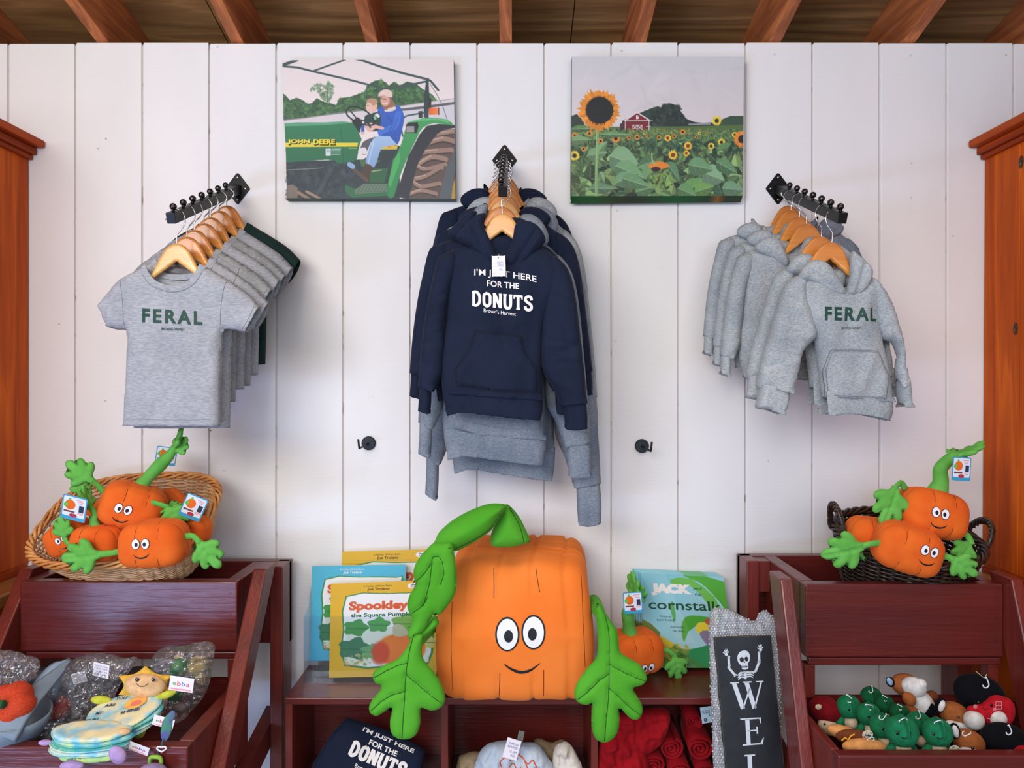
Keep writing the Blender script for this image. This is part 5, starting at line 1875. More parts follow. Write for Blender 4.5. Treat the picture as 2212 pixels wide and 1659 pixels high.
p.poly([(1316, 802), (1396, 800), (1396, 862), (1316, 862)], (150, 148, 148))
p.poly([(1545, 622), (1640, 620), (1636, 688), (1545, 690)], (226, 100, 40), 1, 0, (240, 140, 80), (1, 0))
p.line([(1642, 622), (1642, 686)], 10, (40, 40, 44))
p.poly([(1520, 350), (1546, 350), (1550, 520), (1540, 720), (1492, 716), (1496, 540)], (52, 66, 70))
p.poly([(1540, 520), (1572, 530), (1566, 620), (1536, 620)], (44, 50, 54))
p.line([(1280, 900), (1268, 800), (1300, 710), (1400, 685), (1500, 668)], 15, (58, 88, 84), 1, 4)
p.poly([(1440, 655), (1480, 650), (1480, 720), (1440, 720)], (50, 60, 60))
# seat, platform
p.poly([(1080, 990), (1230, 990), (1220, 1030), (1050, 1032)], (214, 186, 60))
p.ell(1145, 1000, 26, 16, (226, 140, 50))
p.poly([(1030, 1060), (1200, 1040), (1120, 1220), (980, 1220)], (40, 56, 60))
p.poly([(850, 1130), (1060, 1140), (960, 1210), (860, 1200)], (74, 120, 70), .8)
p.poly([(700, 1380), (780, 1420), (1120, 1380), (1120, 1490), (760, 1510), (690, 1440)], (46, 108, 70))
p.poly([(790, 1435), (880, 1370), (1120, 1370), (1110, 1450), (800, 1478)], (100, 122, 100))
for r_ in range(5):
    for k in range(9):
        p.ell(815 + k * 32 + r_ * 12, 1465 - r_ * 20, 9, 5, (56, 80, 66))
p.poly([(950, 1225), (1130, 1215), (1090, 1360), (940, 1360)], (44, 96, 62))
p.line([(960, 1250), (1060, 1235)], 10, (170, 170, 120))
# child and adult
p.poly([(1040, 900), (960, 920), (880, 960), (850, 1060), (910, 1080), (960, 960), (1040, 940)], (86, 88, 96), 1, 2)
p.poly([(1220, 960), (1180, 900), (1060, 890), (980, 930), (930, 1060), (905, 1170), (990, 1210), (1040, 1080), (1080, 1010), (1200, 990)], (164, 192, 222), 1, 2, (130, 160, 200), (0, 1))
p.line([(990, 950), (950, 1100), (930, 1180)], 12, (200, 218, 238), .6)
p.poly([(905, 1170), (975, 1205), (950, 1270), (920, 1340), (850, 1290), (870, 1240)], (74, 60, 50), 1, 2)
p.line([(790, 1230), (915, 1340)], 34, (96, 74, 60))
p.line([(745, 1180), (775, 1200)], 50, (140, 170, 200))
p.poly([(840, 1030), (900, 1010), (925, 1060), (900, 1078), (836, 1070)], (220, 214, 214), 1, 2)
p.poly([(836, 1100), (880, 1095), (880, 1130), (836, 1130)], (220, 218, 220))
p.poly([(1060, 610), (1130, 600), (1230, 590), (1275, 640), (1296, 720), (1270, 860), (1225, 985), (1150, 900), (1040, 895), (1050, 780), (1030, 660)], (52, 98, 190), 1, 2, (38, 84, 170), (0, 1))
p.line([(1240, 680), (1200, 800), (1060, 860)], 60, (62, 112, 204), 1, 4)
p.line([(1130, 700), (1180, 780), (1140, 850)], 8, (30, 66, 140), .8, 4)
p.line([(1230, 720), (1180, 840), (1080, 880)], 7, (30, 66, 140), .7, 4)
p.poly([(1100, 640), (1180, 600), (1220, 620), (1190, 650), (1120, 660)], (220, 206, 196), 1, 2)
p.poly([(1060, 500), (1150, 500), (1190, 560), (1220, 600), (1150, 620), (1110, 640), (1075, 590)], (150, 106, 84), 1, 2)
p.ell(1110, 550, 50, 56, (214, 164, 146))
p.line([(1085, 572), (1110, 582), (1132, 570)], 6, (240, 230, 226))
p.line([(1062, 528), (1118, 534)], 9, (100, 76, 70))
p.poly([(1040, 505), (1070, 450), (1130, 436), (1175, 460), (1184, 512), (1150, 512), (1090, 500)], (230, 200, 190), 1, 2)
p.line([(1040, 505), (1110, 500)], 10, (190, 160, 154))
p.poly([(905, 700), (960, 680), (1030, 660), (1066, 700), (1060, 780), (1030, 850), (930, 840), (900, 780)], (38, 66, 66), 1, 2)
p.poly([(1000, 690), (1030, 670), (1060, 700), (1040, 720)], (214, 220, 216))
p.ell(1005, 720, 18, 20, (120, 190, 160))
p.ell(975, 600, 60, 70, (226, 184, 166))
p.ell(978, 560, 62, 40, (186, 146, 116))
p.ell(948, 610, 36, 46, (230, 188, 170))
p.line([(930, 596), (946, 598)], 6, (90, 70, 66))
p.line([(920, 792), (950, 840), (1010, 800)], 34, (222, 178, 162), 1, 3)
p.line([(1080, 820), (990, 800), (965, 780)], 30, (226, 176, 160), 1, 3)
p.line([(885, 800), (880, 870)], 32, (52, 90, 170))
p.ell(880, 870, 20, 18, (224, 180, 164))
# steering wheel
ring = [(720, 640), (760, 610), (840, 615), (930, 660), (985, 720), (1000, 775), (960, 790), (880, 780), (790, 740), (730, 690), (720, 640)]
p.line(ring, 15, (36, 52, 52), 1, 4)
p.line([(745, 625), (830, 735)], 12, (36, 52, 52))
p.line([(820, 745), (990, 738)], 11, (36, 52, 52))
p.poly([(770, 750), (830, 710), (880, 740), (870, 800), (850, 870)], (34, 46, 48))
p.poly([(118, 1385), (170, 1380), (220, 1410), (225, 1460), (215, 1522), (118, 1522)], (120, 110, 96))
p.line([(230, 1460), (330, 1522)], 30, (150, 120, 98))
p.line([(310, 1450), (440, 1518)], 26, (160, 130, 106))
p.poly([(92, 1512), (1800, 1516), (1800, 1522), (92, 1522)], (40, 60, 56), .6)
p.a *= 1.0
p.a = p.a[::1]
p.a = (p.a[0::2, 0::2] + p.a[1::2, 0::2] + p.a[0::2, 1::2] + p.a[1::2, 1::2]) / 4
p.w, p.h = RW, RH
DC = D0 - 0.034
cv, pos1 = canvas('canvas photo of two people riding a green farm tractor, left of the centre arm', DC, (610, 130.5), (980, 128), (984, 430), (616, 429), p, side_col=(70, 86, 78), bot_col=(44, 66, 62))
def canvas_text(par, pos, word, cx0, cy0, cx1, cy1, x0, y0, x1, y1, m, off=0.0, lift=0.0008, nm='lettering'):
    vs, fs = fit_text(word, 0, 1, 0, 1, off=off)
    out = []
    for x, z in vs:
        u = (cx0 + x * (cx1 - cx0) - x0) / (x1 - x0)
        v = (cy1 + (1 - 0) * 0 - z * (cy1 - cy0) - y0) / (y1 - y0)
        q = pos(u, v)
        out.append((float(q[0]), float(q[1]) - lift, float(q[2])))
    MB().add(out, fs).build(nm, m, par)
m_yel = mat('yellow_decal', (232, 210, 64), 0.5, var=0.02)
m_dkg = mat('dark_green_shadow', (24, 48, 36), 0.5, var=0.02)
for (w_, a, b) in (('JOHN', 128, 350), ('DEERE', 386, 604)):
    canvas_text(cv, pos1, w_, a + 7, 936, b + 7, 992, 92, 140, 1800, 1522, m_dkg, 0.075, 0.0004, 'lettering_shadow')
    canvas_text(cv, pos1, w_, a, 930, b, 982, 92, 140, 1800, 1522, m_yel, 0.05, 0.0008)

# ---- right picture: sunflower field
p = Paint(118, 103, 1828, 1480, RW * 2, 298 * 2, (206, 202, 204))
p.poly([(118, 103), (1828, 103), (1828, 780), (118, 780)], (204, 204, 208), 1, 0, (218, 208, 208), (0, 1))
p.blobs([(118, 103), (1828, 103), (1828, 700), (118, 700)], 60, 60, 200, [(210, 204, 206), (200, 201, 206), (216, 210, 210)], .12, .3)
p.poly([(800, 660), (900, 620), (960, 600), (1010, 610), (1030, 580), (1100, 570), (1180, 590), (1200, 640), (1260, 720), (1340, 750), (1420, 760), (1828, 740), (1828, 820), (640, 830), (620, 740), (700, 700)], (46, 60, 56))
p.blobs([(820, 660), (960, 605), (1100, 575), (1190, 600), (1260, 730), (1300, 800), (900, 800)], 160, 12, 36, [(40, 56, 50), (62, 76, 66), (34, 46, 44)], .6)
p.poly([(1600, 730), (1700, 690), (1828, 690), (1828, 800), (1600, 800)], (60, 84, 66))
p.poly([(1280, 768), (1500, 762), (1500, 776), (1280, 780)], (160, 160, 164))
p.poly([(118, 690), (170, 670), (240, 740), (260, 820), (118, 830)], (50, 66, 58))
p.poly([(118, 800), (1828, 790), (1828, 1480), (118, 1480)], (84, 116, 74))
p.poly([(1000, 800), (1828, 780), (1828, 830), (1000, 830)], (86, 112, 62))
# barn
p.poly([(650, 736), (772, 652), (892, 732), (892, 835), (648, 832)], (122, 44, 48))
p.poly([(640, 735), (770, 648), (900, 730), (892, 738), (770, 662), (650, 742)], (222, 218, 218))
p.line([(652, 738), (892, 736)], 7, (222, 218, 218))
p.line([(652, 738), (652, 830)], 7, (222, 218, 218))
p.line([(889, 738), (889, 830)], 7, (222, 218, 218))
p.poly([(600, 770), (650, 742), (648, 832), (600, 835)], (70, 50, 52))
for a, b in (((728, 782), (820, 782)), ((728, 782), (728, 828)), ((820, 782), (820, 828)), ((774, 782), (774, 828)), ((728, 782), (774, 826)), ((774, 782), (728, 826)), ((774, 782), (820, 826)), ((820, 782), (774, 826))):
    p.line([a, b], 6, (226, 222, 222))
p.line([(862, 795), (905, 793)], 5, (222, 218, 218))
p.line([(895, 745), (925, 730)], 5, (222, 218, 218))
# field texture
GR_ = [(92, 128, 78), (120, 156, 96), (70, 104, 66), (140, 170, 104), (54, 84, 60), (104, 142, 90)]
p.blobs([(600, 818), (1828, 818), (1828, 960), (118, 960), (118, 840)], 1500, 5, 14, GR_ + [(48, 60, 46), (150, 150, 70)], .8)
for k in range(90):
    x, y = p.rs.uniform(700, 1500), p.rs.uniform(820, 870)
    p.ell(x, y, 8, 8, (190, 180, 70), .8)
    p.ell(x, y, 5, 5, (44, 50, 40), .9)
p.blobs([(118, 940), (1828, 940), (1828, 1480), (118, 1480)], 1200, 14, 44, [(52, 82, 62), (38, 62, 52), (74, 108, 74), (30, 50, 46)], .7)
for k in range(420):
    y = 880 + 600 * (k / 420.0) ** 0.9
    sc = 22 + (y - 870) * 0.17
    c = GR_[p.rs.randint(len(GR_))]
    leaf_poly(p, p.rs.uniform(90, 1828), y, sc * p.rs.uniform(.8, 1.7), p.rs.uniform(0, 2 * PI), p.rs.uniform(.28, .5), np.array(c) * p.rs.uniform(.5, 1.1), (150, 182, 128))
# sunflowers in the field
for (x, y, r, cc) in [(155, 885, 38, 0), (300, 860, 34, 0), (560, 912, 46, 0), (772, 900, 30, 0), (865, 888, 20, 0), (990, 902, 24, 0), (1076, 908, 38, 1), (1140, 892, 24, 0), (1226, 848, 30, 0), (1360, 900, 18, 0), (1278, 985, 46, 1), (1262, 1058, 34, 1), (1130, 1075, 52, 1), (1508, 988, 38, 2), (1562, 738, 54, 2), (1610, 950, 40, 2), (410, 938, 32, 0), (150, 1080, 56, 2), (1740, 875, 30, 2), (240, 1015, 26, 0), (690, 905, 22, 0), (1390, 860, 18, 2)]:
    sunflower(p, x, y, r, [(226, 142, 50), (240, 190, 60), (232, 206, 70)][cc], [(40, 34, 32), (120, 64, 36), (46, 44, 34)][cc], cr=.42)
sunflower(p, 1815, 920, 92, (230, 136, 50), (44, 34, 32), 18, .45)
p.poly([(1560, 1010), (1620, 960), (1700, 960), (1680, 1000), (1600, 1025)], (96, 140, 90), 1, 2)
# big leaves
for (x, y, L, a, w, c) in [(500, 1080, 330, 0.35, .40, (120, 158, 118)), (280, 1080, 200, -.15, .34, (112, 150, 108)), (118, 930, 190, -.05, .26, (116, 150, 104)), (118, 820, 260, -.05, .14, (84, 122, 74)), (420, 870, 300, .02, .1, (96, 140, 90)), (300, 1400, 280, .0, .2, (90, 128, 96)), (560, 1180, 330, .4, .3, (108, 150, 104)),
                           (1260, 1440, 240, -.6, .38, (96, 142, 80)), (1430, 1250, 230, .35, .5, (124, 160, 124)), (1280, 1170, 260, 0.2, .36, (100, 142, 100)), (1560, 1140, 240, .5, .3, (90, 132, 92)), (1620, 1400, 230, .1, .34, (104, 142, 108)), (1350, 1440, 200, -.3, .4, (104, 148, 76)),
                           (760, 1440, 220, -.3, .36, (94, 136, 90)), (560, 1350, 260, -.4, .3, (106, 148, 108)), (950, 1130, 200, 2.8, .4, (98, 142, 98)), (1060, 1150, 220, .9, .3, (84, 124, 88)), (620, 1300, 300, .3, .24, (98, 140, 98)), (1180, 1400, 200, .4, .4, (92, 138, 84)), (860, 1300, 200, -.9, .4, (100, 144, 96))]:
    leaf_poly(p, x, y, L, a, w, c, (160, 190, 150))
for k in range(70):
    p.ell(p.rs.uniform(900, 1130), p.rs.uniform(1220, 1400), 14, 12, (134, 164, 76), .7)
for k in range(16):
    a = -2.9 + k * 0.17
    p.line([(990, 1215), (990 + 100 * math.cos(a), 1205 + 60 * math.sin(a))], 18, (232, 134, 46), .95)
p.ell(960, 1215, 50, 26, (50, 34, 34))
p.line([(920, 1060), (925, 1130), (960, 1165)], 14, (150, 180, 120), 1, 3)
p.line([(372, 800), (378, 900), (374, 1050), (368, 1250), (372, 1480)], 30, (128, 164, 104), 1, 3)
p.line([(366, 800), (370, 1050), (360, 1480)], 8, (170, 196, 140), .7, 3)
p.line([(380, 940), (300, 850)], 8, (120, 160, 96))
p.line([(380, 1120), (460, 1060)], 10, (110, 150, 96))
leaf_poly(p, 390, 1030, 130, -.8, .3, (120, 160, 110))
leaf_poly(p, 400, 1240, 110, 1.1, .34, (120, 154, 112))
sunflower(p, 392, 632, 232, (236, 146, 48), (34, 34, 36), 30, .60)
for k in range(40):
    a = p.rs.uniform(0, 6.28)
    p.line([(402 + 128 * math.cos(a), 636 + 128 * math.sin(a)), (402 + 146 * math.cos(a), 636 + 146 * math.sin(a))], 5, (70, 44, 30))
p.ell(402, 636, 134, 131, (30, 34, 36), 1, 0, .05)
p.blobs([(300, 560), (500, 560), (500, 720), (300, 720)], 140, 3, 8, [(54, 52, 50), (38, 44, 44)], .6)
p.a = (p.a[0::2, 0::2] + p.a[1::2, 0::2] + p.a[0::2, 1::2] + p.a[1::2, 1::2]) / 4
p.w, p.h = RW, 298
cv2, pos2 = canvas('canvas photo of a sunflower field with a red barn, right of the centre arm', DC - 0.006, (1235.5, 122), (1607, 122), (1604, 423), (1234, 424), p, side_col=(196, 196, 192), bot_col=(210, 206, 204))
canvas_text(cv2, pos2, 'B', 760, 684, 786, 722, 118, 103, 1828, 1480, f_ink, 0.02)
# printed wrap along the lower edge, tilted into view because the canvas leans out at its foot
low = Paint(0, 0, 100, 10, 120, 8, (30, 60, 42))
for i in range(120):
    u = i / 120
    c = (24 + 22 * math.sin(u * 5) ** 2, 58 + 26 * math.sin(u * 6 + 1) ** 2, 40)
    if .80 < u < .90:
        f = 1 - abs(u - .85) / .05
        c = tuple(a * (1 - f) + b * f for a, b in zip(c, (140, 92, 40)))
    low.a[:, i] = c
q0, q1 = P(1234, 424, DC - .006), P(1604, 423, DC - .006)
q2, q3 = P(1600, 437, DC + 0.012), P(1232, 440, DC + 0.012)
c0 = cv2.location
def posl(U, V):
    r = []
    for k in range(3):
        r.append((1 - V) * ((1 - U) * q0[k] + U * q1[k]) + V * ((1 - U) * q3[k] + U * q2[k]) - c0[k])
    return r
print_mesh('wrapped_edge', low, posl, m_print, cv2)

# ------------------------------------------------------------------ books
def book(name, label, corners, D, lean, paint, thick=0.010, group=None, edge=(236, 230, 214), cover=(222, 176, 40), texts=()):
    """corners TL, TR, BR, BL in photo px. D at the bottom edge, lean = extra depth at the top"""
    ds = (D + lean, D + lean, D, D)
    q = [P(x, y, d) for (x, y), d in zip(corners, ds)]
    c = (q[2] + q[3]) / 2
    t = thing(name, label, 'book', c, group=group)
    q = [v - c for v in q]
    n = (q[1] - q[0]).cross(q[3] - q[0]).normalized()
    if n.y > 0:
        n = -n
    def pos(U, V, off=0.0004):
        r = []
        for k in range(3):
            r.append((1 - V) * ((1 - U) * q[0][k] + U * q[1][k]) + V * ((1 - U) * q[3][k] + U * q[2][k]) + n[k] * off)
        return r
    mb = MB()
    bk = [v - n * thick for v in q]
    mb.add([tuple(v) for v in q] + [tuple(v) for v in bk], [(0, 3, 2, 1), (4, 5, 6, 7), (0, 1, 5, 4), (1, 2, 6, 5), (2, 3, 7, 6), (3, 0, 4, 7)])
    mb.build('book_block', mat('book_edge_%d_%d' % (cover[0], cover[1]), cover, 0.3, var=0.03, coat=0.5), t)
    pm = print_mesh('cover', paint, pos, m_cover, t)
    for k, (w_, x0, y0, x1, y1, m, off) in enumerate(texts):
        vs, fs = fit_text(w_, 0, 1, 0, 1, off=off)
        out = []
        for x, z in vs:
            u, v = x0 + x * (x1 - x0), y1 - z * (y1 - y0)
            r = pos(u, v, 0.0009 + 0.0002 * (k % 3))
            out.append(tuple(float(a) for a in r))
        MB().add(out, fs).build('cover_lettering', m, t)
    return t, pos

def farm_cover(bgc, light):
    p = Paint(0, 0, 100, 100, 240, 240, bgc)
    p.poly([(14, 14), (50, 12), (92, 13), (97, 16), (96, 60), (92, 88), (60, 90), (14, 88), (12, 50)], (60, 140, 70), 1, 2)
    p.poly([(15, 15), (50, 13), (91, 14), (95, 17), (94, 60), (90, 86), (60, 88), (15, 86), (13.5, 50)], (240, 242, 244), 1, 2)
    p.poly([(15, 50), (94, 46), (92, 86), (16, 86)], (216, 230, 206), .8)
    # leaves and a plain pumpkin
    for (x, y, L, a, w, c) in [(14, 42, 20, .1, .5, (60, 150, 60)), (36, 40, 18, 1.2, .5, (70, 160, 70)), (58, 38, 22, .6, .5, (120, 176, 60)), (10, 62, 26, .3, .5, (50, 120, 80)), (74, 46, 22, .9, .4, (80, 150, 80)), (30, 68, 18, .8, .4, (110, 170, 110)), (82, 60, 16, 1.4, .4, (200, 200, 110))]:
        p.poly(smooth_poly([(x + L * (.5 + .55 * math.cos(b) * (1 + .18 * math.cos(5 * b + a))), y + L * (.3 + .42 * math.sin(b) * (1 + .18 * math.cos(5 * b + a)))) for b in [k * PI / 8 for k in range(16)]], 2), c, .95)
        p.line([(x, y + L * .3), (x + L, y + L * .35)], .7, (36, 90, 50), .7)
    p.ell(66, 72, 24, 18, (232, 120, 36), 1, 0, .1)
    for dx, w in ((-14, 8), (-5, 8), (6, 8), (15, 7)):
        p.ell(66 + dx, 72, w, 17, (244, 140, 50), .5, 0, .5)
    p.ell(47, 75, 10, 14, (214, 70, 34), .9, 0, .3)
    p.poly([(60, 58), (58, 48), (63, 45), (70, 50), (72, 57)], (190, 190, 150), 1, 2)
    p.blobs([(14, 76), (40, 76), (40, 88), (14, 88)], 30, 1, 3, [(230, 200, 120), (120, 170, 90), (200, 160, 120)], .8)
    return p
m_ttl = mat('orange_title_ink', (216, 92, 40), 0.4, var=0.03)
m_sub = mat('green_title_ink', (24, 104, 66), 0.4, var=0.03)
m_brn = mat('brown_title_ink', (84, 60, 20), 0.4, var=0.03)
m_redk = mat('red_title_ink', (200, 36, 50), 0.4, var=0.03)
m_wht = mat('white_title_ink', (236, 240, 244), 0.4, var=0.02)
def farm_texts(m_top):
    return [('A Holiday Hill Farm Book', .30, .028, .56, .048, m_top, .0), ('Joe Troiano', .335, .055, .54, .085, m_top, .015),
            ('Spookley', .17, .20, .72, .285, m_ttl, .05), ('the Square Pumpkin', .19, .325, .78, .365, m_sub, .03)]
yb = (228, 180, 36)
bb = (82, 184, 214)
def oval_logo(t, pos):
    for nm, m, r, o_ in (('logo_oval', m_wht, (.055, .030), .0010),):
        vs, fs = disc2(0, 0, r[0], r[1], 24)
        out = [tuple(float(a) for a in pos(.76 + x, .050 - z, o_)) for x, z in vs]
        MB().add(out, fs).build(nm, m, t)
    for w_, x0, y0, x1, y1, m in (('Disney', .735, .030, .79, .046, f_blackt), ('JUNIOR', .735, .052, .80, .072, m_redk)):
        vs, fs = fit_text(w_, 0, 1, 0, 1, off=.03)
        out = [tuple(float(a) for a in pos(x0 + x * (x1 - x0), y1 - z * (y1 - y0), .0014)) for x, z in vs]
        MB().add(out, fs).build('logo_lettering', m, t)
t_, ps_ = book('picture_book', 'yellow farm picture book in front of the clear holder, left of the big pumpkin', [(715, 1261), (950, 1253), (943, 1459), (711, 1464)], 2.115, 0.025, farm_cover(yb, 0), texts=farm_texts(m_brn), cover=(226, 178, 44))
oval_logo(t_, ps_)
t_, ps_ = book('picture_book', 'sky blue farm picture book standing left behind the front yellow one', [(674, 1223), (876, 1220), (878, 1424), (669, 1428)], 2.155, 0.025, farm_cover(bb, 0), texts=farm_texts(m_wht), cover=(90, 190, 216))
t_, ps_ = book('picture_book', 'yellow farm picture book standing furthest back against the planks', [(739, 1192), (965, 1186), (966, 1400), (737, 1404)], 2.195, 0.025, farm_cover(yb, 0), texts=farm_texts(m_brn), cover=(232, 190, 80))
oval_logo(t_, ps_)

# beanstalk style book and its copies
def stalk_cover():
    p = Paint(0, 0, 100, 115, 210, 240, (150, 208, 226))
    p.poly([(0, 0), (100, 0), (100, 115), (0, 115)], (120, 196, 214), 1, 0, (196, 226, 232), (.5, .5))
    p.poly([(0, 62), (45, 92), (45, 115), (0, 115)], (214, 190, 60))
    p.poly([(0, 56), (20, 72), (12, 84), (0, 80)], (110, 130, 60), 1, 2)
    p.poly([(50, 0), (100, 6), (100, 60), (96, 40), (84, 22), (70, 8)], (88, 176, 60), 1, 2)
    p.poly([(36, 6), (60, 4), (86, 26), (92, 50), (84, 60), (78, 36), (60, 14), (40, 14)], (110, 190, 70), .9, 2)
    p.poly([(66, 50), (50, 52), (44, 66), (46, 84), (52, 70), (70, 58), (84, 54)], (84, 172, 60), 1, 2)
    p.poly([(100, 70), (78, 84), (52, 92), (36, 90), (40, 84), (34, 94), (50, 104), (60, 115), (100, 115)], (54, 150, 92), 1, 2)
    p.poly([(20, 92), (40, 96), (60, 108), (64, 115), (10, 115)], (80, 140, 70), .8, 2)
    p.poly([(34, 36), (37, 34), (39, 50), (37, 60), (34, 48)], (80, 166, 80), 1, 2)
    p.blobs([(20, 88), (50, 88), (50, 106), (20, 106)], 50, 2, 5, [(60, 110, 50), (130, 160, 70), (210, 180, 70)], .5)
    p.ell(80, 62, 7, 6.5, (236, 190, 160))
    p.ell(79, 57, 8, 5, (190, 100, 50))
    p.ell(68, 66, 8, 9, (236, 216, 70))
    p.poly([(64, 72), (74, 68), (82, 82), (76, 90), (70, 84)], (140, 130, 160), 1, 2)
    p.ell(86, 72, 8, 9, (60, 110, 170))
    p.poly([(0, 0), (30, 0), (58, 84), (40, 84)], (255, 255, 255), .10)
    return p
sc_ = stalk_cover()
m_cloud = mat('cloud_lettering', (242, 236, 232), 0.4, var=0.02)
m_vine = mat('vine_lettering', (30, 76, 46), 0.4, var=0.05)
m_grey_t = mat('grey_lettering', (50, 80, 84), 0.4, var=0.05)
fr_t = [('JACK', .12, .10, .60, .23, m_cloud, .09), ('and', .62, .115, .72, .15, m_grey_t, .0), ('the', .63, .18, .71, .22, m_grey_t, .0), ('cornstalk', .08, .27, .93, .375, m_vine, .012),
        ('Written by', .20, .44, .34, .462, m_grey_t, .0), ('Aaron Burakoff', .165, .475, .37, .50, m_grey_t, .0), ('Illustrated by', .32, .55, .48, .572, m_grey_t, .0), ('Izzy Bean', .345, .59, .47, .612, m_grey_t, .0)]
for k in range(6):
    off = k * 3.4
    lab = ['blue and green cornstalk story book, front copy of the right-hand row, cover fully seen'] + ['%s copy of the cornstalk story book, counting back from the front one' % w_ for w_ in ('second', 'third', 'fourth', 'fifth', 'rearmost')]
    tiny = Paint(0, 0, 100, 115, 40, 46, (130, 200, 212))
    tiny.a[:] = sc_.a[::5, ::5][:46, :40][:tiny.h, :tiny.w] if sc_.a[::5, ::5].shape[0] >= 46 else tiny.a
    book('story_book', lab[k], [(1383 - off, 1238 - off * .55), (1563 - off, 1247 - off * .6), (1588 - off, 1443), (1392 - off, 1442)], 2.185 + 0.0068 * k, 0.012, sc_ if k == 0 else tiny, thick=0.006,
         group=None if k == 0 else 'rear copies of the cornstalk story book', texts=fr_t if k == 0 else (), cover=(150, 204, 210))

# ------------------------------------------------------------------ clear tiered book holder
m_acr = film('clear_acrylic', (0.93, 0.96, 1.0), 0.02, 0.05, 0.0, edge=0.3)
hx0, hx1 = -0.575, -0.30
t = thing('acrylic_holder', 'clear stepped acrylic book holder under the left-hand picture books', 'holder', (-0.44, -0.15, ZS))
def hb(*q):
    return MB().box(q[0] + .44, q[1] + .44, q[2] + .15, q[3] + .15, q[4], q[5])
hb(-.590, -.18, -.142, -.012, .0006, .003).build('holder_base', m_acr, t)
hb(-.590, -.18, -.144, -.142, .0006, .19).build('front_lip', m_acr, t)
hb(-.590, -.18, -.101, -.099, .003, .05).build('step_wall', m_acr, t)
hb(-.590, -.18, -.030, -.028, .003, .20).build('back_wall', m_acr, t)
MB().prism_x([(.006, .0006), (.136, .0006), (.136, .27), (.10, .27), (.055, .22), (.05, .205), (.006, .19)], -.152, -.150).build('side_wall', m_acr, t)
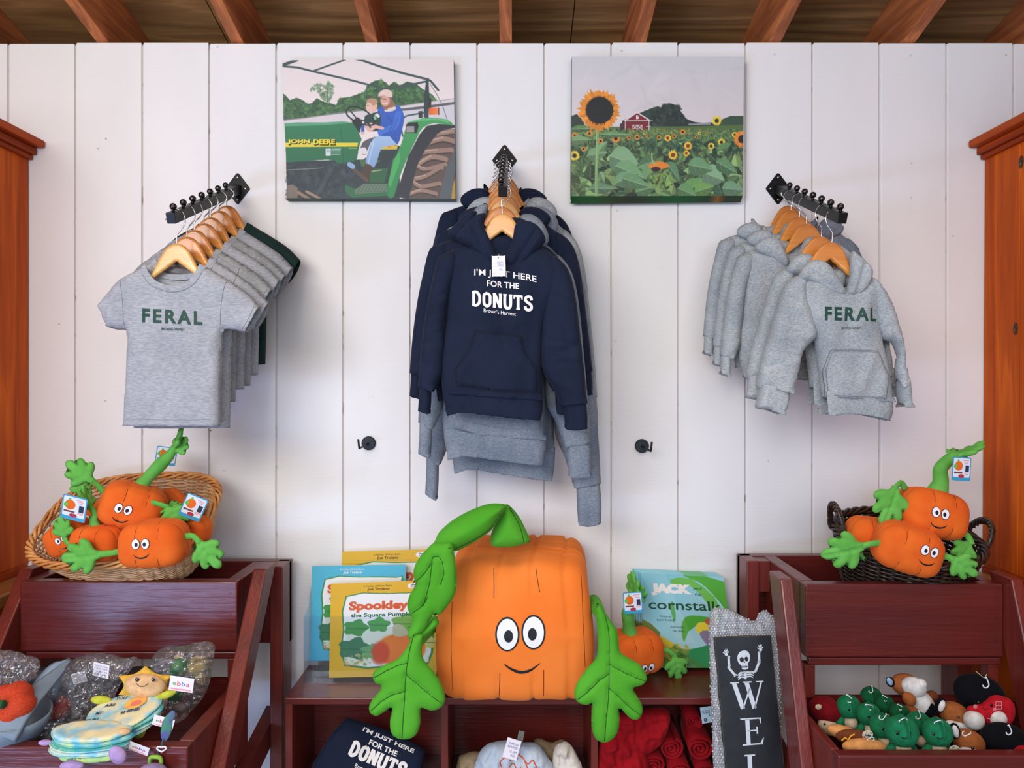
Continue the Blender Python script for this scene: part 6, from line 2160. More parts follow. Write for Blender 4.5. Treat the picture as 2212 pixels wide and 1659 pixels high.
# ------------------------------------------------------------------ black welcome sign in bubble wrap
def welcome_sign():
    o = P(1601.5, 1373, 1.95)
    t = thing('welcome_sign', 'narrow black leaning sign with a white skeleton above the letters W E L', 'sign', o, (-0.20, -0.038, 0))
    m_bd = mat('sign_black', (26, 28, 34), 0.45, col2=(36, 38, 44), nscale=20, bump=0.15, bscale=60)
    W = 0.0735
    MB().box(-W, W, -0.012, 0.008, -0.78, 0.0).build('sign_board', m_bd, t, bevel=0.0015)
    m_ed = mat('sign_worn_edge', (96, 78, 50), 0.7, var=0.1)
    MB().box(-W, W, -0.0124, -0.0121, -0.0012, 0.0).box(-W, -W + .0008, -0.0124, -0.0121, -0.78, 0.0).box(W - .0008, W, -0.0124, -0.0121, -0.78, 0.0).build('worn_edge', m_ed, t)
    m_sw = mat('sign_white_paint', (206, 216, 224), 0.6, var=0.03)
    def q(px, py):
        f = (py - 1373) / 286
        return ((px - 1601.5 - 28.5 * f) * (1.22 - 0.045 * f) / 1000, -(py - 1373) * 1.12 / 1000)
    def c(x, y):
        return q(1300 + x / 3.614, 1200 + y / 3.614)
    sh = []
    k = 1.2 / 3614.0
    def st(pts, w, n=0):
        sh.append(strip([c(*p_) for p_ in pts], [a * k for a in w] if isinstance(w, list) else w * k, n=n))
    def flush(name, m=m_sw, y=-0.0128):
        mb = MB()
        for vs, fs in sh:
            mb.add([(v[0], y, v[1]) for v in vs], fs)
        mb.build(name, m, t)
        sh.clear()
    # skull
    hd = smooth_poly([c(x, y) for x, y in [(1098, 740), (1130, 750), (1146, 785), (1142, 825), (1130, 842), (1134, 862), (1132, 884), (1108, 892), (1086, 886), (1082, 862), (1068, 848), (1052, 822), (1049, 785), (1066, 752)]], 4)
    cc = c(1100, 810)
    sh.append(([cc] + hd, [(0, 1 + i, 1 + (i + 1) % len(hd)) for i in range(len(hd))]))
    flush('skull')
    for (x, y, rx_, ry_) in ((1083, 812, 17, 19), (1119, 808, 15, 18)):
        a = c(x, y)
        sh.append(disc2(a[0], a[1], rx_ * k, ry_ * k, 16))
    sh.append(([c(1097, 838), c(1104, 824), c(1110, 838)], [(0, 1, 2)]))
    for x in (1086, 1095, 1104, 1113, 1122, 1130):
        st([(x, 858), (x, 878)], 3)
    st([(1084, 868), (1132, 866)], 3)
    flush('skull_holes', m_bd, -0.0132)
    # hands, arm bones, ribs
    for (hx_, hy_, s_) in ((962, 762, -1), (1228, 735, 1)):
        a = c(hx_, hy_)
        sh.append(disc2(a[0], a[1], 13 * k, 16 * k, 12))
        for j, (dx, dy) in enumerate(((-26, -12), (-16, -32), (-4, -42), (8, -38), (20, -18))):
            st([(hx_ + dx * .3, hy_ + dy * .3), (hx_ + dx, hy_ + dy)], [9, 7, 6])
    for a, b in (((981, 785), (984, 852)), ((982, 872), (1034, 936)), ((1216, 760), (1218, 822)), ((1216, 840), (1190, 908))):
        st([a, b], [18, 8, 8, 8, 18])
    for (x, y) in ((978, 782), (986, 784), (980, 856), (990, 852), (978, 870), (988, 866), (1028, 938), (1038, 930), (1212, 758), (1221, 758), (1213, 824), (1223, 822), (1210, 838), (1222, 840), (1186, 910), (1195, 906)):
        a = c(x, y)
        sh.append(disc2(a[0], a[1], 7 * k, 7 * k, 10))
    st([(1113, 903), (1113, 968)], [18, 16, 14])
    for j in range(3):
        st([(1106, 918 + 17 * j), (1076, 914 + 18 * j), (1050 + 4 * j, 936 + 18 * j)], [11, 11, 7], 5)
        st([(1120, 916 + 17 * j), (1150, 912 + 17 * j), (1180 - 4 * j, 926 + 15 * j)], [11, 11, 7], 5)
    st([(1050, 936), (1110, 908), (1182, 914)], 8, 5)
    flush('skeleton_paint')
    # W
    st([(1022, 990), (1095, 1198)], 34); st([(1095, 1198), (1146, 1040)], 11); st([(1120, 990), (1185, 1196)], 34); st([(1185, 1196), (1236, 992)], 12)
    st([(995, 992), (1062, 992)], 9); st([(1090, 990), (1160, 990)], 9); st([(1196, 990), (1252, 990)], 9)
    # E
    st([(1128, 1276), (1140, 1472)], 32); st([(1074, 1278), (1226, 1274)], 10); st([(1226, 1270), (1234, 1316)], [16, 4]); st([(1132, 1370), (1206, 1366)], 9)
    st([(1204, 1340), (1208, 1394)], [12, 6, 12]); st([(1094, 1476), (1240, 1470)], 10); st([(1256, 1422), (1240, 1474)], [4, 22])
    # L
    st([(1148, 1556), (1160, 1900)], 34); st([(1108, 1556), (1190, 1554)], 10); st([(1120, 1900), (1270, 1896)], 12)
    # C, O, M, E further down (below the frame)
    flush('welcome_lettering')
    # bubble wrap pushed round the back, showing above and at both sides
    bw = thing('bubble_wrap', 'clear bubble wrap bunched round the top and sides of the black welcome sign', 'packaging', o, (-0.20, -0.038, 0))
    def cw(x, y):
        a = c(x, y)
        return a
    ol = [c(870, 395), c(935, 400), c(1000, 410), c(1060, 445), c(1120, 480), c(1165, 505), c(1200, 520), c(1225, 460), c(1275, 428), (c(1340, 480)), c(1375, 560), c(1390, 800), c(1410, 1200), c(1425, 1659), (0.115, -0.42), (0.10, -0.60), (-0.085, -0.60), (-0.092, -0.42), c(880, 1659), c(868, 1300), c(850, 900), c(843, 500)]
    ol = smooth_poly(ol, 3)
    V, Fc = inflate(ol, 0.006, 0.02, 0.006, wr=0.004, wrs=14, seed=5, y0=0.006)
    mbw = MB().add(V, Fc)
    mw = film('bubble_film', (0.95, 0.96, 0.98), 0.12, 0.12, 0.9, 60, haze=0.28)
    mbw.build('wrap_sheet', mw, bw, smooth=True)
    bv = mbw.bvh()
    bb_ = MB()
    g = 0.0075
    r_ = 0.0034
    hemi = MB().sphere((0, 0, 0), 1, 8)
    poly = ol
    zz = -0.60
    row = 0
    while zz < 0.09:
        xx = -0.11 + (row % 2) * g / 2
        while xx < 0.125:
            inb = abs(xx) < W - 0.001 and zz < 0.0
            if not inb and inside(poly, np.array([xx]), np.array([zz]))[0]:
                hit = bv.ray_cast(Vector((xx, -1, zz)), Vector((0, 1, 0)))
                if hit[0] is not None:
                    vs = [(xx + v[0] * r_, hit[0].y + v[1] * r_ * .7, zz + v[2] * r_) for v in hemi.v]
                    bb_.add(vs, hemi.f)
            xx += g
        zz += g * 0.87
        row += 1
    b_ = bb_.build('bubbles', film('bubble_caps', (0.95, 0.96, 0.98), 0.16, 0.08, 0.3, 120, haze=0.22), bw, smooth=True)
    b_['kind'] = 'stuff'
welcome_sign()

# ------------------------------------------------------------------ soft toys helper
class Toy:
    def __init__(s, name, label, px, py, D, cat='soft toy', group=None):
        s.D = D
        D = D + 0.03 if px > 1740 else D
        s.D = D
        s.c = P(px, py, D)
        s.t = thing(name, label, cat, s.c, group=group)
    def loc(s, px, py, dD=0.0):
        return P(px, py, s.D + dD) - s.c
    def ell(s, name, px, py, rx, rz, m, dD=0.0, ry=None, rot=0.0, n=20, dy=0.0):
        k = (s.D + dD) / F
        ry = (min(rx, rz) if ry is None else ry)
        mb = MB().sphere((0, 0, 0), 1, n, (rx * k, ry * k, rz * k), M=mat4(s.loc(px, py, dD), (0, rot, 0)))
        return mb.build(name, m, s.t, smooth=True)
    def lines(s, name, strokes, m, dD, w):
        mb = MB()
        k = s.D / F
        for pts in strokes:
            mb.tube(spline([s.loc(x, y, d if (d := dD) is not None else 0) for x, y in pts], 5), w * k, 5)
        return mb.build(name, m, s.t, smooth=True)

def plush(name, c1, c2=None):
    return mat(name, c1, 0.9, col2=c2 or tuple(int(v * .86) for v in c1), nscale=60, bump=0.5, bscale=380, bdist=0.002, sheen=0.3, spec=0.1)
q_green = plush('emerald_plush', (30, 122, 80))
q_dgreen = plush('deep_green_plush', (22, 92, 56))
q_cream = plush('cream_plush', (222, 200, 168))
q_white = plush('white_plush', (230, 228, 226))
q_brown = plush('fawn_plush', (164, 96, 52))
q_dbrown = plush('brown_plush', (120, 66, 40))
q_blackp = plush('black_plush', (16, 18, 24))
q_redp = plush('scarlet_plush', (196, 28, 42))
q_dred = plush('crimson_plush', (120, 16, 26))
q_bun = plush('bun_plush', (226, 160, 96))
q_pink = plush('pink_plush', (230, 130, 140))
m_eye = mat('bead_eye', (10, 10, 14), 0.08, var=0.01, spec=0.8, coat=0.6)
m_hookw = mat('white_plastic_hook', (228, 230, 234), 0.3, var=0.01, coat=0.3)
m_mouth = mat('mouth_thread', (20, 30, 26), 0.8, var=0.01)

def j_hook(toy, px, py, s=1.0, rot=0.0, flip=1, dD=-0.035):
    """white plastic J-shaped hanging hook"""
    k = (toy.D + dD) / F * s
    c = toy.loc(px, py, dD)
    pts = [(-3 * flip, 9), (-1 * flip, 9), (0, 9), (1.5 * flip, 2), (2.5 * flip, -4), (0, -8), (-4.5 * flip, -9), (-8 * flip, -6), (-8 * flip, -3)]
    co, si = math.cos(rot), math.sin(rot)
    p3 = [(c.x + (x * co - z * si) * k, c.y - 0.001, c.z + (x * si + z * co) * k) for x, z in pts]
    MB().tube(spline(p3, 5), 1.35 * k, 6, flat=0.5).build('hanging_hook', m_hookw, toy.t, smooth=True)

# right bin: green long-necked toys
GT_ = 'round-headed green toys in the right bin'
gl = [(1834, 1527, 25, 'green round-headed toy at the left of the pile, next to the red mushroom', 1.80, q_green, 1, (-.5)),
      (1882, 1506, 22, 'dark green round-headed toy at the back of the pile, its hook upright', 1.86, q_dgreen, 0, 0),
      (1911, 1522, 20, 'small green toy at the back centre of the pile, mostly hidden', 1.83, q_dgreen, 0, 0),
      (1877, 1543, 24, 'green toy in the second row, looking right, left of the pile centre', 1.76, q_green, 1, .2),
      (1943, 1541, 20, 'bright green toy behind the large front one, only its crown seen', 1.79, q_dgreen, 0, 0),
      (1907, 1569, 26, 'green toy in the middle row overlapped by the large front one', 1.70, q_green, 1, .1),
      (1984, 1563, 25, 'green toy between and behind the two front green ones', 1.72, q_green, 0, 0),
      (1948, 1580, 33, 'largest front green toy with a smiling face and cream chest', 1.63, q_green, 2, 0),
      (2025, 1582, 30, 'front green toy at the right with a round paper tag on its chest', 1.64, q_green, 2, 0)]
for (x, y, r, lab, D, m, fc, _) in gl:
    T = Toy('green_dinosaur_plush', lab, x, y, D, group=GT_)
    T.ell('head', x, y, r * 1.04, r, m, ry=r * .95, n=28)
    T.ell('crest', x + r * .1, y - r * .25, r * .10, r * .82, m, dD=-.012, ry=r * .85)
    T.ell('body', x + 2, y + r * 1.25, r * .92, r * .8, m, dD=.015, ry=r * .8)
    T.ell('chest', x + 4, y + r * 1.35, r * .55, r * .6, q_cream, dD=-.008, ry=r * .6)
    T.ell('arm', x - r * .8, y + r * 1.35, r * .32, r * .55, m, dD=-.006, rot=.5)
    if fc:
        ex = [(-.28, .12), (.52, .08)] if fc == 2 else [(.0, .22), (.75, .25)]
        for a, b in ex:
            T.ell('eye', x + a * r, y + b * r, r * .11, r * .12, m_eye, dD=-(r * .90) * D / F, ry=r * .06, n=10)
        a = .18 if fc == 2 else .5
        T.lines('smile', [[(x + (a - .18) * r, y + .38 * r), (x + a * r, y + .48 * r), (x + (a + .22) * r, y + .36 * r)]], m_mouth, -(r * .93) * D / F, r * .04)
    j_hook(T, x + r * .05, y - r * .78, 0.95 if r > 22 else .8, [0.6, 0, .8, 1.2, .9, -.8, 0.1, 1.9, 1.7][[g[0] for g in gl].index(x)], 1, -0.02)

def round_tag(label, x, y, D, col):
    D += 0.03
    t = thing('paper_tag', label, 'tag', P(x, y, D), (0.2, 0.15, 0))
    r = 11.5 * D / F
    MB().lathe([(0, .0006), (r, .0006), (r, 0), (0, 0)], 28, M=mat4((0, 0, 0), (PI / 2, 0, 0))).build('tag_disc', mat('tag_pastel', (226, 222, 214), 0.5, col2=(200, 214, 170), nscale=120), t)
    rs = random.Random(int(x))
    for i in range(7):
        a = rs.uniform(0, 6.28)
        MB().lathe([(0, .0009), (r * .16, .0009)], 10, M=mat4((r * .7 * math.cos(a), -.0002, r * .7 * math.sin(a)), (PI / 2, 0, 0))).build('dot', mat('dot%d' % (i % 4), [(220, 80, 90), (80, 160, 210), (240, 200, 70), (120, 190, 90)][i % 4], 0.5), t)
    b = MB()
    for vs, fs in (fit_text("Bills" if False else 'ois', -r * .6, r * .6, -r * .25, r * .25, off=0.04),):
        b.add([(x_, -0.0012, z_) for x_, z_ in vs], fs)
    b.build('tag_lettering', mat('tag_ink_%d' % col[0], col, 0.5), t)
round_tag('round paper tag on the chest of the right-hand front green toy', 2061, 1620, 1.60, (200, 50, 60))
round_tag('round paper tag at the foot of the largest front green toy', 1977, 1632, 1.59, (30, 40, 110))
round_tag('small round paper tag beside the sausage toy', 1874, 1587, 1.66, (30, 40, 60))

# calf
T = Toy('calf_plush', 'brown and white calf toy lying on its back above the green toys', 1975, 1500, 1.84)
T.ell('head', 1958, 1480, 33, 24, q_brown, ry=24, rot=.2, dD=.01)
T.ell('muzzle', 1974, 1484, 26, 21, q_white, dD=-.015, ry=20, rot=.3)
T.ell('snout', 1988, 1477, 13, 11, q_white, dD=-.02, ry=12)
T.ell('ear', 1923, 1473, 9, 12, q_blackp, rot=-.5, ry=4)
T.ell('inner_ear', 1922, 1472, 6, 9, plush('pale_blue_plush', (160, 190, 220)), rot=-.5, ry=4, dD=-.004)
T.ell('body', 1992, 1521, 24, 34, q_white, dD=-.005, ry=22, rot=-.55)
T.ell('leg', 1964, 1510, 13, 16, q_brown, dD=-.03, rot=-.6)
T.ell('leg', 1972, 1536, 20, 10, q_brown, dD=-.025, rot=.6)
T.ell('patch', 2006, 1533, 15, 18, q_blackp, dD=-.022, rot=-.2, ry=8)
T.ell('tail', 2013, 1503, 13, 11, q_dbrown, dD=.0)
# foxes
T = Toy('fox_plush', 'fawn fox toy with one white-lined ear up, above the lower fox toy', 2062, 1542, 1.80)
T.ell('head', 2062, 1543, 33, 25, q_brown, rot=.45, ry=24)
T.ell('muzzle', 2082, 1563, 22, 10, q_brown, rot=.35, ry=14, dD=-.01)
T.ell('cheek', 2072, 1568, 30, 9, q_white, rot=.25, dD=-.022, ry=12)
T.ell('ear', 2031, 1524, 11, 18, q_blackp, rot=.35, ry=5, dD=-.01)
T.ell('inner_ear', 2034, 1525, 7, 13, q_white, rot=.35, ry=5, dD=-.014)
T.ell('eye', 2070, 1549, 3.2, 2.6, m_eye, dD=-.028, n=10)
T.ell('nose', 2096, 1566, 5, 5, m_eye, dD=-.02, n=10)
T = Toy('fox_plush', 'fawn fox toy at the front with a white hook on its head', 2095, 1605, 1.68)
T.ell('head', 2093, 1603, 34, 26, q_brown, rot=.35, ry=26)
T.ell('muzzle', 2118, 1622, 17, 9, q_brown, rot=.5, ry=12, dD=-.012)
T.ell('cheek', 2096, 1624, 26, 9, q_white, rot=.1, dD=-.024, ry=12)
T.ell('ear', 2062, 1579, 12, 18, q_blackp, rot=-.25, ry=5, dD=-.01)
T.ell('inner_ear', 2064, 1580, 7, 14, q_white, rot=-.25, ry=5, dD=-.015)
T.ell('eye', 2101, 1616, 3.6, 3.6, m_eye, dD=-.036, n=10)
T.ell('nose', 2131, 1628, 5, 4, m_eye, dD=-.02, n=10)
j_hook(T, 2088, 1586, 1.0, -1.3)
# barns
def barn(label, x, y, s, D):
    T = Toy('barn_plush', label, x, y, D, group='red barn toys with black roofs')
    T.ell('roof', x - 12 * s, y - 26 * s, 56 * s, 40 * s, q_blackp, ry=34 * s, rot=.35, dD=.02, n=28)
    # red pentagon front
    k = D / F
    ol = [(x + a * s, y + b * s) for a, b in ((-52, -6), (-20, -14), (4, -32), (38, -24), (46, 2), (34, 28), (0, 36), (-20, 26), (-44, 18))]
    pts = smooth_poly([(T.loc(a, b).x, T.loc(a, b).z) for a, b in ol], 3)
    V, Fc = inflate(pts, .018 * s, .02 * s, .004)
    MB().add([(a, b - .028 * s, c_) for a, b, c_ in V], Fc).build('front', q_redp, T.t, smooth=True)
    for a, b, r in ((-24, 32, 21), (26, 27, 19)):
        T.ell('paw', x + a * s, y + b * s, r * s, r * .95 * s, q_white, dD=-.04 * s)
    wd = [strip([T2(T, x + a * s, y + b * s) for a, b in q_], 1.0 * k) for q_ in (((-4, -26), (8, -26)), ((-4, -18), (8, -18)), ((-4, -10), (8, -10)), ((-4, -26), (-4, -10)), ((2, -26), (2, -10)), ((8, -26), (8, -10)))]
    wd += [strip([T2(T, x - 22 * s, y + 9 * s), T2(T, x + 20 * s, y + 17 * s)], 1.2 * k)]
    mb = MB()
    for vs, fs in wd:
        mb.add([(v[0], -.0475 * s, v[1]) for v in vs], fs)
    mb.build('window_stitch', mat('pale_pink_thread', (236, 170, 180), .7), T.t)
    for a in (-14, 14):
        T.ell('eye', x + a * s, y + (-3 + a * .2) * s, 3 * s, 3.6 * s, m_eye, dD=-.046 * s, ry=1.5, n=10)
        T.ell('cheek_spot', x + a * 1.5 * s, y + (6 + a * .25) * s, 5 * s, 5 * s, q_pink, dD=-.0445 * s, ry=1.5, n=12)
    T.lines('smile', [[(x - 5 * s, y + 5 * s), (x, y + 9 * s), (x + 6 * s, y + 6 * s)]], m_mouth, -.049 * s, .8)
    return T
def T2(T, px, py):
    v = T.loc(px, py)
    return (v.x, v.z)
T = barn('red barn toy with white paws, at the top right of the bin', 2128, 1524, 1.0, 1.80)
j_hook(T, 2132, 1474, 1.2, 0.15, 1, -.05)
T.lines('hang_cord', [[(2108, 1450), (2118, 1458), (2126, 1464), (2132, 1456)]], mat('cord_cream', (190, 180, 130), .8), -.04, .8)
T = barn('red barn toy at the lower right corner of the bin', 2186, 1630, 1.0, 1.68)
j_hook(T, 2181, 1576, 1.1, 0.2, 1, -.05)
# mushroom
T = Toy('mushroom_plush', 'dark red mushroom toy with a white spot at the left of the right-hand bin', 1786, 1535, 1.82)
T.ell('cap', 1784, 1533, 36, 27, q_dred, ry=30, rot=.25, n=28)
T.ell('spot', 1768, 1527, 7.5, 6, q_cream, dD=-.030, ry=3, n=14)
T.ell('stem_face', 1790, 1570, 24, 17, q_cream, dD=-.02, ry=18, rot=.4)
T.ell('eye', 1781, 1564, 2.6, 2.6, m_eye, dD=-.042, n=10)
T.ell('eye', 1805, 1568, 2.6, 2.6, m_eye, dD=-.042, n=10)
T.lines('smile', [[(1788, 1572), (1794, 1576), (1799, 1572)]], m_mouth, -.043, .6)
# hot dog toy
T = Toy('hot_dog_plush', 'hot dog toy with two tan bun halves, front left of the bin', 1850, 1600, 1.66)
T.ell('bun', 1822, 1583, 36, 15, q_bun, dD=.04, rot=.28, ry=15, n=24)
T.ell('sausage', 1845, 1592, 40, 16, q_dbrown, dD=.02, rot=.05, ry=14, n=24)
T.lines('mustard', [[(1818, 1600), (1826, 1594), (1832, 1598), (1838, 1590), (1846, 1586)]], mat('mustard_felt', (236, 170, 50), .8), -.008, 1.6)
T.ell('bun', 1870, 1615, 51, 19, q_bun, dD=-.02, rot=.06, ry=17, n=28)
j_hook(T, 1880, 1595, .8, 1.9, 1, -.03)

# ------------------------------------------------------------------ left bin contents
m_bag = film('crinkled_bag', (0.95, 0.95, 0.96), 0.07, 0.12, 0.8, 40, haze=0.05, edge=0.6)
def bag(label, pts, D, T=.03, seed=0, h=.005, wr=.005):
    cx_, cy_ = sum(p_[0] for p_ in pts) / len(pts), sum(p_[1] for p_ in pts) / len(pts)
    c = P(cx_, cy_, D)
    t = thing('plastic_bag', label, 'bag', c)
    pl = smooth_poly([(P(a, b, D).x - c.x, P(a, b, D).z - c.z) for a, b in pts], 3)
    V, Fc = inflate(pl, T, .05, h, wr=wr, wrs=16, seed=seed)
    rs = np.random.RandomState(seed)
    V = np.array(V)
    n_ = np.zeros(len(V))
    for k in range(14):
        a = rs.uniform(0, PI)
        fq = rs.uniform(60, 240)
        n_ += np.abs(np.sin(fq * (V[:, 0] * math.cos(a) + V[:, 2] * math.sin(a)) + rs.uniform(0, 6))) ** 2 * .0016
    V[:, 1] -= n_
    mb = MB().add(V.tolist(), Fc)
    mb.build('film', m_bag, t)
    return t

m_bowl = mat('grey_blue_silicone', (122, 140, 156), 0.5, var=0.05, spec=0.4, sss=0)
m_knit = mat('knitted_orange', (206, 70, 34), 0.9, col2=(186, 54, 24), nscale=200, bump=0.7, bscale=600, bdist=0.002, sheen=.2)
def knit_pumpkin(label, px, py, D, r, rot):
    t = thing('knitted_pumpkin', label, 'toy', P(px, py, D), rot)
    vs, fs = [], []
    n, m_ = 48, 20
    for i in range(m_ + 1):
        a = PI * i / m_
        for k in range(n):
            b = 2 * PI * k / n
            lobe = 1 - .14 * abs(math.cos(2.5 * b)) ** 6 * math.sin(a)
            rr = math.sin(a) ** .8 * lobe if 0 < i < m_ else 0
            vs.append((rr * r * math.cos(b), rr * r * math.sin(b), r * .74 * math.cos(a) * (1 - .25 * math.exp(-(math.sin(a) / .35) ** 2))))
    for i in range(m_):
        for k in range(n):
            fs.append((i * n + k, i * n + (k + 1) % n, (i + 1) * n + (k + 1) % n, (i + 1) * n + k))
    MB().add(vs, fs).build('body', m_knit, t, smooth=True, weld=True)
    MB().tube([(0, 0, r * .5), (0, 0, r * .8), (.004, 0, r * 1.02)], [r * .2, r * .15, r * .17], 10).build('stem', plush('knit_green', (52, 112, 72)), t, smooth=True)
    return t
def scoop(label, px, py, D, r, rot, hook_to):
    c = P(px, py, D)
    t = thing('scoop_bowl', label, 'bowl', c, rot)
    prof = [(0, -r * .95), (r * .45, -r * .92), (r * .78, -r * .7), (r * .95, -r * .3), (r, 0), (r * .965, 0.0), (r * .92, -r * .3), (r * .75, -r * .66), (r * .43, -r * .88), (0, -r * .9)]
    MB().lathe(prof, 40).build('bowl', m_bowl, t, smooth=True)
    # pointed carrying strap made of two ribbons that meet
    R_ = Euler(rot).to_matrix().inverted()
    e = R_ @ (P(*hook_to) - c)
    for s in (-1, 1):
        a = Vector((0.30 * r, s * r * .93, 0))
        m1 = a.lerp(e, .35) + Vector((0, s * r * .25, r * .1))
        m2 = a.lerp(e, .75) + Vector((0, s * r * .10, r * .02))
        pts = spline([a - Vector((0, 0, .01)), m1, m2, e], 6)
        mb = MB()
        mb.tube(pts, interp([r * .42, r * .34, r * .18, r * .05], len(pts)), 8, flat=0.10)
        mb.build('strap', m_bowl, t, smooth=True)
    return t
scoop('grey-blue soft bowl with a pointed strap at the bottom left, holding an orange knitted pumpkin', 22, 1537, 1.66, .082, (0.12, 0.12, 0.1), (152, 1424, 1.78))
knit_pumpkin('orange knitted pumpkin toy lying in the front grey-blue bowl', 26, 1522, 1.64, .050, (1.1, -0.5, 0.2))
scoop('second grey-blue bowl inside a clear bag, behind the front bowl', 118, 1552, 1.80, .066, (0.2, 0.5, 0.2), (150, 1432, 1.86))
knit_pumpkin('smaller knitted pumpkin toy in the bagged bowl behind', 118, 1532, 1.78, .034, (.4, 0, 0))
bag('crinkled clear bag at the far left, behind the bowl strap', [(-30, 1410), (20, 1402), (60, 1412), (90, 1425), (80, 1460), (40, 1480), (-30, 1500)], 1.80, .03, 1)
bag('crinkled clear bag in the middle carrying two white price stickers', [(95, 1500), (140, 1440), (185, 1412), (230, 1408), (270, 1418), (302, 1416), (290, 1440), (262, 1480), (240, 1530), (200, 1570), (140, 1600), (85, 1590)], 1.78, .035, 2)
bag('tall crinkled clear bag standing at the right of the left bin', [(332, 1420), (362, 1394), (400, 1392), (440, 1382), (466, 1394), (462, 1440), (450, 1490), (420, 1530), (392, 1556), (350, 1550), (330, 1500)], 1.84, .035, 3)
bag('clear bag draped over the front bowl and the cloth books', [(60, 1600), (90, 1560), (150, 1556), (190, 1550), (190, 1580), (120, 1602)], 1.70, .015, 4)
# dark kitchenware deep in the bin
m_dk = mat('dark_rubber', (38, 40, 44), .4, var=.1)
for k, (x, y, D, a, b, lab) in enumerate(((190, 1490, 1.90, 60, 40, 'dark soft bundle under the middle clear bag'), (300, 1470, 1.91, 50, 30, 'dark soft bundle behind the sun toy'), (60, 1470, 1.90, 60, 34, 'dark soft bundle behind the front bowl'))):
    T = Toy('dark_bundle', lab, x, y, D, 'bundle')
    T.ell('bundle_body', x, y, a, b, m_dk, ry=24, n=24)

def price_sticker(label, x, y, D, w, h, rot, lines=True):
    t = thing('price_sticker', label, 'label', P(x, y, D), rot)
    MB().box(-w / 2, w / 2, -.0003, .0003, -h / 2, h / 2).build('paper', m_card, t)
    b = MB()
    for k, (s_, z) in enumerate((('MADE IN CHINA', .30), ('ITEM 7003', .12), ('35003 48', -.10), ('KEEP AWAY', -.30))):
        vs, fs = fit_text(s_, -w * .4, w * .4, z * h - h * .06, z * h + h * .06)
        b.add([(x_, -.0006, z_) for x_, z_ in vs], fs)
    b.build('small_print', mat('grey_print', (110, 112, 120), .7), t)
price_sticker('white sticker with small print on the middle bag, the upper right one', 218, 1448, 1.735, .040, .034, (.1, .18, -.1))
price_sticker('pale sticker with small print on the middle bag, the lower left one', 171, 1464, 1.745, .032, .026, (.1, -.22, .1))

# sun toy
q_yel = plush('sun_yellow', (236, 186, 74))
q_peach = plush('peach_plush', (232, 190, 140))
q_lime = plush('lime_plush', (206, 208, 72))
T = Toy('sun_plush', 'smiling peach-faced sun toy with yellow rays, above the cloth books', 314, 1482, 1.70)
T.ell('face', 314, 1481, 44, 25, q_peach, ry=20, rot=.08, n=28)
def star(T, name, cx_, cy_, r0, r1, n, m, dD, sq=.7, th=.008):
    pts = []
    for k in range(2 * n):
        a = PI * k / n + PI / 2
        r = r1 if k % 2 == 0 else r0
        v = T.loc(cx_ + r * math.cos(a), cy_ - r * sq * math.sin(a), dD)
        pts.append((v.x, v.z) + ((1,) if k % 2 == 0 else ()))
    V, Fc = inflate(smooth_poly(pts, 3), th, .012, .003)
    y = T.loc(cx_, cy_, dD).y
    return MB().add([(a, b + y, c_) for a, b, c_ in V], Fc).build(name, m, T.t, smooth=True)
star(T, 'rays', 314, 1480, 46, 68, 6, q_yel, .012, .62)
for a, b, e in ((296, 1468, .0), (331, 1468, 0)):
    T.ell('eye', a, b, 4.4, 4.6, m_eye, dD=-.0185, ry=1.6, n=12)
T.lines('smile', [[(294, 1476), (302, 1483), (312, 1482), (320, 1476)]], mat('brown_thread', (120, 74, 50), .8), -.0225, .7)
T.ell('arm', 218, 1512, 22, 9, q_lime, rot=.05, dD=-.01)
T.ell('arm', 357, 1502, 26, 8, q_lime, rot=-.35, dD=-.012)
T.ell('foot', 299, 1580, 15, 16, q_lime, dD=-.035, ry=9, rot=.2)
T.ell('foot', 312, 1570, 8, 10, q_lime, dD=-.035, ry=7, rot=.3)
T.ell('foot', 196, 1568, 16, 6, q_lime, dD=-.03, ry=6)

def cloth_colour(name, a, b, c_=None, sc=26):
    m = mat(name, a, .85, col2=b, nscale=sc, lo=.4, hi=.6, bump=.3, bscale=300)
    return m
c_aqua = cloth_colour('aqua_print', (96, 186, 210), (200, 226, 170))
c_page = cloth_colour('sky_print', (150, 206, 226), (236, 226, 180))
c_teal = cloth_colour('teal_print', (66, 170, 170), (140, 206, 160))
c_lil = cloth_colour('lilac_print', (184, 160, 214), (206, 190, 226))
def cloth_book(name, label, px, py, D, rx, ry_, n, tilt, roll=0.0, mats=(), lay=.0085):
    """soft round pages stacked; local z is the page normal"""
    t = thing(name, label, 'cloth book', P(px, py, D), (tilt, roll, 0))
    k = D / F
    rs = random.Random(n + int(px))
    for i in range(n):
        z = -i * lay
        pts = []
        for j in range(40):
            a = 2 * PI * j / 40
            w_ = 1 + .03 * math.sin(3 * a + i) + .02 * math.sin(5 * a + 2 * i)
            pts.append((rx * k * w_ * math.cos(a) + rs.uniform(-.0003, .0003) + .004 * math.sin(i * 1.7), ry_ * k * w_ * math.sin(a)))
        V, Fc = inflate(pts, lay * .48, .008, .005, wr=.0008, wrs=12, seed=i)
        M_ = mat4((0, 0, z), (-PI / 2, 0, 0))
        o = MB().add(V, Fc, M_).build('cloth_page', mats[i % len(mats)], t, smooth=True)
        e = [(x, y, z) for x, y in pts]
        MB().tube(e, .0016, 5, closed=True).build('page_piping', mats[(i + 1) % len(mats)], o, smooth=True)
    return t
sb = cloth_book('cloth_book', 'round aqua cloth book lettered YOU ARE MY SUNSHINE, held by the sun toy', 265, 1537, 1.655, 76, 64, 4, 0.24, -.12, (c_page, c_aqua, c_teal))
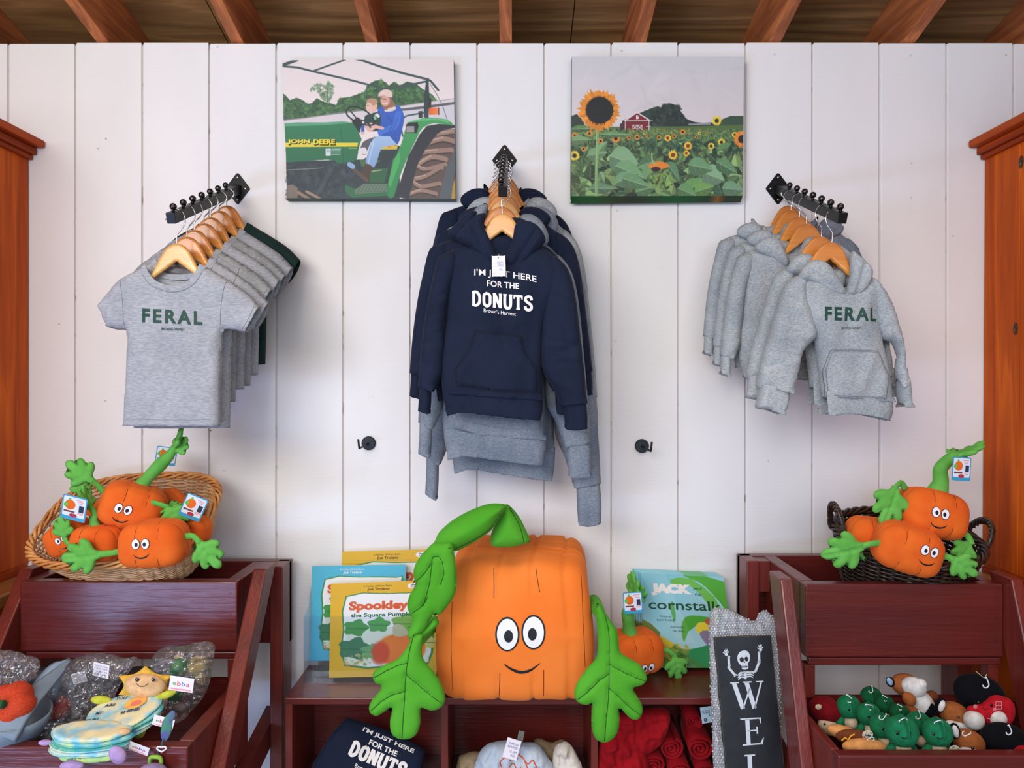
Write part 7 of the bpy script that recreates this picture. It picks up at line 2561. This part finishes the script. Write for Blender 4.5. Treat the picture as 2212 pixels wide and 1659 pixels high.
def on_page(t, words, m, z=.0070, sz=.0085):
    b = MB()
    for (s_, x, y, sc_k, rot) in words:
        vs, fs = fit_text(s_, 0, sz * sc_k * len(s_) * .78, 0, sz * sc_k, off=.02, shear=.0)
        co, si = math.cos(rot), math.sin(rot)
        b.add([(x + a * co - c_ * si, y + a * si + c_ * co, z) for a, c_ in vs], fs)
    b.build('printed_words', m, t)
m_navy_ink = mat('navy_ink', (28, 62, 110), .7, var=.02)
on_page(sb, [('YOU', -.034, .036, 1.25, .0), ('ARE', -.048, .014, 1.2, .05), ('MY', -.056, -.010, 1.2, .0), ('SUN', -.066, -.034, 1.3, .06), ('SHINE', .004, -.020, 1.25, .22)], m_navy_ink)
b = MB()
vs, fs = disc2(.022, .018, .024, .022, 24)
b.add([(a, c_, .0066) for a, c_ in vs], fs)
b.build('printed_sun', mat('print_orange', (240, 160, 90), .8, col2=(240, 200, 100), nscale=60), sb)
b = MB()
vs, fs = disc2(.024, .016, .012, .010, 20)
b.add([(a, c_, .0069) for a, c_ in vs], fs)
b.build('printed_sun', mat('print_pinkish', (236, 130, 110), .8), sb)
s2 = cloth_book('cloth_book', 'lower teal and lilac cloth book resting on the front board of the left bin', 196, 1580, 1.585, 84, 42, 4, 0.10, .0, (c_page, c_aqua, c_teal), .011)
# hanging page
T = Toy('cloth_page_flap', 'green cloth page with small blue lettering folded over the front board', 184, 1627, 1.565, 'cloth book')
pl = [(126, 1612), (160, 1616), (200, 1614), (242, 1604), (244, 1630), (238, 1644), (200, 1648), (160, 1650), (136, 1646), (124, 1632)]
V, Fc = inflate(smooth_poly([T2(T, *q_) for q_ in pl], 3), .004, .008, .004, wr=.0008)
mbp = MB().add(V, Fc)
mbp.build('page_cloth', cloth_colour('green_meadow', (120, 200, 150), (206, 226, 130)), T.t, smooth=True)
bvp = mbp.bvh()
for k, s_ in enumerate(('and the itsy bitsy spid', 'went up the spout AG')):
    a, b_ = T2(T, 146, 1632 + k * 9), T2(T, 240, 1618 + k * 9)
    vs, fs = fit_text(s_, a[0], b_[0], a[1], a[1] + .0046, off=.01, rot=(b_[1] - a[1]) / (b_[0] - a[0]))
    decal('printed_line', [(vs, fs)], bvp, m_navy_ink, T.t, off=.0006, cut=.01)
T.ell('foot', 254, 1631, 17, 21, plush('lilac_plush', (186, 156, 206)), dD=-.006, ry=11, rot=-.7)
T.ell('foot', 155, 1655, 26, 12, plush('lilac_plush', (186, 156, 206)), dD=-.008, ry=11)
T.ell('foot', 98, 1604, 15, 6, plush('lilac_plush', (186, 156, 206)), dD=.02, ry=7)
T.ell('foot', 268, 1580, 14, 7, q_peach, dD=-.008, ry=7)

# brand swing tags
def ebba(label, x, y, D, w, h, rot):
    t = thing('swing_tag', label, 'tag', P(x, y, D), rot)
    MB().box(-w / 2, w / 2, -.0003, .0003, -h / 2, h / 2).build('tag_card', m_card, t, bevel=.0)
    cols = [(90, 170, 80), (210, 80, 70), (60, 120, 190), (206, 90, 130)]
    for i, ch in enumerate('ebba'):
        x0_ = -w * .36 + i * w * .185
        vs, fs = fit_text(ch, x0_, x0_ + w * .15, -h * .12, h * .20 if ch in 'bb' else h * .20, off=.01)
        MB().add([(a, -.0006, c_) for a, c_ in vs], fs).build('tag_letter', mat('letter_%d' % i, cols[i], .5, var=.02), t)
    MB().box(-w * .42, w * .42, -.0006, -.0004, -h * .42, -h * .32).build('tag_stripe', mat('tag_rose', (230, 150, 160), .5), t)
ebba('white swing tag lettered ebba right of the sun toy, the upper of three', 392, 1478, 1.66, .054, .032, (0, .14, 0))
ebba('folded white swing tag lettered ebba beside the cloth sun book', 353, 1560, 1.60, .046, .022, (0, .28, 0))
ebba('white swing tag lettered ebba lying at the front board of the left bin', 300, 1617, 1.585, .044, .020, (0.2, .36, 0))
# ribbon, teething ring and lime loop hanging over the corner
T = Toy('ribbon_toy', 'green patterned ribbon toy with a white heart ring hanging at the bin corner', 358, 1580, 1.60, 'toy')
T.ell('leaf', 360, 1572, 12, 30, cloth_colour('jungle_print', (60, 150, 80), (90, 90, 150)), rot=.2, ry=4)
T.ell('leaf', 370, 1548, 8, 14, cloth_colour('jungle_print', (60, 150, 80), (90, 90, 150)), rot=.4, ry=4)
T.lines('cord', [[(352, 1596), (350, 1606), (350, 1614)], [(341, 1622), (338, 1634)]], mat('teal_cord', (40, 110, 120), .8), -.006, 1.2)
hr_ = []
for k in range(25):
    a = 2 * PI * k / 24
    x = 16 * math.sin(a) ** 3
    y = 13 * math.cos(a) - 5 * math.cos(2 * a) - 2 * math.cos(3 * a) - math.cos(4 * a)
    hr_.append((349 + x * .62, 1618 - y * .42))
T.lines('heart_ring', [hr_], m_card, -.010, 1.8)
T.lines('lime_loop', [[(324, 1656), (324, 1638), (334, 1635), (346, 1638), (348, 1655)]], plush('lime_ribbon', (150, 200, 80)), -.012, 4.5)
T = Toy('fuzzy_toy', 'fuzzy lilac toy whose top peeks in at the bottom edge under the lime loop', 330, 1668, 1.57)
T.ell('fuzzy_body', 330, 1670, 32, 20, plush('fuzz_lilac', (150, 130, 170)), ry=20)
# toys inside the tall bag
T = Toy('yellow_plush', 'pale yellow plush creature inside the tall clear bag', 425, 1442, 1.88)
T.ell('body', 425, 1436, 26, 18, plush('pale_yellow_plush', (226, 196, 120)), rot=-.3)
T.ell('leg', 432, 1462, 11, 18, plush('pale_yellow_plush', (226, 196, 120)), rot=-.4)
T.ell('ear', 385, 1420, 10, 6, plush('pale_yellow_plush', (226, 196, 120)))
T = Toy('green_leaf_plush', 'green and lilac leafy cloth toy inside the tall clear bag', 385, 1460, 1.86)
T.ell('body', 386, 1446, 18, 24, cloth_colour('jungle_leaf', (60, 140, 80), (40, 110, 70)), rot=.2)
T.ell('wing', 352, 1438, 20, 16, plush('grey_lilac', (170, 160, 180)), rot=-.4, dD=.02)
T.ell('tail', 378, 1500, 16, 30, cloth_colour('jungle_leaf', (60, 140, 80), (40, 110, 70)), rot=.7, dD=-.03)
T.ell('nose', 388, 1528, 15, 11, plush('mouse_grey', (128, 116, 112)), dD=-.06)
T.ell('foot', 352, 1522, 8, 16, plush('dusty_pink', (186, 150, 150)), rot=.5, dD=-.07)

# ------------------------------------------------------------------ cubby contents
T0 = thing('folded_hoodie', 'folded navy hoodie with white donuts lettering in the left cubby, tilted', 'hoodie', P(815, 1640, 2.06), (-0.5, 0.42, 0))
V, Fc = inflate(smooth_poly([(-.125, .065, 1), (.02, .078), (.115, .07, 1), (.13, .0), (.125, -.12), (-.13, -.12), (-.15, -.02)], 4), .022, .03, .006, wr=.003, wrs=6, seed=3)
mbf = MB().add(V, Fc)
mbf.build('folded_fleece', f_navy, T0, smooth=True)
bf = mbf.bvh()
vs, fs = fit_text("I'M JUST HERE", -.070, .085, .046, .060, off=.03)
vs2, fs2 = fit_text('FOR THE', -.040, .045, .024, .038, off=.03)
decal('printed_words', [(vs, fs), (vs2, fs2)], bf, f_ink, T0, off=.001, cut=.02)
decal('printed_name', slab_text('DONUTS', -.082, .085, -.018, .018, .0095, lambda u: 0), bf, f_ink, T0, off=.001, cut=.02)
vs, fs = fit_text("Brown's Harvest", -.050, .050, -.040, -.030, off=.012)
decal('printed_line', [(vs, fs)], bf, f_ink, T0, off=.001, cut=.02)
T = Toy('folded_garment', 'dark navy folded garment under the tilted one in the left cubby', 740, 1665, 2.10, 'clothing')
T.ell('fleece', 745, 1668, 60, 26, f_navy, ry=60, rot=.2)

f_cream = fabric('cream_cotton', (214, 204, 190), (224, 214, 200), .05)
f_tan = fabric('tan_cotton', (150, 128, 98), (164, 142, 110), .05)
f_pbl = fabric('pale_blue_cotton', (176, 190, 204), (196, 206, 214), .05)
def crumple(label, pts, D, m, seed, T_=.03, name='shirt', dy=0.0):
    cx_, cy_ = sum(p_[0] for p_ in pts) / len(pts), sum(p_[1] for p_ in pts) / len(pts)
    c = P(cx_, cy_, D)
    t = thing(name, label, 'shirt', c)
    rs = random.Random(seed)
    pl = [(P(a, b, D).x - c.x, P(a, b, D).z - c.z) for a, b in pts]
    xs_, zs_ = [q_[0] for q_ in pl], [q_[1] for q_ in pl]
    fo = []
    for k in range(14):
        a = (rs.uniform(min(xs_), max(xs_)), rs.uniform(min(zs_), max(zs_)))
        an = rs.uniform(0, PI)
        fo.append((a[0], a[1], a[0] + .06 * math.cos(an), a[1] + .06 * math.sin(an), rs.choice((-1, 1)) * .006, .006))
    V, Fc = inflate(smooth_poly(pl, 4), T_, .03, .0035, folds=fo, wr=.004, wrs=12, seed=seed)
    mb = MB().add(V, Fc)
    mb.build('crumpled_cloth', m, t, smooth=True)
    return t, mb.bvh(), c
crumple('tan crumpled shirt at the back left of the middle cubby pile', [(990, 1640), (1000, 1632), (1030, 1625), (1060, 1640), (1060, 1700), (985, 1700)], 2.08, f_tan, 3)
crumple('olive tan crumpled shirt sticking up behind in the middle cubby pile', [(1150, 1610), (1168, 1598), (1190, 1606), (1215, 1600), (1235, 1612), (1250, 1640), (1250, 1700), (1150, 1700)], 2.10, f_tan, 5)
crumple('cream crumpled shirt at the right of the middle cubby pile', [(1195, 1625), (1215, 1604), (1232, 1608), (1245, 1630), (1258, 1660), (1250, 1700), (1200, 1700)], 2.04, f_cream, 8, .02)
t_, bvc, cc_ = crumple('pale grey-blue crumpled t-shirt with an orange outline print, in the middle cubby', [(1030, 1640), (1050, 1612), (1075, 1604), (1105, 1602), (1135, 1606), (1165, 1612), (1185, 1640), (1205, 1668), (1200, 1710), (1030, 1710)], 2.03, f_pbl, 6, .035)
def cq(x, y):
    v = P(x, y, 2.0) - cc_
    return (v.x, v.z)
ln_ = [[(1085, 1660), (1080, 1645), (1090, 1634), (1105, 1632), (1118, 1640)], [(1100, 1640), (1112, 1630), (1128, 1636), (1140, 1648), (1150, 1640), (1160, 1655)], [(1100, 1655), (1108, 1648), (1116, 1660)], [(1124, 1652), (1124, 1664)], [(1132, 1640), (1142, 1662)]]
decal('orange_print', [strip([cq(*q_) for q_ in l_], .0028, n=5) for l_ in ln_], bvc, mat('orange_print_ink', (214, 76, 30), .6), t_, off=.0015, cut=.006)
pts = [(1150 + 22 * math.cos(a), 1636 + 20 * math.sin(a)) for a in [PI * k / 10 * 1.1 - .4 for k in range(11)]]
T = Toy('price_tag', 'white price tag with handwriting on the pale shirt in the middle cubby', 1106, 1618, 1.96, 'tag')
T.t.rotation_euler = (-.2, .30, 0)
MB().box(-.019, .019, -.0004, .0004, -.025, .025).build('tag_card', m_card, T.t, bevel=.0)
b = MB()
for s_, x0_, x1_, z in (('PUMPKIN', -.013, .013, .010), ('KINDNESS', -.013, .014, .002), ('12-18M', -.004, .014, -.009), ('$22', .0, .012, -.018)):
    vs, fs = fit_text(s_, x0_, x1_, z, z + .0055)
    b.add([(a, -.0008, c_) for a, c_ in vs], fs)
b.build('handwriting', m_pen, T.t)
T = Toy('neck_label', 'small grey woven neck label standing above the price tag in the middle cubby', 1125, 1590, 2.02, 'label')
T.t.rotation_euler = (0, .2, 0)
MB().box(-.008, .008, -.0006, .0006, -.014, .014).build('woven_label', mat('grey_woven', (120, 116, 112), .8), T.t)

# red rolled garments
f_red = fabric('red_fleece', (132, 10, 20), (156, 16, 26), .05)
def roll(label, px, py, D, r, L_=.14, turns=3.2, m=f_red, seed=0):
    t = thing('rolled_garment', label, 'clothing', P(px, py, D), (0.12, 0, 0), group='rolled red garments in the right cubby')
    n = 70
    vs, fs = [], []
    rs = random.Random(seed)
    for i in range(n):
        f = i / (n - 1)
        a = f * turns * 2 * PI + seed
        rr = r * (.10 + .90 * f) * (1 + .04 * math.sin(3 * a))
        for (dr, y) in ((0, 0.003 * math.sin(a * 2)), (-r * .10, -0.004), (-r * .20, .003), (-r * .20, L_), (0, L_)):
            q_ = max(.001, rr + dr)
            vs.append((q_ * math.cos(a), y, q_ * math.sin(a) * .9))
    for i in range(n - 1):
        for k in range(5):
            j = (k + 1) % 5
            fs.append((i * 5 + k, i * 5 + j, (i + 1) * 5 + j, (i + 1) * 5 + k))
    MB().add(vs, fs).build('fleece_roll', m, t, smooth=True)
    return t
for k, (x, y, D, r, lab) in enumerate(((1450, 1618, 2.05, .036, 'rolled red garment, left one of the two front rolls with clear spirals'), (1512, 1618, 2.04, .041, 'larger rolled red garment beside the bubble wrap in the right cubby'),
                                       (1412, 1655, 2.04, .036, 'rolled red garment low at the left of the right cubby'), (1470, 1668, 2.03, .034, 'rolled red garment at the bottom edge between the front rolls'), (1525, 1668, 2.03, .03, 'rolled red garment at the bottom edge beside the sign'), (1500, 1558, 2.08, .028, 'small rolled red garment on top at the right'))):
    roll(lab, x, y, D, r, seed=k)
crumple('red crumpled garment filling the upper left of the right cubby', [(1330, 1545), (1380, 1535), (1440, 1532), (1446, 1560), (1430, 1600), (1400, 1625), (1350, 1640), (1325, 1600)], 2.05, f_red, 12, .035)
crumple('red crumpled garment low behind the right leaf hand', [(1296, 1600), (1330, 1590), (1380, 1610), (1400, 1650), (1390, 1710), (1296, 1710)], 2.03, f_red, 14, .03)
T = Toy('size_tag', 'pale card tag lettered KIDS L hanging at the top right of the right cubby', 1527, 1544, 2.02, 'tag')
T.t.rotation_euler = (0, -.15, 0)
MB().box(-.016, .018, -.0004, .0004, -.022, .022).build('tag_card', mat('pale_blue_card', (170, 196, 214), .6), T.t)
b = MB()
for s_, x0_, x1_, z in (('KIDS', -.011, .009, .004), ('L', .006, .011, -.004)):
    vs, fs = fit_text(s_, x0_, x1_, z, z + .009)
    b.add([(a, -.0008, c_) for a, c_ in vs], fs)
b.build('tag_lettering', mat('dark_pen', (40, 50, 70), .6), T.t)
MB().lathe([(.0018, .001), (.0048, .001), (.0048, 0)], 16, M=mat4((-.006, 0, -.013), (PI / 2, 0, 0))).build('eyelet', mat('eyelet_grey', (60, 66, 76), .5), T.t)
